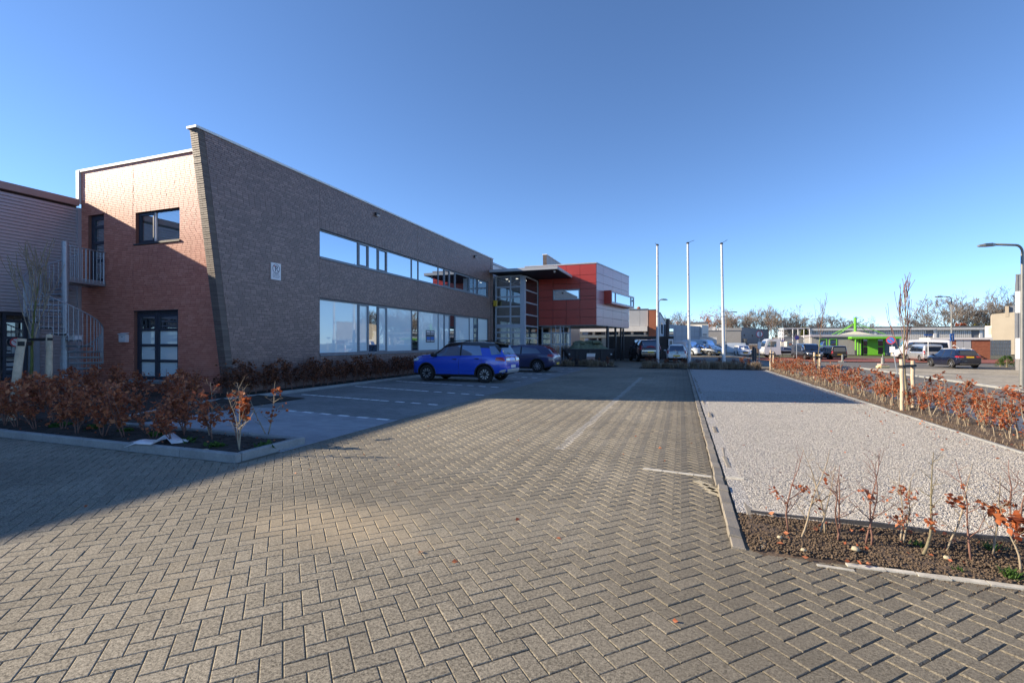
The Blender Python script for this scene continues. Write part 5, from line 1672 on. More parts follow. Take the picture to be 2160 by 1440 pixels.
# grid fence
f = Facade(2089, 66, 2132, turned(2089, 66, 2132, 18), 'grid_fence', 'white panelled yard fence with dark posts right of the brick kiosk', 'fence')
zt = f.Z(2110, 717)
f.part(MB().box(0, f.L, .05, .09, .3, zt), 'sheet', 'white_clad')
nb_ = 12
for i in range(nb_ + 1): f.part(MB().bbox(f.L * i / nb_ - .03, f.L * i / nb_ + .03, -.02, .049, 0, zt, .006), 'post', 'lamp_grey')
for i in range(5): f.part(MB().bbox(0, f.L, -.01, .045, .4 + i * (zt - .45) / 4 - .03, .4 + i * (zt - .45) / 4 + .03, .006), 'rail', 'lamp_grey')
# striped building at the right edge
f = Facade(2142, 35, 2554, 29.1, 'striped_hall', 'tall hall in dark ribs and white panels cut by the right edge')
bands = [(578, 581, 'lamp_grey'), (581, 614, 'slate'), (614, 660, 'white_metal'), (660, 713, 'slate'), (713, 757, 'white_metal'), (757, 790, 'mid_grey')]
f.part(MB().box(.02, f.L, .05, 12, 0, f.Z(2150, 579)), 'body', 'slate')
for a, b, m_ in bands:
    if m_ == 'slate':
        rb = MB(); x = 0.0; za, zb = f.Z(2150, b), f.Z(2150, a)
        while x < f.L: rb.box(x, x + .12, -.04, .06, za + .004, zb - .004); rb.box(x + .12, x + .2, 0, .06, za + .004, zb - .004); x += .2
        f.part(rb, 'rib_cladding', 'slate', kind='stuff')
    else:
        x = 0.0
        while x < f.L:
            f.part(MB().bbox(x, x + .38, -.05, .05, f.Z(2150, b) + .004, f.Z(2150, a) - .004, .01), 'panel', m_); x += .39

# ------------------------------------------------------------------ flagpoles, lamps, signs, bollards
for i, (x, y, lean, wire) in enumerate(((-1.40, 32.3, -.03, (-.14, .1)), (.52, 32.2, -.11, (.42, .16)), (2.50, 31.9, -.16, (.36, .2)))):
    d = -SA * x + CA * y
    fp = thing('flagpole', ['leftmost of the three white flagpoles, in front of the dark suv', 'middle one of the three white flagpoles, at the white hatchback', 'rightmost of the three white flagpoles, nearest to the street'][i], 'flagpole', (x, y, 0), 0, 'bare white flagpoles')
    H = height_at((518, 514, 515)[i], d)
    r_ = Vector((CA, SA, 0))
    pts = [r_ * lean * t + Vector((0, 0, H * t)) for t in (0, .3, .6, .85, 1)]
    MB().tube(pts, [.10, .085, .07, .06, .055], 12).build('pole', M['pole'], fp, smooth=True, sharp=50)
    top_ = pts[-1]
    MB().lathe([(0, 0), (.09, 0), (.10, .04), (.06, .09), (0, .10)], 10, c=top_).build('cap', M['dark_steel'], fp)
    MB().tube([top_ + Vector((0, 0, .06)), top_ + r_ * wire[0] + Vector((0, 0, .06 + wire[1]))], .012, 5).build('vane', M['dark_steel'], fp)
    for zf in (.42, .46, .75): MB().lathe([(.0, -.04), (.105 - .05 * zf, -.04), (.105 - .05 * zf, .04), (0, .04)], 10, c=r_ * lean * zf + Vector((0, 0, H * zf))).build('clamp', M['steel'], fp)
    cl_ = [p + r_ * .075 for p in pts]
    MB().tube(cl_, .006, 4).build('halyard', M['rubber'], fp)

def lamp(px, py_arm, d, arm, label, dirv=-1, rr=.07):
    p = at_d(px, d); H = height_at(py_arm, d) - p.z
    t = thing('street_lamp', label, 'street lamp', p, 0, 'grey street lamps')
    r_ = Vector((CA, SA, 0)) * dirv
    pts = [Vector((0, 0, 0)), Vector((0, 0, 1.0))]
    MB().tube([Vector((0, 0, 0)), Vector((0, 0, 1.3)), Vector((0, 0, 1.32)), Vector((0, 0, H - .35))], [rr * 1.25, rr * 1.2, rr * .85, rr * .65], 10).build('pole', M['lamp_grey'], t, smooth=True, sharp=50)
    cv = [Vector((0, 0, H - .36))] + [r_ * (.3 * (1 - math.cos(a))) + Vector((0, 0, H - .33 + .30 * math.sin(a))) for a in np.linspace(0.1, math.pi / 2, 6)] + [r_ * (arm - .5) + Vector((0, 0, H + .0))]
    MB().tube(cv, rr * .6, 8).build('arm', M['lamp_grey'], t, smooth=True)
    hd_ = MB(); n_ = Vector((-r_.y, r_.x, 0))
    a0, a1 = r_ * (arm - .62), r_ * (arm + .08)
    for q in ((0),):
        vs = []
        for pnt, w_, zt_, zb_ in ((a0, .07, .05, -.05), (a0.lerp(a1, .3), .15, .07, -.055), (a0.lerp(a1, .75), .15, .045, -.06), (a1, .06, -.02, -.06)):
            for s_, zz in ((-1, zb_), (1, zb_), (1, zt_), (-1, zt_)):
                vs.append(pnt + n_ * w_ * s_ + Vector((0, 0, H + zz - .03)))
        fs = [(3, 2, 1, 0), (12, 13, 14, 15)] + [(k * 4 + i, k * 4 + (i + 1) % 4, k * 4 + 4 + (i + 1) % 4, k * 4 + 4 + i) for k in range(3) for i in range(4)]
        hd_.add(vs, fs)
    hd_.build('lamp_head', M['lamp_grey'], t)
    return t
lamp(2156.5, 515.5, 20.9, 1.85, 'tall grey street lamp at the right edge, arm towards the left', -1, .085)
lamp(2007, 625, 44, 1.45, 'street lamp with blue plate beside the brick kiosk')
lamp(1389.5, 631, 47.5, .8, 'small looking street lamp behind the leftmost flagpole', 1)
lamp(1531.5, 657.5, 67, 1.5, 'slender far street lamp just behind the rightmost flagpole', 1)

def round_sign(px, py, d, r, base, label, faces, turn=0.0, leanpx=0, name='road_sign', squash=1):
    p = at_d(px + leanpx, d); zc = height_at(py, d) - p.z
    t = thing(name, label, 'road sign', p, YAW + turn, 'round road signs')
    off = Vector((-(leanpx) / FPX * d, 0, 0)) if leanpx else Vector((0, 0, 0))
    if leanpx: off = Matrix.Rotation(-turn, 3, 'Z') @ off
    MB().tube([(0, 0.05, 0), (off.x, off.y + .05, zc + r * .6)], .03, 8).build('post', M['steel'], t)
    MB().lathe([(0, .0), (r, 0), (r, -.015), (0, -.015)], 28, axis='y', c=(off.x, off.y, zc)).build('plate', M[faces[0]], t)
    if faces[1]:
        MB().lathe([(r * .78, -.016), (r, -.016), (r, -.020), (r * .78, -.020), (r * .78, -.016)], 28, axis='y', c=(off.x, off.y, zc)).build('rim', M[faces[1]], t)
    if len(faces) > 2 and faces[2]:
        s_ = MB().box(-r * .72, r * .72, -.022, -.017, -r * .10, r * .10).build('slash', M[faces[2]], t); s_.location = (off.x, off.y, zc); s_.rotation_euler = (0, math.radians(45), 0)
    return t, off, zc
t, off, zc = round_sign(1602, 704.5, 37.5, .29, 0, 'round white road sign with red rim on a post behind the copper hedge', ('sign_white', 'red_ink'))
MB().box(-.035, .035, -.05, -.021, -.28, .34).build('upright_bar', M['lamp_grey'], t).location = (off.x + .04, off.y, zc)  # grey upright bar across the face of the disc
bx = MB().bbox(-.12, .12, -.02, .06, 1.35 - .2, 1.35 + .35, .01).build('plate_below', M['sign_white'], t)
round_sign(1681, 712, 52, .26, 0, 'blue no parking sign left of the black van', ('blue_ink', 'red_ink', 'red_ink'))
round_sign(1651.5, 717.5, 66, .26, 0, 'small far no parking sign above the silver estate car', ('blue_ink', 'red_ink', 'red_ink'))
t, off, zc = round_sign(1879, 717.5, 31.5, .25, 0, 'blue no parking sign on a leaning post in front of the green entrance', ('blue_ink', 'red_ink', 'red_ink'), math.radians(-38), 14)
o_ = MB().bbox(-.14, .14, -.02, .01, -.2, .2, .006).build('lower_plate', M['sign_white'], t); o_.location = (off.x * .78, off.y * .78 + .02, zc - .62)
p = at_d(2007, 43.8)
bp = thing('blue_plate', 'blue rectangular sign fixed to the street lamp by the brick kiosk', 'sign', (p.x, p.y, 0), YAW)
z1_, z0_ = height_at(703.5, 43.8), height_at(719.5, 43.8)
MB().bbox(-.25, .12, -.16, -.12, z0_, z1_, .01).build('plate', M['blue_ink'], bp)
MB().box(-.09, -.04, -.164, -.16, z0_ + .1, z1_ - .12).box(-.16, -.09, -.164, -.16, z1_ - .32, z1_ - .22).build('mark', M['sign_white'], bp)
p = at_d(1958, 47)
ns = thing('street_name_sign', 'narrow street name plate on a thin pale post by the silver van', 'sign', p, YAW)
H = height_at(706, 47) - p.z
MB().tube([(0, 0, 0), (0, 0, H + .05)], .035, 8).build('post', M['pole'], ns); MB().bbox(-.42, .42, -.03, .01, H - .09, H + .05, .006).build('plate', M['blue_ink'], ns)
def bollard(px, d, h, lab, m='lamp_grey'):
    p = at_d(px, d); t = thing('bollard', lab, 'bollard', p, 0, 'street bollards')
    MB().lathe([(0, 0), (.11, 0), (.10, h * .85), (.09, h), (0, h + .03)], 10).build('post', M[m], t); MB().lathe([(0, 0), (.4, 0), (.38, .07), (0, .08)], 4).build('foot', M['kerb'], t)
bollard(1777, 52, .75, 'dark bollard on a pale foot at the edge of the red paving')
bollard(1589.5, 41, 1.3, 'thin dark post at the near end of the copper hedge', 'dark_steel')
bollard(1593, 41.5, 1.2, 'second thin dark post at the near end of the copper hedge', 'dark_steel')
p = at_d(1862, 38.5)
tb = thing('traffic_block', 'battered red and yellow traffic block with a dark stub post', 'traffic marker', p, YAW)
MB().bbox(-.34, .34, -.28, .28, .02, .22, .03).build('base', mat('faded_yellow', (.62, .55, .30), .7, var=.2, scale=9), tb)
MB().bbox(-.28, .24, -.22, .22, .222, .36, .03).build('upper_block', mat('faded_red_white', (.55, .36, .30), .7, var=.5, scale=14), tb)
MB().lathe([(0, .36), (.13, .36), (.11, .85), (.04, .9), (.03, 1.15), (0, 1.15)], 8).build('stub_post', M['lamp_grey'], tb)

# ------------------------------------------------------------------ plants
def leaf(mb, p, d, size, rs, m=0):
    """A folded oval leaf along d."""
    d = d.normalized(); side = d.cross(Vector((rs.gauss(0, 1), rs.gauss(0, 1), rs.gauss(0, 1))))
    if side.length < 1e-4: side = d.orthogonal()
    side.normalize(); nrm = d.cross(side)
    w = size * rs.uniform(.28, .42); cur = rs.uniform(-.25, .3) * size; fold = rs.uniform(.1, .45) * w
    a = p; m1 = p + d * size * .45 + nrm * cur * .3; t = p + d * size + nrm * cur
    l = p + d * size * .45 + side * w + nrm * (fold + cur * .3); r_ = p + d * size * .45 - side * w + nrm * (fold + cur * .3)
    mb.add([a, l, t, r_, m1], [(0, 4, 1), (1, 4, 2), (0, 3, 4), (3, 2, 4)], m, rs.random())

def stem_path(rs, p0, direction, length, n, wig):
    pts = [p0]; d = direction.normalized()
    for i in range(n):
        d = (d + Vector((rs.gauss(0, wig), rs.gauss(0, wig), rs.gauss(0, wig * .4) + .03))).normalized()
        pts.append(pts[-1] + d * (length / n))
    return pts

def whip(seed, h, stems=1, branches=6, leaves=40, lean=.12, leaf_lo=.2, leaf_hi=.8, size=.055, clump=.5, thick=.009):
    rs = random.Random(seed)
    sm, lm = MB(), MB()
    spots = []
    for s_ in range(stems):
        hh = h * (1 if s_ == 0 else rs.uniform(.7, .95))
        pts = stem_path(rs, Vector((rs.gauss(0, .015), rs.gauss(0, .015), -.03)), Vector((rs.gauss(0, lean) + .12 * s_ * rs.choice((-1, 1)), rs.gauss(0, lean), 1)), hh, 9, .09)
        n = len(pts)
        sm.tube(pts, [thick * (1 - .82 * i / (n - 1)) for i in range(n)], 5)
        for b in range(branches):
            f = rs.uniform(.22, .93); i = int(f * (n - 1)); p = pts[i].lerp(pts[min(i + 1, n - 1)], f * (n - 1) - i)
            a = rs.uniform(0, 6.28); up_ = rs.uniform(.4, 1.3)
            l = h * rs.uniform(.12, .36) * (1.15 - f * .6)
            bp_ = stem_path(rs, p, Vector((math.cos(a), math.sin(a), up_)), l, 5, .17)
            r0 = thick * (1 - .8 * f) * .6
            sm.tube(bp_, [r0 * (1 - .75 * k / 5) + .0006 for k in range(6)], 3)
            for q in (2, 4):
                tw = stem_path(rs, bp_[q], Vector((rs.gauss(0, 1), rs.gauss(0, 1), .5)), l * .4, 2, .25)
                sm.tube(tw, [r0 * .5, r0 * .35, .0007], 3)
                for t in tw[1:]: spots.append((t, (tw[-1] - tw[0])))
            for t in bp_[1:]: spots.append((t, bp_[-1] - bp_[0]))
    z0, z1 = h * leaf_lo, h * leaf_hi
    cand = [s_ for s_ in spots if z0 < s_[0].z < z1] or spots
    focus = [rs.choice(cand)[0] for _ in range(3)]
    cand.sort(key=lambda s_: min((s_[0] - f).length for f in focus))
    cand = cand[:max(3, int(len(cand) * clump))]
    for _ in range(leaves):
        p, d = rs.choice(cand)
        p = p + Vector((rs.gauss(0, .018), rs.gauss(0, .018), rs.gauss(0, .018)))
        dd = Vector((rs.gauss(0, 1), rs.gauss(0, 1), rs.gauss(-.3, .7)))
        leaf(lm, p, dd, size * rs.uniform(.65, 1.25), rs)
    return sm, lm

def plant_meshes(seed, twig, leafm, **kw):
    s_, l_ = whip(seed, **kw)
    return s_.mesh('stem', M[twig], True), (l_.mesh('leaves', M[leafm]) if l_.f else None)

def plant(meshes, name, label, cat, p, rz, sc, group):
    t = thing(name, label, cat, p, rz, group)
    t.scale = (sc, sc, sc)
    inst('stem', meshes[0], t)
    if meshes[1] is not None: inst('leaves', meshes[1], t)
    return t

# bare whips in the earth bed, lower right, one by one
front = [  # px, py of the foot, height, leaves, stems, twig, label
    (1661, 1118, .62, 22, 1, 'twig', 'copper leaved beech whip at the kerb end of the front earth bed'),
    (1691, 1130, .66, 7, 1, 'pale_twig', 'tall straight whip with one leaf tuft, next to the kerb end whip'),
    (1738, 1119, .62, 3, 2, 'pale_twig', 'leafless pale whip set back against the plastic edging'),
    (1764, 1133, .58, 3, 2, 'twig', 'reddish leafless whip right of the pale set back one'),
    (1828, 1145, .66, 12, 2, 'twig', 'twin stemmed upright whip with dry brown tips'),
    (1902, 1140, .52, 60, 2, 'pale_twig', 'bushy whip full of small withered dark leaves'),
    (1944, 1163, .66, 16, 1, 'bark', 'thick olive stemmed whip with a few hanging leaves'),
    (1998, 1160, .60, 26, 1, 'pale_twig', 'forked whip with red leaves half way up'),
    (2046, 1180, .62, 8, 1, 'twig', 'red stemmed whip with one orange leaf tuft'),
    (2098, 1168, .58, 30, 1, 'pale_twig', 'slim whip with brown leaves low down before the grass tuft'),
    (2140, 1140, .66, 4, 2, 'twig', 'thin tall twiggy whip behind the copper one at the right edge'),
    (2150, 1198, .46, 46, 1, 'pale_twig', 'whip dense with large copper leaves at the right edge'),
]
for i, (px, py, h, lv, stn, tw, lab) in enumerate(front):
    s_, l_ = whip(100 + i, h * 1.2, stn, 9, int(lv * 1.3), .10, .22, .72, .042 if i != 11 else .066, .22 if lv < 40 else .6, .0085 if i != 6 else .0125)
    q = at(px, py, .03)
    lm_ = 'dull_leaf' if i in (4, 5) else 'leaf'
    plant((s_.mesh('stem', M[tw], True), l_.mesh('leaves', M[lm_])), 'beech_whip', lab, 'shrub', q, 0, 1.0, 'bare beech whips in the front earth bed')
for i in range(9):
    s_, l_ = whip(130 + i, .55, 1, 7, 24, .1, .25, .75, .055, .4, .009)
    x = 2.55 + i * .27
    plant((s_.mesh('stem', M['twig'], True), l_.mesh('leaves', M['leaf'])), 'beech_whip', 'beech whip further along the front earth bed, beyond the right picture edge', 'shrub', (x, 4.5 + R.gauss(0, .15), .03), 0, 1, 'bare beech whips in the front earth bed')
def tuft(p, n, r, h, leafm, name, lab, seed, cat='weed', group=None):
    rs = random.Random(seed); mb = MB()
    for _ in range(n):
        a = rs.uniform(0, 6.28); d = Vector((math.cos(a), math.sin(a), rs.uniform(.6, 2.2))).normalized()
        q = Vector((rs.gauss(0, r * .4), rs.gauss(0, r * .4), 0)); hh = h * rs.uniform(.5, 1.1); w = rs.uniform(.003, .006)
        s_ = d.cross(Vector((0, 0, 1))).normalized() * w
        m1 = q + d * hh * .55; t = q + d * hh * .85 + Vector((d.x, d.y, -.15)) * hh * .35
        mb.add([q - s_, q + s_, m1 + s_ * .8, m1 - s_ * .8, t], [(0, 1, 2, 3), (3, 2, 4)], 0, rs.random())
    o = mb.build(name, M[leafm]); o.location = p
    return tag(o, lab, cat, group)
tuft(at(2128, 1216, .02), 70, .05, .10, 'green_leaf', 'grass_tuft', 'bright green grass tuft at the front of the earth bed', 1, 'grass tuft')
tuft(at(1935, 1150, .02), 26, .05, .06, 'green_leaf', 'grass_tuft', 'small green tuft at the foot of the thick olive stemmed whip', 2, 'grass tuft')
tuft(at(2092, 1158, .02), 40, .06, .08, 'green_leaf', 'grass_tuft', 'green tuft behind the slim whip at the plastic edging', 3, 'grass tuft')
tuft(at(2020, 1203, .02), 22, .04, .05, 'green_leaf', 'grass_tuft', 'tiny green tuft by the white line, left of the bright one', 4, 'grass tuft')

# copper hedge along the gravel
hv = [plant_meshes(200 + i, 'pale_twig', 'leaf', h=.78, stems=R.choice((1, 2)), branches=10, leaves=R.choice((60, 90, 120, 150)), lean=.10, leaf_lo=.26, leaf_hi=.98, size=.052, clump=.8, thick=.009) for i in range(12)]
GRP = 'copper beech hedge plants along the gravel'
LAB = 'young copper leaved beech in the thin hedge between gravel and street'
y = 4.2; nh = 0
while y < 31.5:
    for off_ in (0, .34):
        x = 4.98 + off_ + R.gauss(0, .06)
        if R.random() < .93:
            plant(R.choice(hv), 'hedge_beech', LAB, 'shrub', (x, y + R.gauss(0, .06) + off_ * .3, .02 + ground_z(x)), R.uniform(0, 6.28), R.uniform(.80, 1.22), GRP); nh += 1
    y += .27 if y < 16 else .34
# dry grass at its foot
rs = random.Random(8); mb = MB()
for _ in range(5200):
    yy = 5 + 26 * rs.random() ** 1.25; x = rs.uniform(4.68, 5.5); a = rs.uniform(0, 6.28); h = rs.uniform(.04, .16) * (1.3 if yy > 14 else .8); w = rs.uniform(.002, .005)
    q = Vector((x, yy, ground_z(x) + .03)); d = Vector((math.cos(a) * .6, math.sin(a) * .6, 1)).normalized(); s_ = Vector((-math.sin(a), math.cos(a), 0)) * w
    mb.add([q - s_, q + s_, q + d * h], [(0, 1, 2)], 0, rs.random())
mb.build('dry_grass', M['straw'], kind='stuff')

# leaves blown over gravel, beds and paving
rs = random.Random(31); mb = MB()
for i in range(520):
    w = rs.random()
    if w < .35: x, y, z = rs.uniform(4.7, 5.6), rs.uniform(3, 28), .05
    elif w < .60: x, y, z = 4.6 - rs.expovariate(1.6), rs.uniform(5.2, 22), .026
    elif w < .80: x, y, z = rs.uniform(.6, 4.2), rs.uniform(4.0, 5.3), .034
    elif w < .93: x, y, z = rs.uniform(-12.4, -5.8), rs.uniform(4.95, 6.0), .10
    else: x, y, z = rs.uniform(-6, 3), rs.uniform(2.4, 9), .006
    a = rs.uniform(0, 6.28)
    leaf(mb, Vector((x, y, z + ground_z(x))), Vector((math.cos(a), math.sin(a), rs.uniform(0, .3))), rs.uniform(.03, .055), rs)
mb.build('fallen_leaves', M['dull_leaf'], kind='stuff')

# dull shrubs in the left bed, row by row, and the dark hedge under the windows
bv = [plant_meshes(300 + i, 'twig', 'dull_leaf', h=.92, stems=3, branches=11, leaves=R.choice((110, 140, 180)), lean=.16, leaf_lo=.22, leaf_hi=.95, size=.078, clump=.9, thick=.010) for i in range(7)]
G2 = 'dull copper beech shrubs in the left planting bed'
def bed_label(i): return 'dense dull copper beech shrub in the left planting bed'
nb = 0
for row_, (y0, dx) in enumerate(((5.25, .54), (5.72, .54))):
    x = -12.3 + .2 * row_
    while x < -6.75:
        plant(R.choice(bv), 'beech_shrub', bed_label(nb), 'shrub', (x + R.gauss(0, .08), y0 + R.gauss(0, .08), .05), R.uniform(0, 6.28), R.uniform(.92, 1.2) * (1 if x < -8.0 else .86), G2); nb += 1
        x += dx * (1 if x < -8 else 1.25)
for _ in range(24):
    x, y = R.uniform(-16.5, -11.6), R.uniform(6.3, 10.2)
    if y > 9 and x > -13.4 and False: continue
    plant(R.choice(bv), 'beech_shrub', 'dull copper beech shrub in the deep bed before the red end wall', 'shrub', (x, y, .05), R.uniform(0, 6.28), R.uniform(.85, 1.15), 'beech shrubs before the red end wall'); nb += 1
sole = [(508, 951, .86, 14, 2, 'pale_twig', 'pale twiggy shrub, nearly leafless, near the tip of the left bed', 1),
        (562, 915, .80, 30, 2, 'pale_twig', 'thin pale shrub with a copper tuft at the very tip of the left bed', 2),
        (500, 930, .70, 150, 3, 'twig', 'bright copper shrub catching sun near the bed tip', 3),
        (445, 921, .85, 20, 2, 'pale_twig', 'bare pale forked shrub left of the sunlit copper one', 4),
        (392, 912, .80, 160, 3, 'twig', 'full copper shrub beside the white plastic strip', 5)]
for (px, py, h, lv, stn, tw, lab, sd) in sole:
    s_, l_ = whip(340 + sd, h * 1.18, stn, 11, int(lv * 1.5), .2, .25, .85, .07, .35 if lv < 60 else .8, .012)
    plant((s_.mesh('stem', M[tw], True), l_.mesh('leaves', M['leaf'])), 'beech_shrub', lab, 'shrub', at(px, py, .06), 0, 1, 'dull copper beech shrubs in the left planting bed')
dv = [plant_meshes(400 + i, 'twig', 'dark_leaf', h=.98, stems=3, branches=10, leaves=R.choice((150, 190, 230)), lean=.10, leaf_lo=.05, leaf_hi=.97, size=.072, clump=.95, thick=.009) for i in range(7)]
y = 10.2
while y < 31.4:
    for off_ in (0, .42):
        if R.random() < .95:
            plant(R.choice(dv), 'hedge_beech', 'dark leaved beech in the dense hedge under the long window bands', 'shrub', (-12.15 - off_ + R.gauss(0, .05), y + off_ * .4 + R.gauss(0, .05), .05), R.uniform(0, 6.28), R.uniform(.92, 1.22), 'dark beech hedge along the long brick wall')
    y += .46 if y < 18 else .58
# green weeds in the bed
rs = random.Random(11)
for i, (px, py) in enumerate(((128, 902), (200, 905), (268, 913), (330, 921), (455, 945), (395, 935), (560, 945))):
    mb = MB()
    for _ in range(70):
        a = rs.uniform(0, 6.28); leaf(mb, Vector((rs.gauss(0, .07), rs.gauss(0, .05), rs.uniform(0, .05))), Vector((math.cos(a), math.sin(a), rs.uniform(.2, 1.2))), rs.uniform(.04, .09), rs)
    o = mb.build('weed', M['green_leaf']); o.location = at(px, py, .05)
    tag(o, ['leftmost green weed patch at the front of the left bed', 'second green weed patch from the left in the bed', 'green weed patch before the dense shrubs, left of the plastic', 'weed patch just left of the white plastic strip', 'weed patch under the bare pale forked shrub', 'green weed between the two plastic scraps', 'weed at the kerb corner tip of the bed'][i], 'weed', 'green weeds in the left bed')

# ornamental grass and brown shrubs in the two far beds
def grass_mesh(seed, h, n, leafm):
    rs = random.Random(seed); mb = MB()
    for _ in range(n):
        a = rs.uniform(0, 6.28); sp_ = rs.uniform(.1, .75); hh = h * rs.uniform(.6, 1.1); w = rs.uniform(.004, .008)
        q = Vector((rs.gauss(0, .06), rs.gauss(0, .06), 0)); s_ = Vector((-math.sin(a), math.cos(a), 0)) * w; o_ = Vector((math.cos(a), math.sin(a), 0))
        p1 = q + o_ * sp_ * hh * .3 + Vector((0, 0, hh * .6)); p2 = q + o_ * sp_ * hh * .8 + Vector((0, 0, hh * (.95 - .3 * sp_)))
        mb.add([q - s_, q + s_, p1 + s_, p1 - s_, p2], [(0, 1, 2, 3), (3, 2, 4)], 0, rs.random())
    return mb.mesh('grass_clump', M[leafm])
gm_ = [grass_mesh(s_, .42, 170, 'straw') for s_ in range(4)]
for bedname, x0, x1, y0, y1 in (('grass_bed', -9.0, -4.0, 31.9, 33.3), ('flagpole_bed', -2.5, 4.66, 30.9, 33.2)):
    bumpy(bedname, x0, x1, y0, y1, 40, 12, .02, .06, M['dark_soil'], kind='structure')
rs = random.Random(21)
for (x0, x1, yf, n, nm) in ((-8.6, -4.2, 32.1, 13, 'bed beside the dark skip'), (-2.3, 4.5, 31.1, 24, 'bed of the flagpoles')):
    for i in range(n):
        x = x0 + (x1 - x0) * (i + rs.random() * .6) / n
        o = inst('grass_clump', rs.choice(gm_), None, (x, yf + rs.uniform(-.1, .5), .03), (0, 0, rs.uniform(0, 6)), [rs.uniform(.95, 1.5)] * 3)
        tag(o, 'dry straw coloured ornamental grass clump in the ' + nm, 'grass clump', 'dry grass clumps in the ' + nm)
    for i in range(int(n * .8)):
        x = x0 + (x1 - x0) * (i + rs.random()) / (n * .8)
        plant(rs.choice(dv), 'brown_shrub', 'dark brown leaved shrub behind the grasses in the ' + nm, 'shrub', (x, yf + rs.uniform(.5, 1.7), .03), rs.uniform(0, 6), rs.uniform(.55, .92), 'brown shrubs in the ' + nm)

# ------------------------------------------------------------------ trees
def tree_mesh(seed, H, trunk_r, first, n1, spread, levels, upright, wig=.12, min_r=.006, sides=4, leader=True, leaf_spots=None):
    rs = random.Random(seed); tm_, bm_ = MB(), MB()
    trunk = stem_path(rs, Vector((0, 0, -.1)), Vector((0, 0, 1)), H * (.98 if leader else first * 1.5), 12, .035)
    n = len(trunk)
    tr_ = [max(min_r, trunk_r * (1 - (.88 if leader else .35) * (i / (n - 1)) ** .8)) for i in range(n)]
    tm_.tube(trunk, tr_, 9)
    def grow(p, d, l, r, lev):
        k = 5 if lev < 2 else 4
        pts = [p]; dd = d.normalized()
        for i in range(k):
            dd = (dd + Vector((rs.gauss(0, wig), rs.gauss(0, wig), upright * .16 + rs.gauss(0, wig * .5)))).normalized(); pts.append(pts[-1] + dd * l / k)
        r1 = max(min_r, r * .45)
        bm_.tube(pts, [max(min_r, r + (r1 - r) * i / k) for i in range(k + 1)], sides if lev < 2 else 3, caps=False)
        if leaf_spots is not None and lev >= levels - 1: leaf_spots.extend(pts[2:])
        if lev >= levels: return
        m_ = 4
        for b in range(m_):
            f = rs.uniform(.25, 1.0) if b else 1.0
            i = min(k - 1, int(f * k)); q = pts[i].lerp(pts[i + 1], f * k - i)
            a = rs.uniform(.35, .8) * spread; ax = Vector((rs.gauss(0, 1), rs.gauss(0, 1), rs.gauss(0, 1))).cross(dd)
            if ax.length < 1e-4: continue
            nd_ = Matrix.Rotation(a, 3, ax.normalized()) @ dd
            grow(q, nd_, l * rs.uniform(.45, .72), max(min_r, r * rs.uniform(.4, .6)), lev + 1)
    for b in range(n1):
        f = first + (.95 - first) * (b + rs.random() * .5) / n1 if leader else first * 1.5 * rs.uniform(.62, 1.0) / 1.0
        h = f * H if leader else f * H
        fi = h / (H * (.98 if leader else first * 1.5)) * (n - 1); i = min(n - 2, int(fi)); p = trunk[i].lerp(trunk[i + 1], min(1, fi - i))
        a = b * 2.4 + rs.gauss(0, .3)
        d = Vector((math.cos(a) * spread, math.sin(a) * spread, .35 + upright))
        l = H * (.42 * (1.1 - f) + .10) * (1.0 if H > 3.5 else .78) if leader else H * rs.uniform(.34, .5)
        grow(p, d, l, max(min_r, trunk_r * (.34 if leader else .55) * (1.15 - f)), 0 if not leader else levels - 1)
    return tm_, bm_

def young_tree(p, H, seed, name_label, stakes, tie_h, bark, first=.34, n1=20, spread=.8, tr=.045):
    t = thing('young_tree', name_label, 'tree', p, 0, 'young staked street trees')
    tm_, bm_ = tree_mesh(seed, H, tr, first, n1, spread, 2, .95, .10, .0085 if H > 3.5 else .0055)
    tm_.build('trunk', M[bark], t, smooth=True); bm_.build('crown', M['pale_twig' if H > 3.5 else 'twig'], t, smooth=True)
    return t
def stake(a, b, r, lab):
    t = thing('tree_stake', lab, 'stake', a)
    v = b - a; n = 8
    pts = [v * (i / n) + Vector((R.gauss(0, .004), R.gauss(0, .004), 0)) for i in range(n + 1)]; pts[0].z = -.2
    MB().tube(pts, [r * R.uniform(.95, 1.06) for _ in pts], 10).build('post', M['stake'], t, smooth=True, sharp=60)
    return t
def tie(a, b, lab, w=.06):
    t = thing('tree_tie', lab, 'strap', a)
    v = b - a; L_ = v.length; ang = math.atan2(v.y, v.x)
    m_ = MB().rbox((v.x / 2, v.y / 2, v.z / 2), (L_ + .14, .10, w), ang); m_.build('strap', M['rubber'], t)
# left tree with two pale stakes
tp = at(62, 836, .05)
young_tree(tp, 3.95, 51, 'bare young tree with green trunk in front of the mauve grey hall', None, 0, 'green_bark', .36, 17, .42, .055)
sa0, sa1 = at(22, 893, .03), None
d_ = -SA * sa0.x + CA * sa0.y
sa1 = Vector((*cam_world(d_ + .1, (46 - CX) / FPX * (d_ + .1)), height_at(714, d_)))
stake(sa0, sa1, .068, 'slanting pale stake on the left of the left young tree')
sb0 = at(103, 852, .05); d2 = -SA * sb0.x + CA * sb0.y
sb1 = Vector((*cam_world(d2, (104.5 - CX) / FPX * d2), height_at(705, d2)))
stake(sb0, sb1, .068, 'upright pale stake on the right of the left young tree')
ta = sa0.lerp(sa1, .94) ; tb_ = Vector((tp.x, tp.y, ta.z)); tc = sb0.lerp(sb1, .93)
tie(ta, Vector((tp.x, tp.y, ta.z)), 'black rubber tie from the slanting stake to the left tree', .09); tie(Vector((tp.x, tp.y, tc.z)), tc, 'black rubber tie from the upright stake to the left tree', .07)
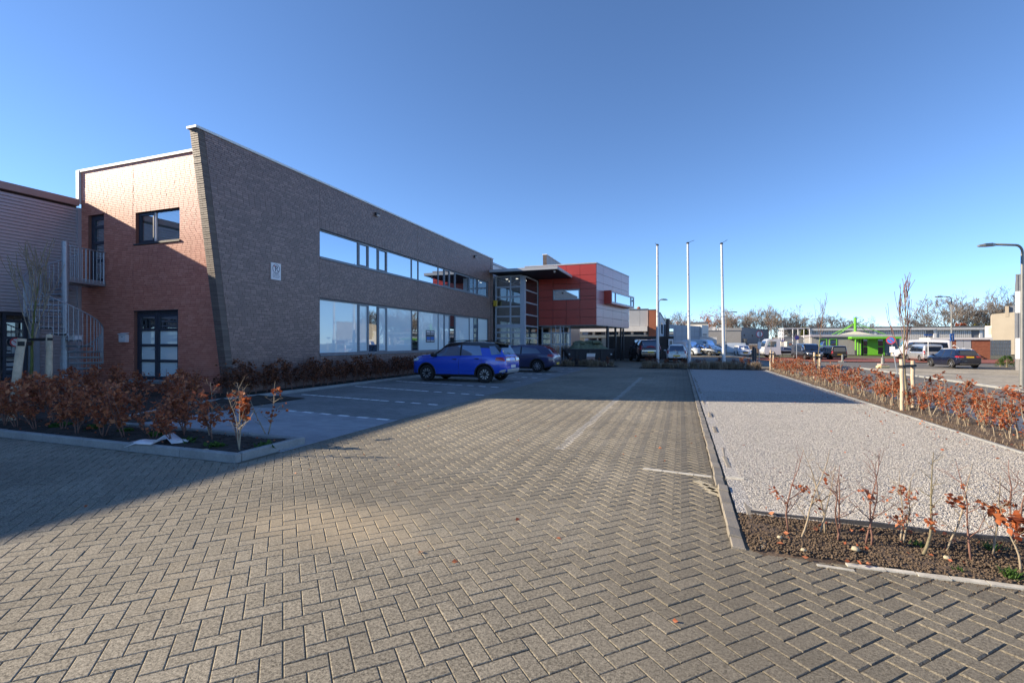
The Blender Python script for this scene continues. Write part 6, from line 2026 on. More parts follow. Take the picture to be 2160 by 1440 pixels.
# street trees in the copper hedge
for i, (px, py, H, s0, s1, topy, d, lab) in enumerate(((1916, 868, 2.95, 1903, 1926, 757, 11.2, 'nearest bare street tree between two stakes in the copper hedge'),
                                     (1724, 800, 3.45, 1718, 1729, 743, 21.0, 'bare street tree in the copper hedge, half way along'),
                                     (1628, 784, 3.0, 1625, 1631.5, 738, 27.5, 'farthest staked street tree near the round road sign'))):
    q = at_d(px, d)
    young_tree(q, H + (0.0), 61 + i, lab, None, 0, 'bark', .40 if i == 0 else .5, (15, 8, 6)[i], (.30, .6, .6)[i], (.035, .028, .022)[i])
    ends = []
    for k_, pxs in enumerate((s0, s1)):
        a = at_d(pxs, d + (-.10, .22)[k_]); top_ = height_at(topy + (0, 4)[k_], d)
        b = Vector((a.x + R.gauss(0, .01), a.y, top_))
        stake(a, b, (.043, .045, .04)[i], ('left' if k_ == 0 else 'right') + ' stake of the ' + ('nearest', 'half way', 'farthest')[i] + ' street tree in the copper hedge')
        ends.append(b)
    za = min(ends[0].z, ends[1].z) - .12
    tie(Vector((ends[0].x, ends[0].y, za)), Vector((ends[1].x, ends[1].y, za)), 'black tie holding the ' + ('nearest', 'half way', 'farthest')[i] + ' street tree to its stakes', .055)

# bare winter trees behind the roofs
bg = []
for s_ in range(4):
    a, b = tree_mesh(80 + s_, 10.0, .20, .28, 10, .85, 4, .45, .12, .018, 4, False)
    bg.append((a.mesh('trunk', M['grey_twig']), b.mesh('crown', M['grey_twig'])))
ls = []
a, b = tree_mesh(91, 10.0, .20, .26, 10, .9, 3, .4, .16, .014, 4, False, ls)
rs = random.Random(5)
for _ in range(2600):
    leaf(b, rs.choice(ls) + Vector((rs.gauss(0, .12), rs.gauss(0, .12), rs.gauss(0, .12))), Vector((rs.gauss(0, 1), rs.gauss(0, 1), rs.gauss(0, 1))), .22, rs, 1)
oak = (a.mesh('trunk', M['brown_twig']), b.mesh('crown', [M['brown_twig'], M['dull_leaf']]))
def far_tree(px, topy, d, k_, lab, sc=1.0, wide=1.0):
    q = at_d(px, d); q.z = -.45
    H = height_at(topy, d) + .45
    ms = oak if k_ == 9 else bg[k_]
    zs_v = sorted(v.co.z for v in ms[1].vertices); top_z = zs_v[int(len(zs_v) * .985)]
    t = thing('winter_tree', lab, 'tree', q, R.uniform(0, 6.28), 'bare winter trees behind the roofs')
    s_ = H / top_z; t.scale = (s_ * wide, s_ * wide, s_)
    inst('trunk', ms[0], t); inst('crown', ms[1], t)
for (px, ty, d, k_, w_, lab) in (
    (1428, 662, 118, 0, 1.15, 'round crowned bare tree right of the dark flue stack'), (1487, 658, 120, 9, 1.35, 'brown leaved oak holding dead leaves above the beige block'),
    (1521, 664, 122, 1, 1.0, 'slim bare tree left of the rightmost flagpole'), (1557, 655, 118, 2, 1.3, 'wide bare tree right of the rightmost flagpole'),
    (1600, 656, 125, 3, 1.1, 'bare tree straight above the round road sign'), (1637, 648, 118, 0, 1.25, 'tallest bare tree of the row, above the white lorry'),
    (1676, 664, 112, 1, 1.35, 'spreading bare tree left of the green entrance'), (1702, 668, 125, 2, .9, 'faint bare tree at the left end of the white clad hall'),
    (1764, 668, 118, 3, 1.6, 'low bushy bare tree behind the left part of the white clad hall'), (1850, 678, 135, 1, 1.5, 'low bare tree just behind the green mast stays'),
    (1940, 664, 122, 2, 1.1, 'bare tree between the street tree and the far street lamp'), (2004, 629, 122, 3, 1.25, 'big open crowned bare tree behind the far street lamp'),
    (2048, 644, 128, 0, .8, 'slim bare tree right of the far street lamp'), (2072, 633, 122, 1, 1.0, 'upright bare tree left of the beige brick wall'),
    (2128, 620, 125, 2, 1.2, 'bare tree above the beige brick wall'), (2175, 622, 120, 3, 1.2, 'bare tree at the right picture edge')):
    far_tree(px, ty, d, k_, lab, 1, w_)
def ever(px, py_top, py_bot, d, wpx, lab, seed, m_='ever_leaf', n=900):
    q = at_d(px, d); H = height_at(py_top, d) - q.z; w = wpx / FPX * d / 2
    rs = random.Random(seed); mb = MB()
    for _ in range(n):
        zf = rs.random() ** .8; a = rs.uniform(0, 6.28); r_ = w * (1 - .75 * zf ** 1.5) * (.75 + .25 * math.sin(a * 3 + zf * 9)) * math.sqrt(rs.uniform(.35, 1))
        leaf(mb, Vector((math.cos(a) * r_, math.sin(a) * r_, H * (.04 + .94 * zf))), Vector((math.cos(a), math.sin(a), rs.uniform(-.3, 1.2))), H * rs.uniform(.05, .10), rs)
    t = thing('evergreen_shrub', lab, 'shrub', q)
    MB().tube([(0, 0, -.1), (0, 0, H * .8)], [w * .12, w * .03], 6).build('trunk', M['bark'], t); mb.build('foliage', M[m_], t)
ever(1696, 691, 740, 96, 18, 'yellow green conical conifer left of the white clad hall', 1)
ever(2124, 750, 776, 41, 38, 'round green shrub at the foot of the striped hall', 2, 'green_leaf', 1300)
ever(2110, 757, 777, 42, 22, 'dry olive shrub left of the round green one by the striped hall', 3, 'ever_leaf', 600)
ever(1503, 727, 740, 70, 13, 'golden brown little bush beside the white wall', 4, 'leaf', 500)
ever(2055, 686, 700, 115, 26, 'dark evergreen bush peeping over the white clad hall', 5)
ever(2085, 684, 700, 116, 22, 'evergreen bush over the roof left of the beige brick wall', 6)
ever(2025, 682, 700, 116, 44, 'wide brownish bush over the hall roof by the far street lamp', 7, 'dull_leaf')

# ------------------------------------------------------------------ vehicles
def pchip(pts):
    x = np.array([p[0] for p in pts], float); y = np.array([p[1] for p in pts], float)
    o = np.argsort(x); x, y = x[o], y[o]
    h = np.diff(x); dl = np.diff(y) / h
    d = np.zeros_like(y)
    for i in range(1, len(x) - 1):
        if dl[i - 1] * dl[i] > 0:
            w1, w2 = 2 * h[i] + h[i - 1], h[i] + 2 * h[i - 1]
            d[i] = (w1 + w2) / (w1 / dl[i - 1] + w2 / dl[i])
    d[0], d[-1] = dl[0], dl[-1]
    def f(t):
        t = min(max(t, x[0]), x[-1]); i = min(len(x) - 2, max(0, int(np.searchsorted(x, t)) - 1))
        s_ = (t - x[i]) / h[i]; a = 1 - s_
        return (1 + 2 * s_) * a * a * y[i] + s_ * a * a * h[i] * d[i] + s_ * s_ * (3 - 2 * s_) * y[i + 1] - s_ * s_ * a * h[i] * d[i + 1]
    return f

class Body:
    def __init__(s, L, W, top, belt, bot, hw, rw):
        s.L, s.W = L, W
        s.top, s.belt, s.bot, s.hw, s.rw = (pchip(t) for t in (top, belt, bot, hw, rw))
        e = L / 2
        xs = list(np.linspace(-e, e, 57)) + [-e + t for t in (.015, .035, .06, .1, .14)] + [e - t for t in (.015, .035, .06, .1, .14)] + [p[0] for p in top]
        s.xs = sorted(set(round(float(x), 4) for x in xs if -e <= x <= e))
        s.secs = [s.sec(x) for x in s.xs]
    def sec(s, x):
        zt, zb, hw, rw = s.top(x), s.bot(x), s.hw(x), s.rw(x)
        zl = min(s.belt(x), zt - .05); g = min(1, max(0, (zt - zl) / .35)); rw = min(rw, hw - .03)
        lo = zl - zb
        y = [0, hw * .80, hw * .945, hw * .985, hw, hw, hw * .995, hw * .985, hw * .965]
        z = [zb, zb + .002, zb + .035, zb + .10 * lo + .03, zb + .34 * lo + .02, zb + .55 * lo, zb + .78 * lo, zb + .93 * lo, zl]
        wb = hw * .965; zr = zt - .055 - .03 * g
        if zr < zl + .008: zr = zl + .008
        for f in (.06, .33, .66, 1.0):
            bow = .018 * g * math.sin(math.pi * f)
            y.append(wb + (rw - wb) * f + bow - (.012 * g if f > 0 else 0)); z.append(zl + (zr - zl) * f)
        z[9] = max(z[9], z[8] + .002)
        y += [rw - .03, rw - .09, rw * .55, 0]; z += [zt - .022 - .012 * g, zt - .010 - .004 * g, zt - .003, zt]
        for i in range(1, len(z)): z[i] = max(z[i], z[i - 1] + .0005)
        return np.array(y), np.array(z)
    def Y(s, x, z):
        y_, z_ = s.sec(x); return float(np.interp(z, z_, y_, left=0, right=0))
    def X(s, y, z, end):
        """x of the skin at (y, z), seen from the front (end=1) or the rear (-1)."""
        y = abs(y) + .002; order = range(len(s.xs)) if end < 0 else range(len(s.xs) - 1, -1, -1)
        prev = None
        for i in order:
            yy, zz = s.secs[i]
            inside = zz[0] <= z <= zz[-1] and np.interp(z, zz, yy) >= y
            if inside:
                if prev is None: return s.xs[i]
                a, b = s.xs[prev], s.xs[i]
                for _ in range(7):
                    m_ = (a + b) / 2; yy, zz = s.sec(m_)
                    if zz[0] <= z <= zz[-1] and np.interp(z, zz, yy) >= y: b = m_
                    else: a = m_
                return b
            prev = i
        return s.xs[0] if end < 0 else s.xs[-1]
    def mesh(s, name, mats, matf, wheels, wr):
        mb = MB(); n = len(s.secs[0][0]); rows = []
        for x, (y_, z_) in zip(s.xs, s.secs):
            rows.append([(x, -y_[i], z_[i]) for i in range(n)] + [(x, y_[i], z_[i]) for i in range(n - 2, 0, -1)])
        vs = [p for r_ in rows for p in r_]; m_ = len(rows[0]); fs = []
        for i in range(len(rows) - 1):
            for j in range(m_):
                k_ = (j + 1) % m_
                fs.append((i * m_ + j, (i + 1) * m_ + j, (i + 1) * m_ + k_, i * m_ + k_))
        fs.append(tuple(range(m_))); fs.append(tuple((len(rows) - 1) * m_ + j for j in range(m_ - 1, -1, -1)))
        mb.add(vs, fs)
        me = mb.mesh('tmp', mats)
        ob = bpy.data.objects.new('tmp', me); COL.objects.link(ob)
        cut = MB()
        for wx in wheels: cut.tube([(wx, -2, wr), (wx, 2, wr)], wr + .055, 28)
        co = bpy.data.objects.new('tmp_cut', cut.mesh('tmp_cut', mats[0])); COL.objects.link(co)
        md = ob.modifiers.new('cut', 'BOOLEAN'); md.operation = 'DIFFERENCE'; md.object = co; md.solver = 'EXACT'
        dg = bpy.context.evaluated_depsgraph_get(); dg.update()
        out = bpy.data.meshes.new_from_object(ob.evaluated_get(dg)); out.name = name
        bpy.data.objects.remove(ob); bpy.data.objects.remove(co)
        idx = []
        for p in out.polygons:
            c = p.center
            well = any(abs(math.hypot(c.x - wx, c.z - wr) - (wr + .055)) < .03 and abs(p.normal.y) < .5 for wx in wheels) and abs(c.y) < s.W
            idx.append(len(mats) - 1 if well else matf(c.x, abs(c.y), c.z, p.normal))
        out.materials.clear()
        for q in mats: out.materials.append(q)
        out.polygons.foreach_set('material_index', idx)
        out.polygons.foreach_set('use_smooth', [True] * len(out.polygons)); out.set_sharp_from_angle(angle=math.radians(32)); out.update()
        return out
    def patch(s, corners, kind, side=1, nu=7, nv=4, off=.007):
        """Skin patch. kind 'side': corners (x,z) x4, 'rear'/'front': corners (y,z) x4; order: bl, br, tr, tl."""
        P = []
        for i in range(nu + 1):
            row = []
            for j in range(nv + 1):
                u, v = i / nu, j / nv
                a = [(1 - u) * corners[0][k] + u * corners[1][k] for k in (0, 1)]; b = [(1 - u) * corners[3][k] + u * corners[2][k] for k in (0, 1)]
                p, z = a[0] + (b[0] - a[0]) * v, a[1] + (b[1] - a[1]) * v
                if kind == 'side': row.append(Vector((p, s.Y(p, z) * side, z)))
                else: row.append(Vector((s.X(p, z, -1 if kind == 'rear' else 1), p, z)))
            P.append(row)
        out = []
        for i in range(nu + 1):
            row = []
            for j in range(nv + 1):
                du = P[min(i + 1, nu)][j] - P[max(i - 1, 0)][j]; dv = P[i][min(j + 1, nv)] - P[i][max(j - 1, 0)]
                n_ = du.cross(dv)
                if n_.length < 1e-9: n_ = Vector((1, 0, 0))
                n_.normalize()
                ref = Vector((0, side, .3)) if kind == 'side' else Vector((-1 if kind == 'rear' else 1, 0, .4))
                if n_.dot(ref) < 0: n_ = -n_
                row.append(P[i][j] + n_ * off)
            out.append(row)
        return out

def paint(name, col, metal=.0, rough=.28, coat=1.0):
    return mat(name, col, rough, metal, var=.03, scale=2, coat=coat, obj=True)
M['car_glass'] = glass_mat('car_window_glass', (.66, .76, .90), 0, .22, body=(.006, .007, .010), wave=0)
M['light_glass'] = glass_mat('light_car_window', (.66, .76, .90), 0, .25, body=(.10, .15, .23), wave=0)  # pale body colour stands in for bright windows seen through the car
M['plastic'] = mat('black_car_plastic', (.018, .018, .020), .6, var=.2, obj=True)
M['tyre'] = mat('tyre_rubber', (.016, .016, .017), .8, var=.2, obj=True)
M['alloy'] = mat('alloy_wheel', (.55, .56, .58), .3, .7, var=.06, obj=True)
M['rim_black'] = mat('black_rim', (.015, .015, .017), .35, obj=True)
M['tail_red'] = mat('tail_lamp_red', (.36, .012, .012), .15, var=.1, coat=1, obj=True)
M['lamp_clear'] = mat('head_lamp_clear', (.55, .58, .60), .12, .3, coat=1, obj=True)
M['plate'] = mat('yellow_number_plate', (.72, .47, .03), .45, var=.05, obj=True)
M['silver_trim'] = mat('silver_bumper_trim', (.50, .51, .52), .4, .4, var=.05, obj=True)
M['chrome'] = mat('chrome_trim', (.7, .7, .72), .12, 1.0, obj=True)
wheel_cache = {}
def wheel_meshes(R_, w, style):
    key = (R_, w, style)
    if key in wheel_cache: return wheel_cache[key]
    h = w / 2
    ty = MB().lathe([(R_ * .66, -h * .8), (R_ * .72, -h), (R_ * .90, -h * 1.02), (R_ * .985, -h * .78), (R_, -h * .4), (R_, h * .4), (R_ * .985, h * .78), (R_ * .90, h * 1.02), (R_ * .72, h), (R_ * .66, h * .8)], 32, axis='y')
    tm_ = ty.mesh('wheel', M['tyre'], True, 40)
    rb = MB()
    for sgn in (-1, 1):
        o = sgn * h
        rb.lathe([(0, o * .45), (R_ * .67, o * .55), (R_ * .67, o * .86), (R_ * .635, o * .92), (R_ * .61, o * .86), (R_ * .60, o * .6)], 32, 0, 'y')
        n = {'hero': 5, 'turbine': 10, 'five': 5, 'cover': 9}[style]
        for k in range(n):
            a0 = 2 * math.pi * k / n
            def pt(r_, a, e): return (r_ * R_ * math.cos(a), o * e, r_ * R_ * math.sin(a))
            if style == 'hero':
                for s_ in (-1, 1):
                    q = [(.20, a0 + s_ * .10), (.30, a0 + s_ * .42), (.575, a0 + s_ * .46), (.60, a0 + s_ * .16)]
                    vs = [pt(r_, a, .93) for r_, a in q] + [pt(r_, a, .6) for r_, a in q]
                    rb.add(vs, [(0, 1, 2, 3), (3, 2, 1, 0)] + [(i, (i + 1) % 4, 4 + (i + 1) % 4, 4 + i) for i in range(4)], 1)
            else:
                tw = .35 if style == 'turbine' else 0.0; wd = {'turbine': .11, 'five': .24, 'cover': .16}[style]
                q = [(.14, a0 - wd * 1.3), (.14, a0 + wd * 1.3), (.62, a0 + tw + wd * .8), (.62, a0 + tw - wd * .8)]
                vs = [pt(r_, a, .93 if i < 2 else .86) for i, (r_, a) in enumerate(q)] + [pt(r_, a, .55) for r_, a in q]
                rb.add(vs, [(0, 1, 2, 3), (3, 2, 1, 0)] + [(i, (i + 1) % 4, 4 + (i + 1) % 4, 4 + i) for i in range(4)], 1)
        rb.lathe([(0, o * .97), (R_ * .13, o * .95), (R_ * .16, o * .7)], 14, 0 if style == 'hero' else 1, 'y')
    rm_ = rb.mesh('rim', [M['rim_black'], M['alloy']])
    wheel_cache[key] = (tm_, rm_)
    return wheel_cache[key]

def profile(kind, L, W, H):
    """Base outlines for a kind of vehicle; x runs from the rear (-L/2) to the front (L/2)."""
    e = L / 2
    if kind in ('suv', 'hatch', 'estate', 'city', 'offroad'):
        P = {'suv':    dict(rear=[(0, .43), (.02, .57), (.085, .655), (.16, .70), (.265, .82), (.42, .935), (.66, .978)], roof=.40, mid=.60, scr=.645, cowl=.765, hood=.665, nose=.635, belt=(.60, .65, .625, .605)),
             'hatch':  dict(rear=[(0, .40), (.03, .58), (.10, .66), (.18, .71), (.40, .86), (.62, .945), (.95, .985)], roof=.42, mid=.58, scr=.63, cowl=.745, hood=.62, nose=.57, belt=(.60, .66, .615, .57)),
             'estate': dict(rear=[(0, .38), (.03, .55), (.10, .62), (.20, .66), (.45, .86), (.62, .93), (1.0, .975)], roof=.45, mid=.55, scr=.60, cowl=.70, hood=.60, nose=.53, belt=(.60, .63, .60, .56)),
             'city':   dict(rear=[(0, .40), (.02, .62), (.06, .70), (.12, .80), (.24, .95), (.34, .975), (.7, .99)], roof=.40, mid=.62, scr=.68, cowl=.80, hood=.62, nose=.55, belt=(.58, .62, .61, .58)),
             'offroad': dict(rear=[(0, .40), (.015, .58), (.05, .64), (.09, .70), (.20, .90), (.27, .955), (.6, .98)], roof=.45, mid=.60, scr=.65, cowl=.75, hood=.64, nose=.60, belt=(.62, .63, .62, .60))}[kind]
        top = [(-e + a, z * H) for a, z in P['rear']] + [(-e + P['roof'] * L, H), (-e + P['mid'] * L, .972 * H), (-e + P['scr'] * L, .905 * H), (-e + (P['scr'] + P['cowl']) / 2 * L, .775 * H), (-e + P['cowl'] * L, P['hood'] * H + .03 * H),
               (-e + (P['cowl'] + .10) * L, P['hood'] * H), (e - .26, P['nose'] * H - .01 * H), (e - .12, P['nose'] * H - .06 * H), (e - .04, P['nose'] * H - .15 * H), (e, P['nose'] * H - .25 * H)]
        b = P['belt']; belt = [(-e, b[0] * H), (-e + .2 * L, b[1] * H), (0, b[2] * H), (e - .3 * L, b[3] * H), (e, b[3] * H * .9)]
        g = .125 * H
        bot = [(-e, .26 * H), (-e + .25, .19 * H), (-e + .22 * L, g), (e - .25 * L, g), (e - .22, .15 * H), (e, .20 * H)]
        h = W / 2
        hw = [(-e, h * .80), (-e + .08, h * .885), (-e + .30, h * .965), (-e + .2 * L, h), (0, h * .985), (e - .2 * L, h), (e - .35, h * .95), (e - .14, h * .84), (e, h * .66)]
        r_ = .66 if kind != 'offroad' else .74
        rw = [(-e, h * .74), (-e + .2, h * .73), (-e + .55, h * r_), (0, h * (r_ + .015)), (-e + P['scr'] * L, h * (r_ + .03)), (-e + P['cowl'] * L, h * .80), (e - .3, h * .74), (e, h * .55)]
    else:                                  # van: upright tail, short sloping nose
        P = {'van': dict(cowl=.80, scr=.715, hood=.565, nose=.48), 'bus': dict(cowl=.86, scr=.78, hood=.50, nose=.40), 'mpv': dict(cowl=.78, scr=.66, hood=.60, nose=.54)}[kind]
        top = [(-e, .42 * H), (-e + .012, .58 * H), (-e + .03, .72 * H), (-e + .06, .86 * H), (-e + .10, .94 * H), (-e + .18, .975 * H), (-e + .4, .985 * H), (-e + .45 * L, H), (-e + (P['scr'] - .08) * L, .985 * H), (-e + P['scr'] * L, .945 * H),
               (-e + (P['cowl'] + P['scr']) / 2 * L, .79 * H), (-e + P['cowl'] * L, P['hood'] * H + .03 * H), (-e + (P['cowl'] + .06) * L, P['hood'] * H), (e - .22, P['nose'] * H), (e - .08, P['nose'] * H - .05 * H), (e - .02, P['nose'] * H - .14 * H), (e, P['nose'] * H - .22 * H)]
        belt = [(-e, .52 * H), (0, .53 * H), (e - .25 * L, .51 * H), (e, .42 * H)]
        bot = [(-e, .18 * H), (-e + .25, .13 * H), (0, .11 * H), (e - .25, .12 * H), (e, .15 * H)]
        h = W / 2
        hw = [(-e, h * .90), (-e + .06, h * .955), (-e + .3, h), (0, h), (e - .22 * L, h), (e - .3, h * .95), (e - .1, h * .86), (e, h * .70)]
        rw = [(-e, h * .82), (-e + .2, h * .84), (0, h * .86), (-e + P['scr'] * L, h * .84), (-e + P['cowl'] * L, h * .86), (e, h * .6)]
    return top, belt, bot, hw, rw

def make_car(label, cat, group, p, heading, kind, L, W, H, wr, fwx, rwx, col, side_windows, rear_win=None, screen=None, style='five', roofmat=None, cladding=.0, lights='hatch', plate=True, rails=False, name='parked_car', tail=None, extra=None, plate_m='plate', glass='car_glass'):
    t = thing(name, label, cat, (p[0], p[1], p[2]), heading, group)
    B = Body(L, W, *profile(kind, L, W, H)); e = L / 2
    pm = col
    mats = [pm, M['plastic'], roofmat or pm, M['plastic']]
    zc = cladding
    def matf(x, y, z, n):
        if z < B.bot(x) + .035 or (zc and z < zc + (.05 if abs(x) > e - .35 else 0)): return 1
        if roofmat and z > B.top(x) - .205 and z > B.belt(x) + .12 and x < .30 * L and x > -.44 * L: return 2
        return 0
    me = B.mesh('body', mats, matf, (fwx, rwx), wr)
    inst('body', me, t)
    for (x, s_) in ((fwx, 1), (fwx, -1), (rwx, 1), (rwx, -1)):
        a, b = wheel_meshes(wr, .215 if wr < .36 else .24, style)
        y_ = (B.hw(x) - .118) * s_
        w_ = inst('wheel', a, t, (x, y_, wr), (0, R.uniform(0, 6), 0)); inst('rim', b, w_)
        if zc:
            ar = MB(); rows = []
            for k in range(19):
                an = math.pi * (-.04 + 1.08 * k / 18)
                row = []
                for rr_, oo in ((wr + .050, -.03), (wr + .052, .012), (wr + .075, .016), (wr + .105, .010), (wr + .108, -.02)):
                    xx, zz = x + rr_ * math.cos(an), wr + rr_ * math.sin(an)
                    row.append((xx, (max(B.Y(xx, max(zz, B.bot(xx) + .12)), B.hw(x) * .93) + oo) * s_, zz))
                rows.append(row)
            ar.grid(rows).build('wheel_arch', M['plastic'], t, smooth=True)
    for s_ in (1, -1):
        for w in side_windows:
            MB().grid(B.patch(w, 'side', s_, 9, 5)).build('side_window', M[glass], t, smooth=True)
    for s_ in (1, -1):                        # dark pillars between the side windows
        for wa, wb_ in zip(side_windows, side_windows[1:]):
            if wa[0][0] - wb_[1][0] < .2:
                MB().grid(B.patch([(wb_[1][0] - .02, wb_[1][1]), (wa[0][0] + .02, wa[0][1]), (wa[3][0] + .02, wa[3][1]), (wb_[2][0] - .02, wb_[2][1])], 'side', s_, 3, 5, .005)).build('door_pillar', M['plastic'], t, smooth=True)
        w = side_windows[0]
        MB().grid(B.patch([(w[1][0] - .03, w[1][1]), (w[1][0] + .14, w[1][1] + .01), (w[2][0] + .10, w[2][1] + .05), (w[2][0] - .03, w[2][1])], 'side', s_, 3, 5, .005)).build('front_pillar', M['plastic'] if roofmat else pm, t, smooth=True)
    def end_patch(c, kind_, nm, m_, off=.008, nu=8, nv=4):
        return MB().grid(B.patch(c, kind_, 1, nu, nv, off)).build(nm, M[m_] if isinstance(m_, str) else m_, t, smooth=True)
    if rear_win: end_patch(rear_win, 'rear', 'rear_window', 'car_glass', .008, 10, 5)
    if screen: end_patch(screen, 'front', 'windscreen', 'car_glass', .008, 10, 6)
    h = W / 2
    if plate:
        zp = plate if isinstance(plate, float) else .30 * H
        for kk_ in ('rear', 'front'):
            zq = zp if kk_ == 'rear' else .26 * H
            end_patch([(-.26, zq), (.26, zq), (.26, zq + .115), (-.26, zq + .115)], kk_, 'number_plate', plate_m, .016, 2, 1)
    if tail:
        for s_ in (1, -1):
            y0, y1, z0, z1, xl = tail
            end_patch([(s_ * y0, z0), (s_ * y1, z0), (s_ * y1, z1), (s_ * y0, z1)], 'rear', 'tail_light', 'tail_red', .012, 5, 3)
            if xl: MB().grid(B.patch([(-e + .04, z0 + .01), (-e + xl, z0 + .04), (-e + xl * .9, z1), (-e + .04, z1)], 'side', s_, 6, 3, .010)).build('tail_light', M['tail_red'], t, smooth=True)
    zh = B.top(e - .2) - .12
    for s_ in (1, -1):
        MB().grid(B.patch([(e - .42, zh - .02), (e - .10, zh - .09), (e - .12, zh + .03), (e - .45, zh + .07)], 'side', s_, 6, 3, .009)).build('headlight', M['lamp_clear'], t, smooth=True)
        end_patch([(s_ * h * .42, zh - .12), (s_ * h * .74, zh - .10), (s_ * h * .76, zh + .02), (s_ * h * .44, zh - .02)], 'front', 'headlight', 'lamp_clear', .010, 5, 3)
    end_patch([(-h * .40, .30 * H), (h * .40, .30 * H), (h * .42, zh - .06), (-h * .42, zh - .06)], 'front', 'grille', 'plastic', .009, 6, 3)
    # seams, handles, mirrors
    sx_ = sorted({round(w[0][0], 3) for w in side_windows} | {round(w[1][0], 3) for w in side_windows})
    for s_ in (1, -1):
        xm = side_windows[0][1][0] - .04
        mr = MB(); yb = B.Y(xm, B.belt(xm) + .05)
        mr.bbox(xm - .08, xm + .10, yb * s_ if s_ > 0 else -yb - .21, yb + .21 if s_ > 0 else -yb, B.belt(xm) + .03, B.belt(xm) + .17, .035)
        mr.build('wing_mirror', M['plastic'] if roofmat or kind in ('van', 'bus') else pm, t, smooth=True, sharp=60)
        for w in side_windows[:2]:
            xr_ = w[0][0] + .02; zz0 = B.bot(xr_) + .12; zz1 = B.belt(xr_) - .01
            MB().grid(B.patch([(xr_ - .005, zz0), (xr_ + .005, zz0), (xr_ + .005, zz1), (xr_ - .005, zz1)], 'side', s_, 1, 10, .002)).build('door_seam', M['plastic'], t)
            xh = w[0][0] + .12; zh_ = B.belt(xh) - .12; yh = B.Y(xh, zh_)
            MB().bbox(xh, xh + .20, yh * s_ - .012, yh * s_ + .028 if s_ > 0 else yh * s_ + .012, zh_, zh_ + .032, .006).build('door_handle', M['plastic'] if roofmat else pm, t) if s_ > 0 else MB().bbox(xh, xh + .20, -yh - .028, -yh + .012, zh_, zh_ + .032, .006).build('door_handle', M['plastic'] if roofmat else pm, t)
        if rails:
            pts = [(x, (B.rw(x) - .03) * s_, B.top(x) + .045) for x in np.linspace(-e + .18 * L, -e + .60 * L, 9)]
            pts[0] = (pts[0][0] - .05, pts[0][1], pts[0][2] - .045); pts[-1] = (pts[-1][0] + .05, pts[-1][1], pts[-1][2] - .045)
            MB().tube(pts, .02, 6).build('roof_rail', M['silver_trim'] if rails == 'silver' else M['plastic'], t, smooth=True)
    if extra: extra(B, t, end_patch)
    return t, B
HD = lambda lat, dep: cam_dir(lat, dep)

# hero: blue compact suv with black roof
def hero_extra(B, t, ep):
    ep([(-.62, .40), (.62, .40), (.66, .56), (-.66, .56)], 'rear', 'rear_bumper_trim', 'silver_trim', .022, 10, 3)
    for s_ in (1, -1):
        MB().grid(B.patch([(-2.19, .40), (-1.93, .46), (-2.0, .52), (-2.18, .56)], 'side', s_, 4, 3, .014)).build('rear_bumper_trim', M['silver_trim'], t, smooth=True)
        MB().grid(B.patch([(-.95, .475), (.78, .475), (.66, .515), (-.72, .525)], 'side', s_, 12, 2, .012)).build('door_crease', hero_paint, t, smooth=True)
        ep([(s_ * .36, .90), (s_ * .70, .90), (s_ * .70, .985), (s_ * .36, .985)], 'rear', 'reversing_light', 'lamp_clear', .016, 4, 2)
    ep([(-.66, 1.035), (.66, 1.035), (.66, 1.05), (-.66, 1.05)], 'rear', 'tailgate_seam', 'plastic', .004, 8, 1)
    sp_ = MB(); xr = -2.195 + .30
    vs = []
    for (x, zt_, zb_) in ((-1.62, 1.655, 1.60), (-1.98, 1.585, 1.545)):
        for y_, z_ in ((-.60, zb_), (.60, zb_), (.60, zt_), (-.60, zt_)): vs.append((x, y_, z_ - (.015 if abs(y_) > .5 and z_ == zt_ else 0)))
    sp_.add(vs, [(0, 1, 2, 3), (7, 6, 5, 4)] + [(i, 4 + i, 4 + (i + 1) % 4, (i + 1) % 4) for i in range(4)]); sp_.build('roof_spoiler', M['gloss_black'], t)
    MB().tube([(-2.06, 0, 1.16), (-2.02, .22, 1.20)], .012, 5).build('rear_wiper', M['plastic'], t)
hero_paint = paint('blue_car_paint', (.018, .085, .60), .12, .2)
M['gloss_black'] = paint('gloss_black_roof', (.008, .008, .010), 0, .2)
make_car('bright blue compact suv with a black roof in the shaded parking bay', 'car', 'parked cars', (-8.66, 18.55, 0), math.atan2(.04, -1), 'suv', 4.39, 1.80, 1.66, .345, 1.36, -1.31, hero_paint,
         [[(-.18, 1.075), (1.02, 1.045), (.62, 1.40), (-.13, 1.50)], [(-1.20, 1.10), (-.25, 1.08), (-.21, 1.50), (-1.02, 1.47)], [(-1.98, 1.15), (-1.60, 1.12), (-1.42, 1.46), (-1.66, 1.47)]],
         [(-.60, 1.13), (.60, 1.13), (.53, 1.50), (-.53, 1.50)], [(-.68, 1.13), (.68, 1.13), (.52, 1.53), (-.52, 1.53)], 'hero', M['gloss_black'], .37, tail=(.30, .72, .86, 1.03, .42), rails='black', extra=hero_extra, plate=.60, plate_m='sign_white', glass='light_glass')
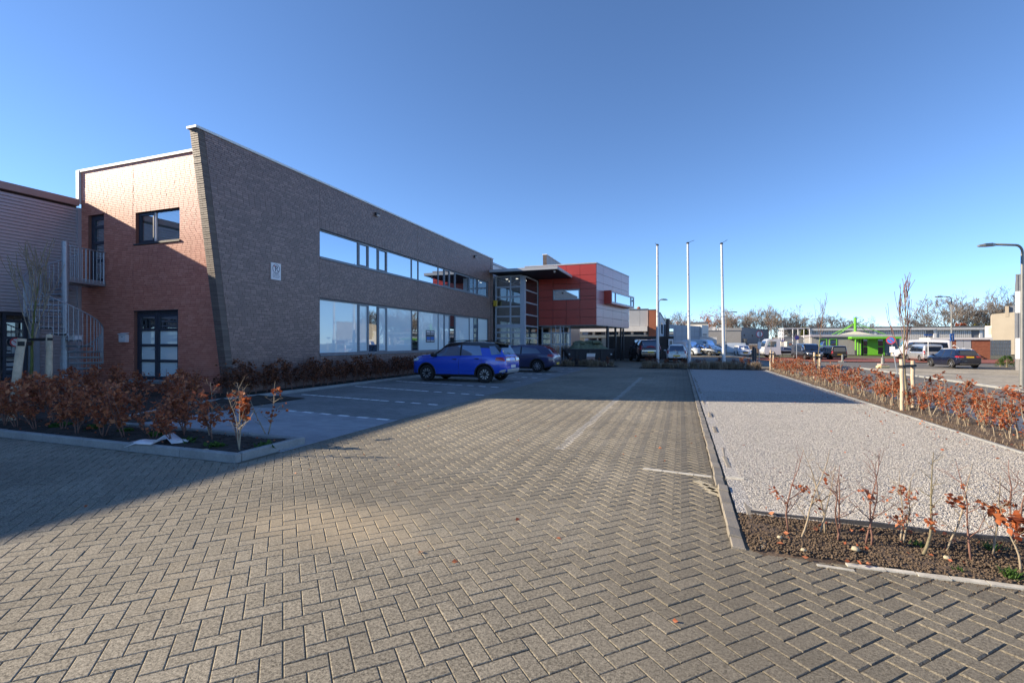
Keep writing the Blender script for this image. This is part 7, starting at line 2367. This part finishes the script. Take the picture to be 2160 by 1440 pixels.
# indigo coupe suv behind it
def taigo_extra(B, t, ep):
    ep([(-.70, .90), (.70, .90), (.70, .95), (-.70, .95)], 'rear', 'light_bar', 'tail_red', .012, 8, 1)
    ep([(-.60, .28), (.60, .28), (.64, .38), (-.64, .38)], 'rear', 'rear_bumper_trim', 'silver_trim', .014, 8, 2)
ip = paint('indigo_car_paint', (.040, .045, .115), .35, .3)
make_car('indigo coupe styled compact suv parked beyond the blue one', 'car', 'parked cars', (-8.55, 25.85, 0), math.atan2(.03, -1), 'hatch', 4.27, 1.76, 1.51, .335, 1.34, -1.22, ip,
         [[(-.22, .99), (.98, .96), (.55, 1.29), (-.18, 1.385)], [(-1.42, 1.03), (-.30, 1.00), (-.26, 1.385), (-1.10, 1.29)]],
         [(-.58, 1.08), (.58, 1.08), (.50, 1.37), (-.50, 1.37)], [(-.66, 1.02), (.66, 1.02), (.50, 1.38), (-.50, 1.38)], 'turbine', None, .27, tail=(.34, .74, .82, .98, .36), extra=taigo_extra, plate=.42)
# dark off-roader and white city car with their tails to the camera
lr = paint('black_blue_paint', (.012, .014, .028), .3, .2)
p = at_d(1358.5, 42.5)
def lr_extra(B, t, ep):
    ep([(-.72, .92), (.72, .92), (.72, .96), (-.72, .96)], 'rear', 'tailgate_trim', 'chrome', .014, 6, 1)
    ep([(-.70, .98), (.70, .98), (.70, 1.14), (-.70, 1.14)], 'rear', 'lower_tailgate', lr, .010, 6, 2)
make_car('big dark off-road suv seen from behind by the black yard wall', 'car', 'parked cars', (p.x, p.y, 0), HD(.04, 1.0), 'offroad', 4.8, 1.93, 1.90, .38, 1.45, -1.42, lr,
         [[(-.2, 1.22), (1.0, 1.20), (.66, 1.60), (-.16, 1.72)], [(-1.22, 1.23), (-.28, 1.22), (-.24, 1.72), (-1.18, 1.71)], [(-2.15, 1.25), (-1.32, 1.24), (-1.28, 1.70), (-2.0, 1.68)]],
         [(-.74, 1.22), (.74, 1.22), (.66, 1.72), (-.66, 1.72)], [(-.72, 1.30), (.72, 1.30), (.62, 1.72), (-.62, 1.72)], 'five', None, .36, tail=(.74, .90, 1.0, 1.35, .16), rails='silver', extra=lr_extra, plate=.78)
wp = paint('white_car_paint', (.68, .69, .70), 0, .3)
p = at_d(1425.5, 40.2)
def up_extra(B, t, ep):
    ep([(-.50, .74), (.50, .74), (.56, .92), (-.56, .92)], 'rear', 'glass_tailgate', 'car_glass', .009, 8, 2)
    ep([(-.06, .80), (.06, .80), (.06, .90), (-.06, .90)], 'rear', 'badge', 'silver_trim', .014, 2, 2)
    ep([(-.66, .34), (.66, .34), (.66, .40), (-.66, .40)], 'rear', 'bumper_lip', 'plastic', .010, 6, 1)
make_car('small white hatchback seen from behind, between the flagpoles', 'car', 'parked cars', (p.x, p.y, 0), HD(.30, 1.0), 'city', 3.55, 1.64, 1.49, .30, 1.18, -1.20, wp,
         [[(-.25, .95), (.85, .93), (.55, 1.28), (-.2, 1.36)], [(-1.30, .97), (-.33, .95), (-.28, 1.36), (-1.2, 1.33)]],
         [(-.58, .93), (.58, .93), (.50, 1.36), (-.50, 1.36)], [(-.62, .98), (.62, .98), (.48, 1.36), (-.48, 1.36)], 'cover', None, 0, tail=(.60, .72, .74, 1.0, .12), extra=up_extra, plate=.50)

# vehicles further off
def van_windows(L, W, H, n=1, panel=True):
    e = L / 2
    w = [[(e - .36 * L, .56 * H), (e - .22 * L, .55 * H), (e - .285 * L, .85 * H), (e - .36 * L, .88 * H)]]
    if not panel:
        w += [[(-e + .36 * L, .56 * H), (e - .38 * L, .56 * H), (e - .38 * L, .88 * H), (-e + .36 * L, .87 * H)], [(-e + .05 * L, .57 * H), (-e + .34 * L, .56 * H), (-e + .34 * L, .87 * H), (-e + .065 * L, .85 * H)]]
    return w
def van(label, p, heading, kind, L, W, H, col, panel=True, name='parked_van', cat='van', style='cover', tail=True, rear=True):
    h = W / 2
    return make_car(label, cat, 'parked vans', p, heading, kind, L, W, H, .34, L / 2 - .90, -L / 2 + .95, col, van_windows(L, W, H, 1, panel),
             [(-h * .72, .58 * H), (h * .72, .58 * H), (h * .66, .86 * H), (-h * .66, .86 * H)] if rear else None,
             [(-h * .76, .62 * H), (h * .76, .62 * H), (h * .66, .93 * H), (-h * .66, .93 * H)], style, None, 0, tail=(h * .80, h * .90, .42 * H, .62 * H, .10) if tail else None, name=name, plate=.34 * H)
sil = paint('silver_paint', (.42, .44, .46), .5, .3); dg_ = paint('dark_grey_paint', (.06, .065, .075), .4, .3); blk = paint('black_paint', (.010, .010, .012), .1, .25); nvy = paint('navy_paint', (.007, .010, .030), .3, .25)
bw_ = paint('pale_blue_white_paint', (.52, .58, .64), 0, .35)
q = at_d(1447, 61); van('white compact van facing the camera behind the white hatchback', (q.x, q.y, q.z), HD(.60, -.8), 'van', 4.4, 1.80, 1.83, bw_)
q = at_d(1486, 60); make_car('grey hatchback nose to the camera beside the white compact van', 'car', 'parked cars', (q.x, q.y, q.z), HD(.50, -.85), 'hatch', 4.2, 1.78, 1.48, .31, 1.3, -1.2, dg_,
    [[(-.22, .98), (.98, .95), (.55, 1.27), (-.18, 1.36)], [(-1.42, 1.02), (-.30, .99), (-.26, 1.36), (-1.10, 1.27)]], None, [(-.66, 1.02), (.66, 1.02), (.50, 1.35), (-.50, 1.35)])
q = at_d(1480, 66); van('larger white van behind the grey hatchback', (q.x, q.y, q.z), HD(.6, -.8), 'van', 5.2, 1.95, 2.05, bw_)
q = at_d(1541, 80); wv, _ = van('white blue van with a front door open, behind the rightmost flagpole', (q.x, q.y, q.z), HD(-.91, .25), 'van', 4.6, 1.82, 1.85, bw_)
dm = MB(); dm.bbox(-.5, .55, -.03, .03, .35, 1.05, .02); dm.tube([(-.48, 0, 1.05), (-.45, 0, 1.7), (.1, 0, 1.68), (.52, 0, 1.06)], .05, 6)
do = dm.build('open_door', bw_, wv, smooth=False); do.location = (1.55, -1.28, 0); do.rotation_euler = (0, 0, math.radians(-62)) 
q = at_d(1566, 70); van('white pickup nosed van facing the camera left of the slate hall door', (q.x, q.y, q.z), HD(-.25, -.95), 'mpv', 4.3, 1.75, 1.60, wp)
q = at_d(1659, 72); make_car('silver grey estate car facing right on the pale paving', 'car', 'parked cars', (q.x, q.y, q.z), HD(.87, -.35), 'estate', 4.7, 1.82, 1.48, .32, 1.45, -1.30, sil,
    [[(-.15, .95), (1.0, .93), (.62, 1.26), (-.1, 1.37)], [(-1.15, .96), (-.23, .95), (-.18, 1.37), (-1.0, 1.35)], [(-2.0, 1.0), (-1.25, .97), (-1.1, 1.34), (-1.65, 1.30)]], [(-.6, 1.0), (.6, 1.0), (.5, 1.33), (-.5, 1.33)], [(-.66, .98), (.66, .98), (.50, 1.34), (-.50, 1.34)], tail=(.5, .76, .78, .93, .25), rails='silver')
q = at_d(1702, 60); van('black van with its nose to the camera left of the green entrance', (q.x, q.y, q.z), HD(-.185, -1.06), 'van', 5.1, 1.93, 1.98, blk)
q = at_d(1751, 60); van('black people carrier seen from behind in front of the green windows', (q.x, q.y, q.z), HD(.15, .99), 'mpv', 4.6, 1.84, 1.72, blk, False, 'parked_car', 'car')
q = at_d(1940, 60); van('white minibus with a tinted window band behind the silver van', (q.x, q.y, q.z), HD(-.866, .5), 'bus', 5.6, 2.02, 2.45, wp, False, 'minibus', 'minibus')
q = at_d(1948, 54.5); van('silver passenger van seen from behind, left of the brick kiosk', (q.x, q.y, q.z), HD(.353, .935), 'mpv', 5.0, 1.93, 1.90, sil, False)
q = at_d(2009, 40.3)
def kq_extra(B, t, ep):
    ep([(-.62, .30), (.62, .30), (.66, .40), (-.66, .40)], 'rear', 'rear_bumper_trim', 'silver_trim', .014, 8, 2)
make_car('dark navy compact suv alone on the pale forecourt', 'car', 'parked cars', (q.x, q.y, q.z), HD(.22, .976), 'suv', 4.24, 1.79, 1.55, .34, 1.33, -1.32, nvy,
    [[(-.18, 1.0), (1.0, .98), (.62, 1.31), (-.13, 1.40)], [(-1.20, 1.03), (-.25, 1.01), (-.21, 1.40), (-1.02, 1.38)], [(-1.75, 1.07), (-1.28, 1.04), (-1.12, 1.37), (-1.45, 1.37)]],
    [(-.60, 1.06), (.60, 1.06), (.52, 1.40), (-.52, 1.40)], [(-.66, 1.06), (.66, 1.06), (.50, 1.42), (-.50, 1.42)], 'five', None, .24, tail=(.42, .74, .86, .99, .35), rails='silver', extra=kq_extra, plate=.84)
q = at_d(2220, 30.2); make_car('blue car whose tail just shows at the right edge', 'car', 'parked cars', (q.x, q.y, q.z), HD(.8, .35), 'hatch', 4.1, 1.74, 1.46, .31, 1.28, -1.2, nvy,
    [[(-.22, .97), (.98, .94), (.55, 1.25), (-.18, 1.34)], [(-1.42, 1.0), (-.30, .97), (-.26, 1.34), (-1.10, 1.26)]], [(-.58, 1.05), (.58, 1.05), (.50, 1.33), (-.50, 1.33)], None, tail=(.34, .72, .8, .95, .3), plate=.5)
# white lorry with a rack behind the cab
q = at_d(1627, 66)
lo = thing('white_lorry', 'white lorry cab with a grid rack behind it, nose to the left', 'lorry', (q.x, q.y, q.z), HD(-.9, .2))
cab = MB(); prof_ = [(1.15, .45), (1.22, .9), (1.12, 1.5), (.85, 2.35), (.55, 2.6), (-.8, 2.6), (-.9, .45)]
n_ = len(prof_)
vs = [(x, -1.1, z) for x, z in prof_] + [(x, 1.1, z) for x, z in prof_]
cab.add(vs, [tuple(range(n_ - 1, -1, -1)), tuple(range(n_, 2 * n_))] + [(i, (i + 1) % n_, n_ + (i + 1) % n_, n_ + i) for i in range(n_)]); cab.build('cab', wp, lo)
MB().add([(1.13, -.95, 1.52), (1.13, .95, 1.52), (.87, .9, 2.32), (.87, -.9, 2.32)], [(0, 1, 2, 3)]).build('windscreen', M['car_glass'], lo).location = (.02, 0, .01)
for s_ in (-1, 1):
    MB().add([(.85, 1.105 * s_, 1.5), (-.3, 1.105 * s_, 1.5), (-.3, 1.105 * s_, 2.25), (.62, 1.105 * s_, 2.25)], [(0, 1, 2, 3)]).build('side_window', M['car_glass'], lo)
    MB().bbox(1.0, 1.25, .8 * s_ - .2, .8 * s_ + .2, .62, .85, .03).build('headlight', M['lamp_clear'], lo)
MB().bbox(.95, 1.28, -1.1, 1.1, .30, .58, .03).build('bumper', M['plastic'], lo)
MB().box(-4.6, -.92, -.9, .9, .62, .95).build('chassis', M['plastic'], lo)
rk = MB()
for y_ in (-1, -.33, .33, 1): rk.tube([(-1.2, y_, .95), (-1.2, y_, 4.0)], .05, 6)
for z_ in (2.9, 3.45, 4.0): rk.tube([(-1.2, -1, z_), (-1.2, 1, z_)], .05, 6)
for x_ in (-3, -4.4):
    for y_ in (-1, 1): rk.tube([(x_, y_, .95), (x_, y_, 4.0)], .05, 6)
for y_ in (-1, 1): rk.tube([(-1.2, y_, 4.0), (-4.4, y_, 4.0)], .05, 6)
rk.build('rack', M['white_metal'], lo)
a, b = wheel_meshes(.48, .3, 'cover')
for x_ in (.2, -3.6):
    for s_ in (-1, 1):
        w_ = inst('wheel', a, lo, (x_, .95 * s_, .48)); inst('rim', b, w_)
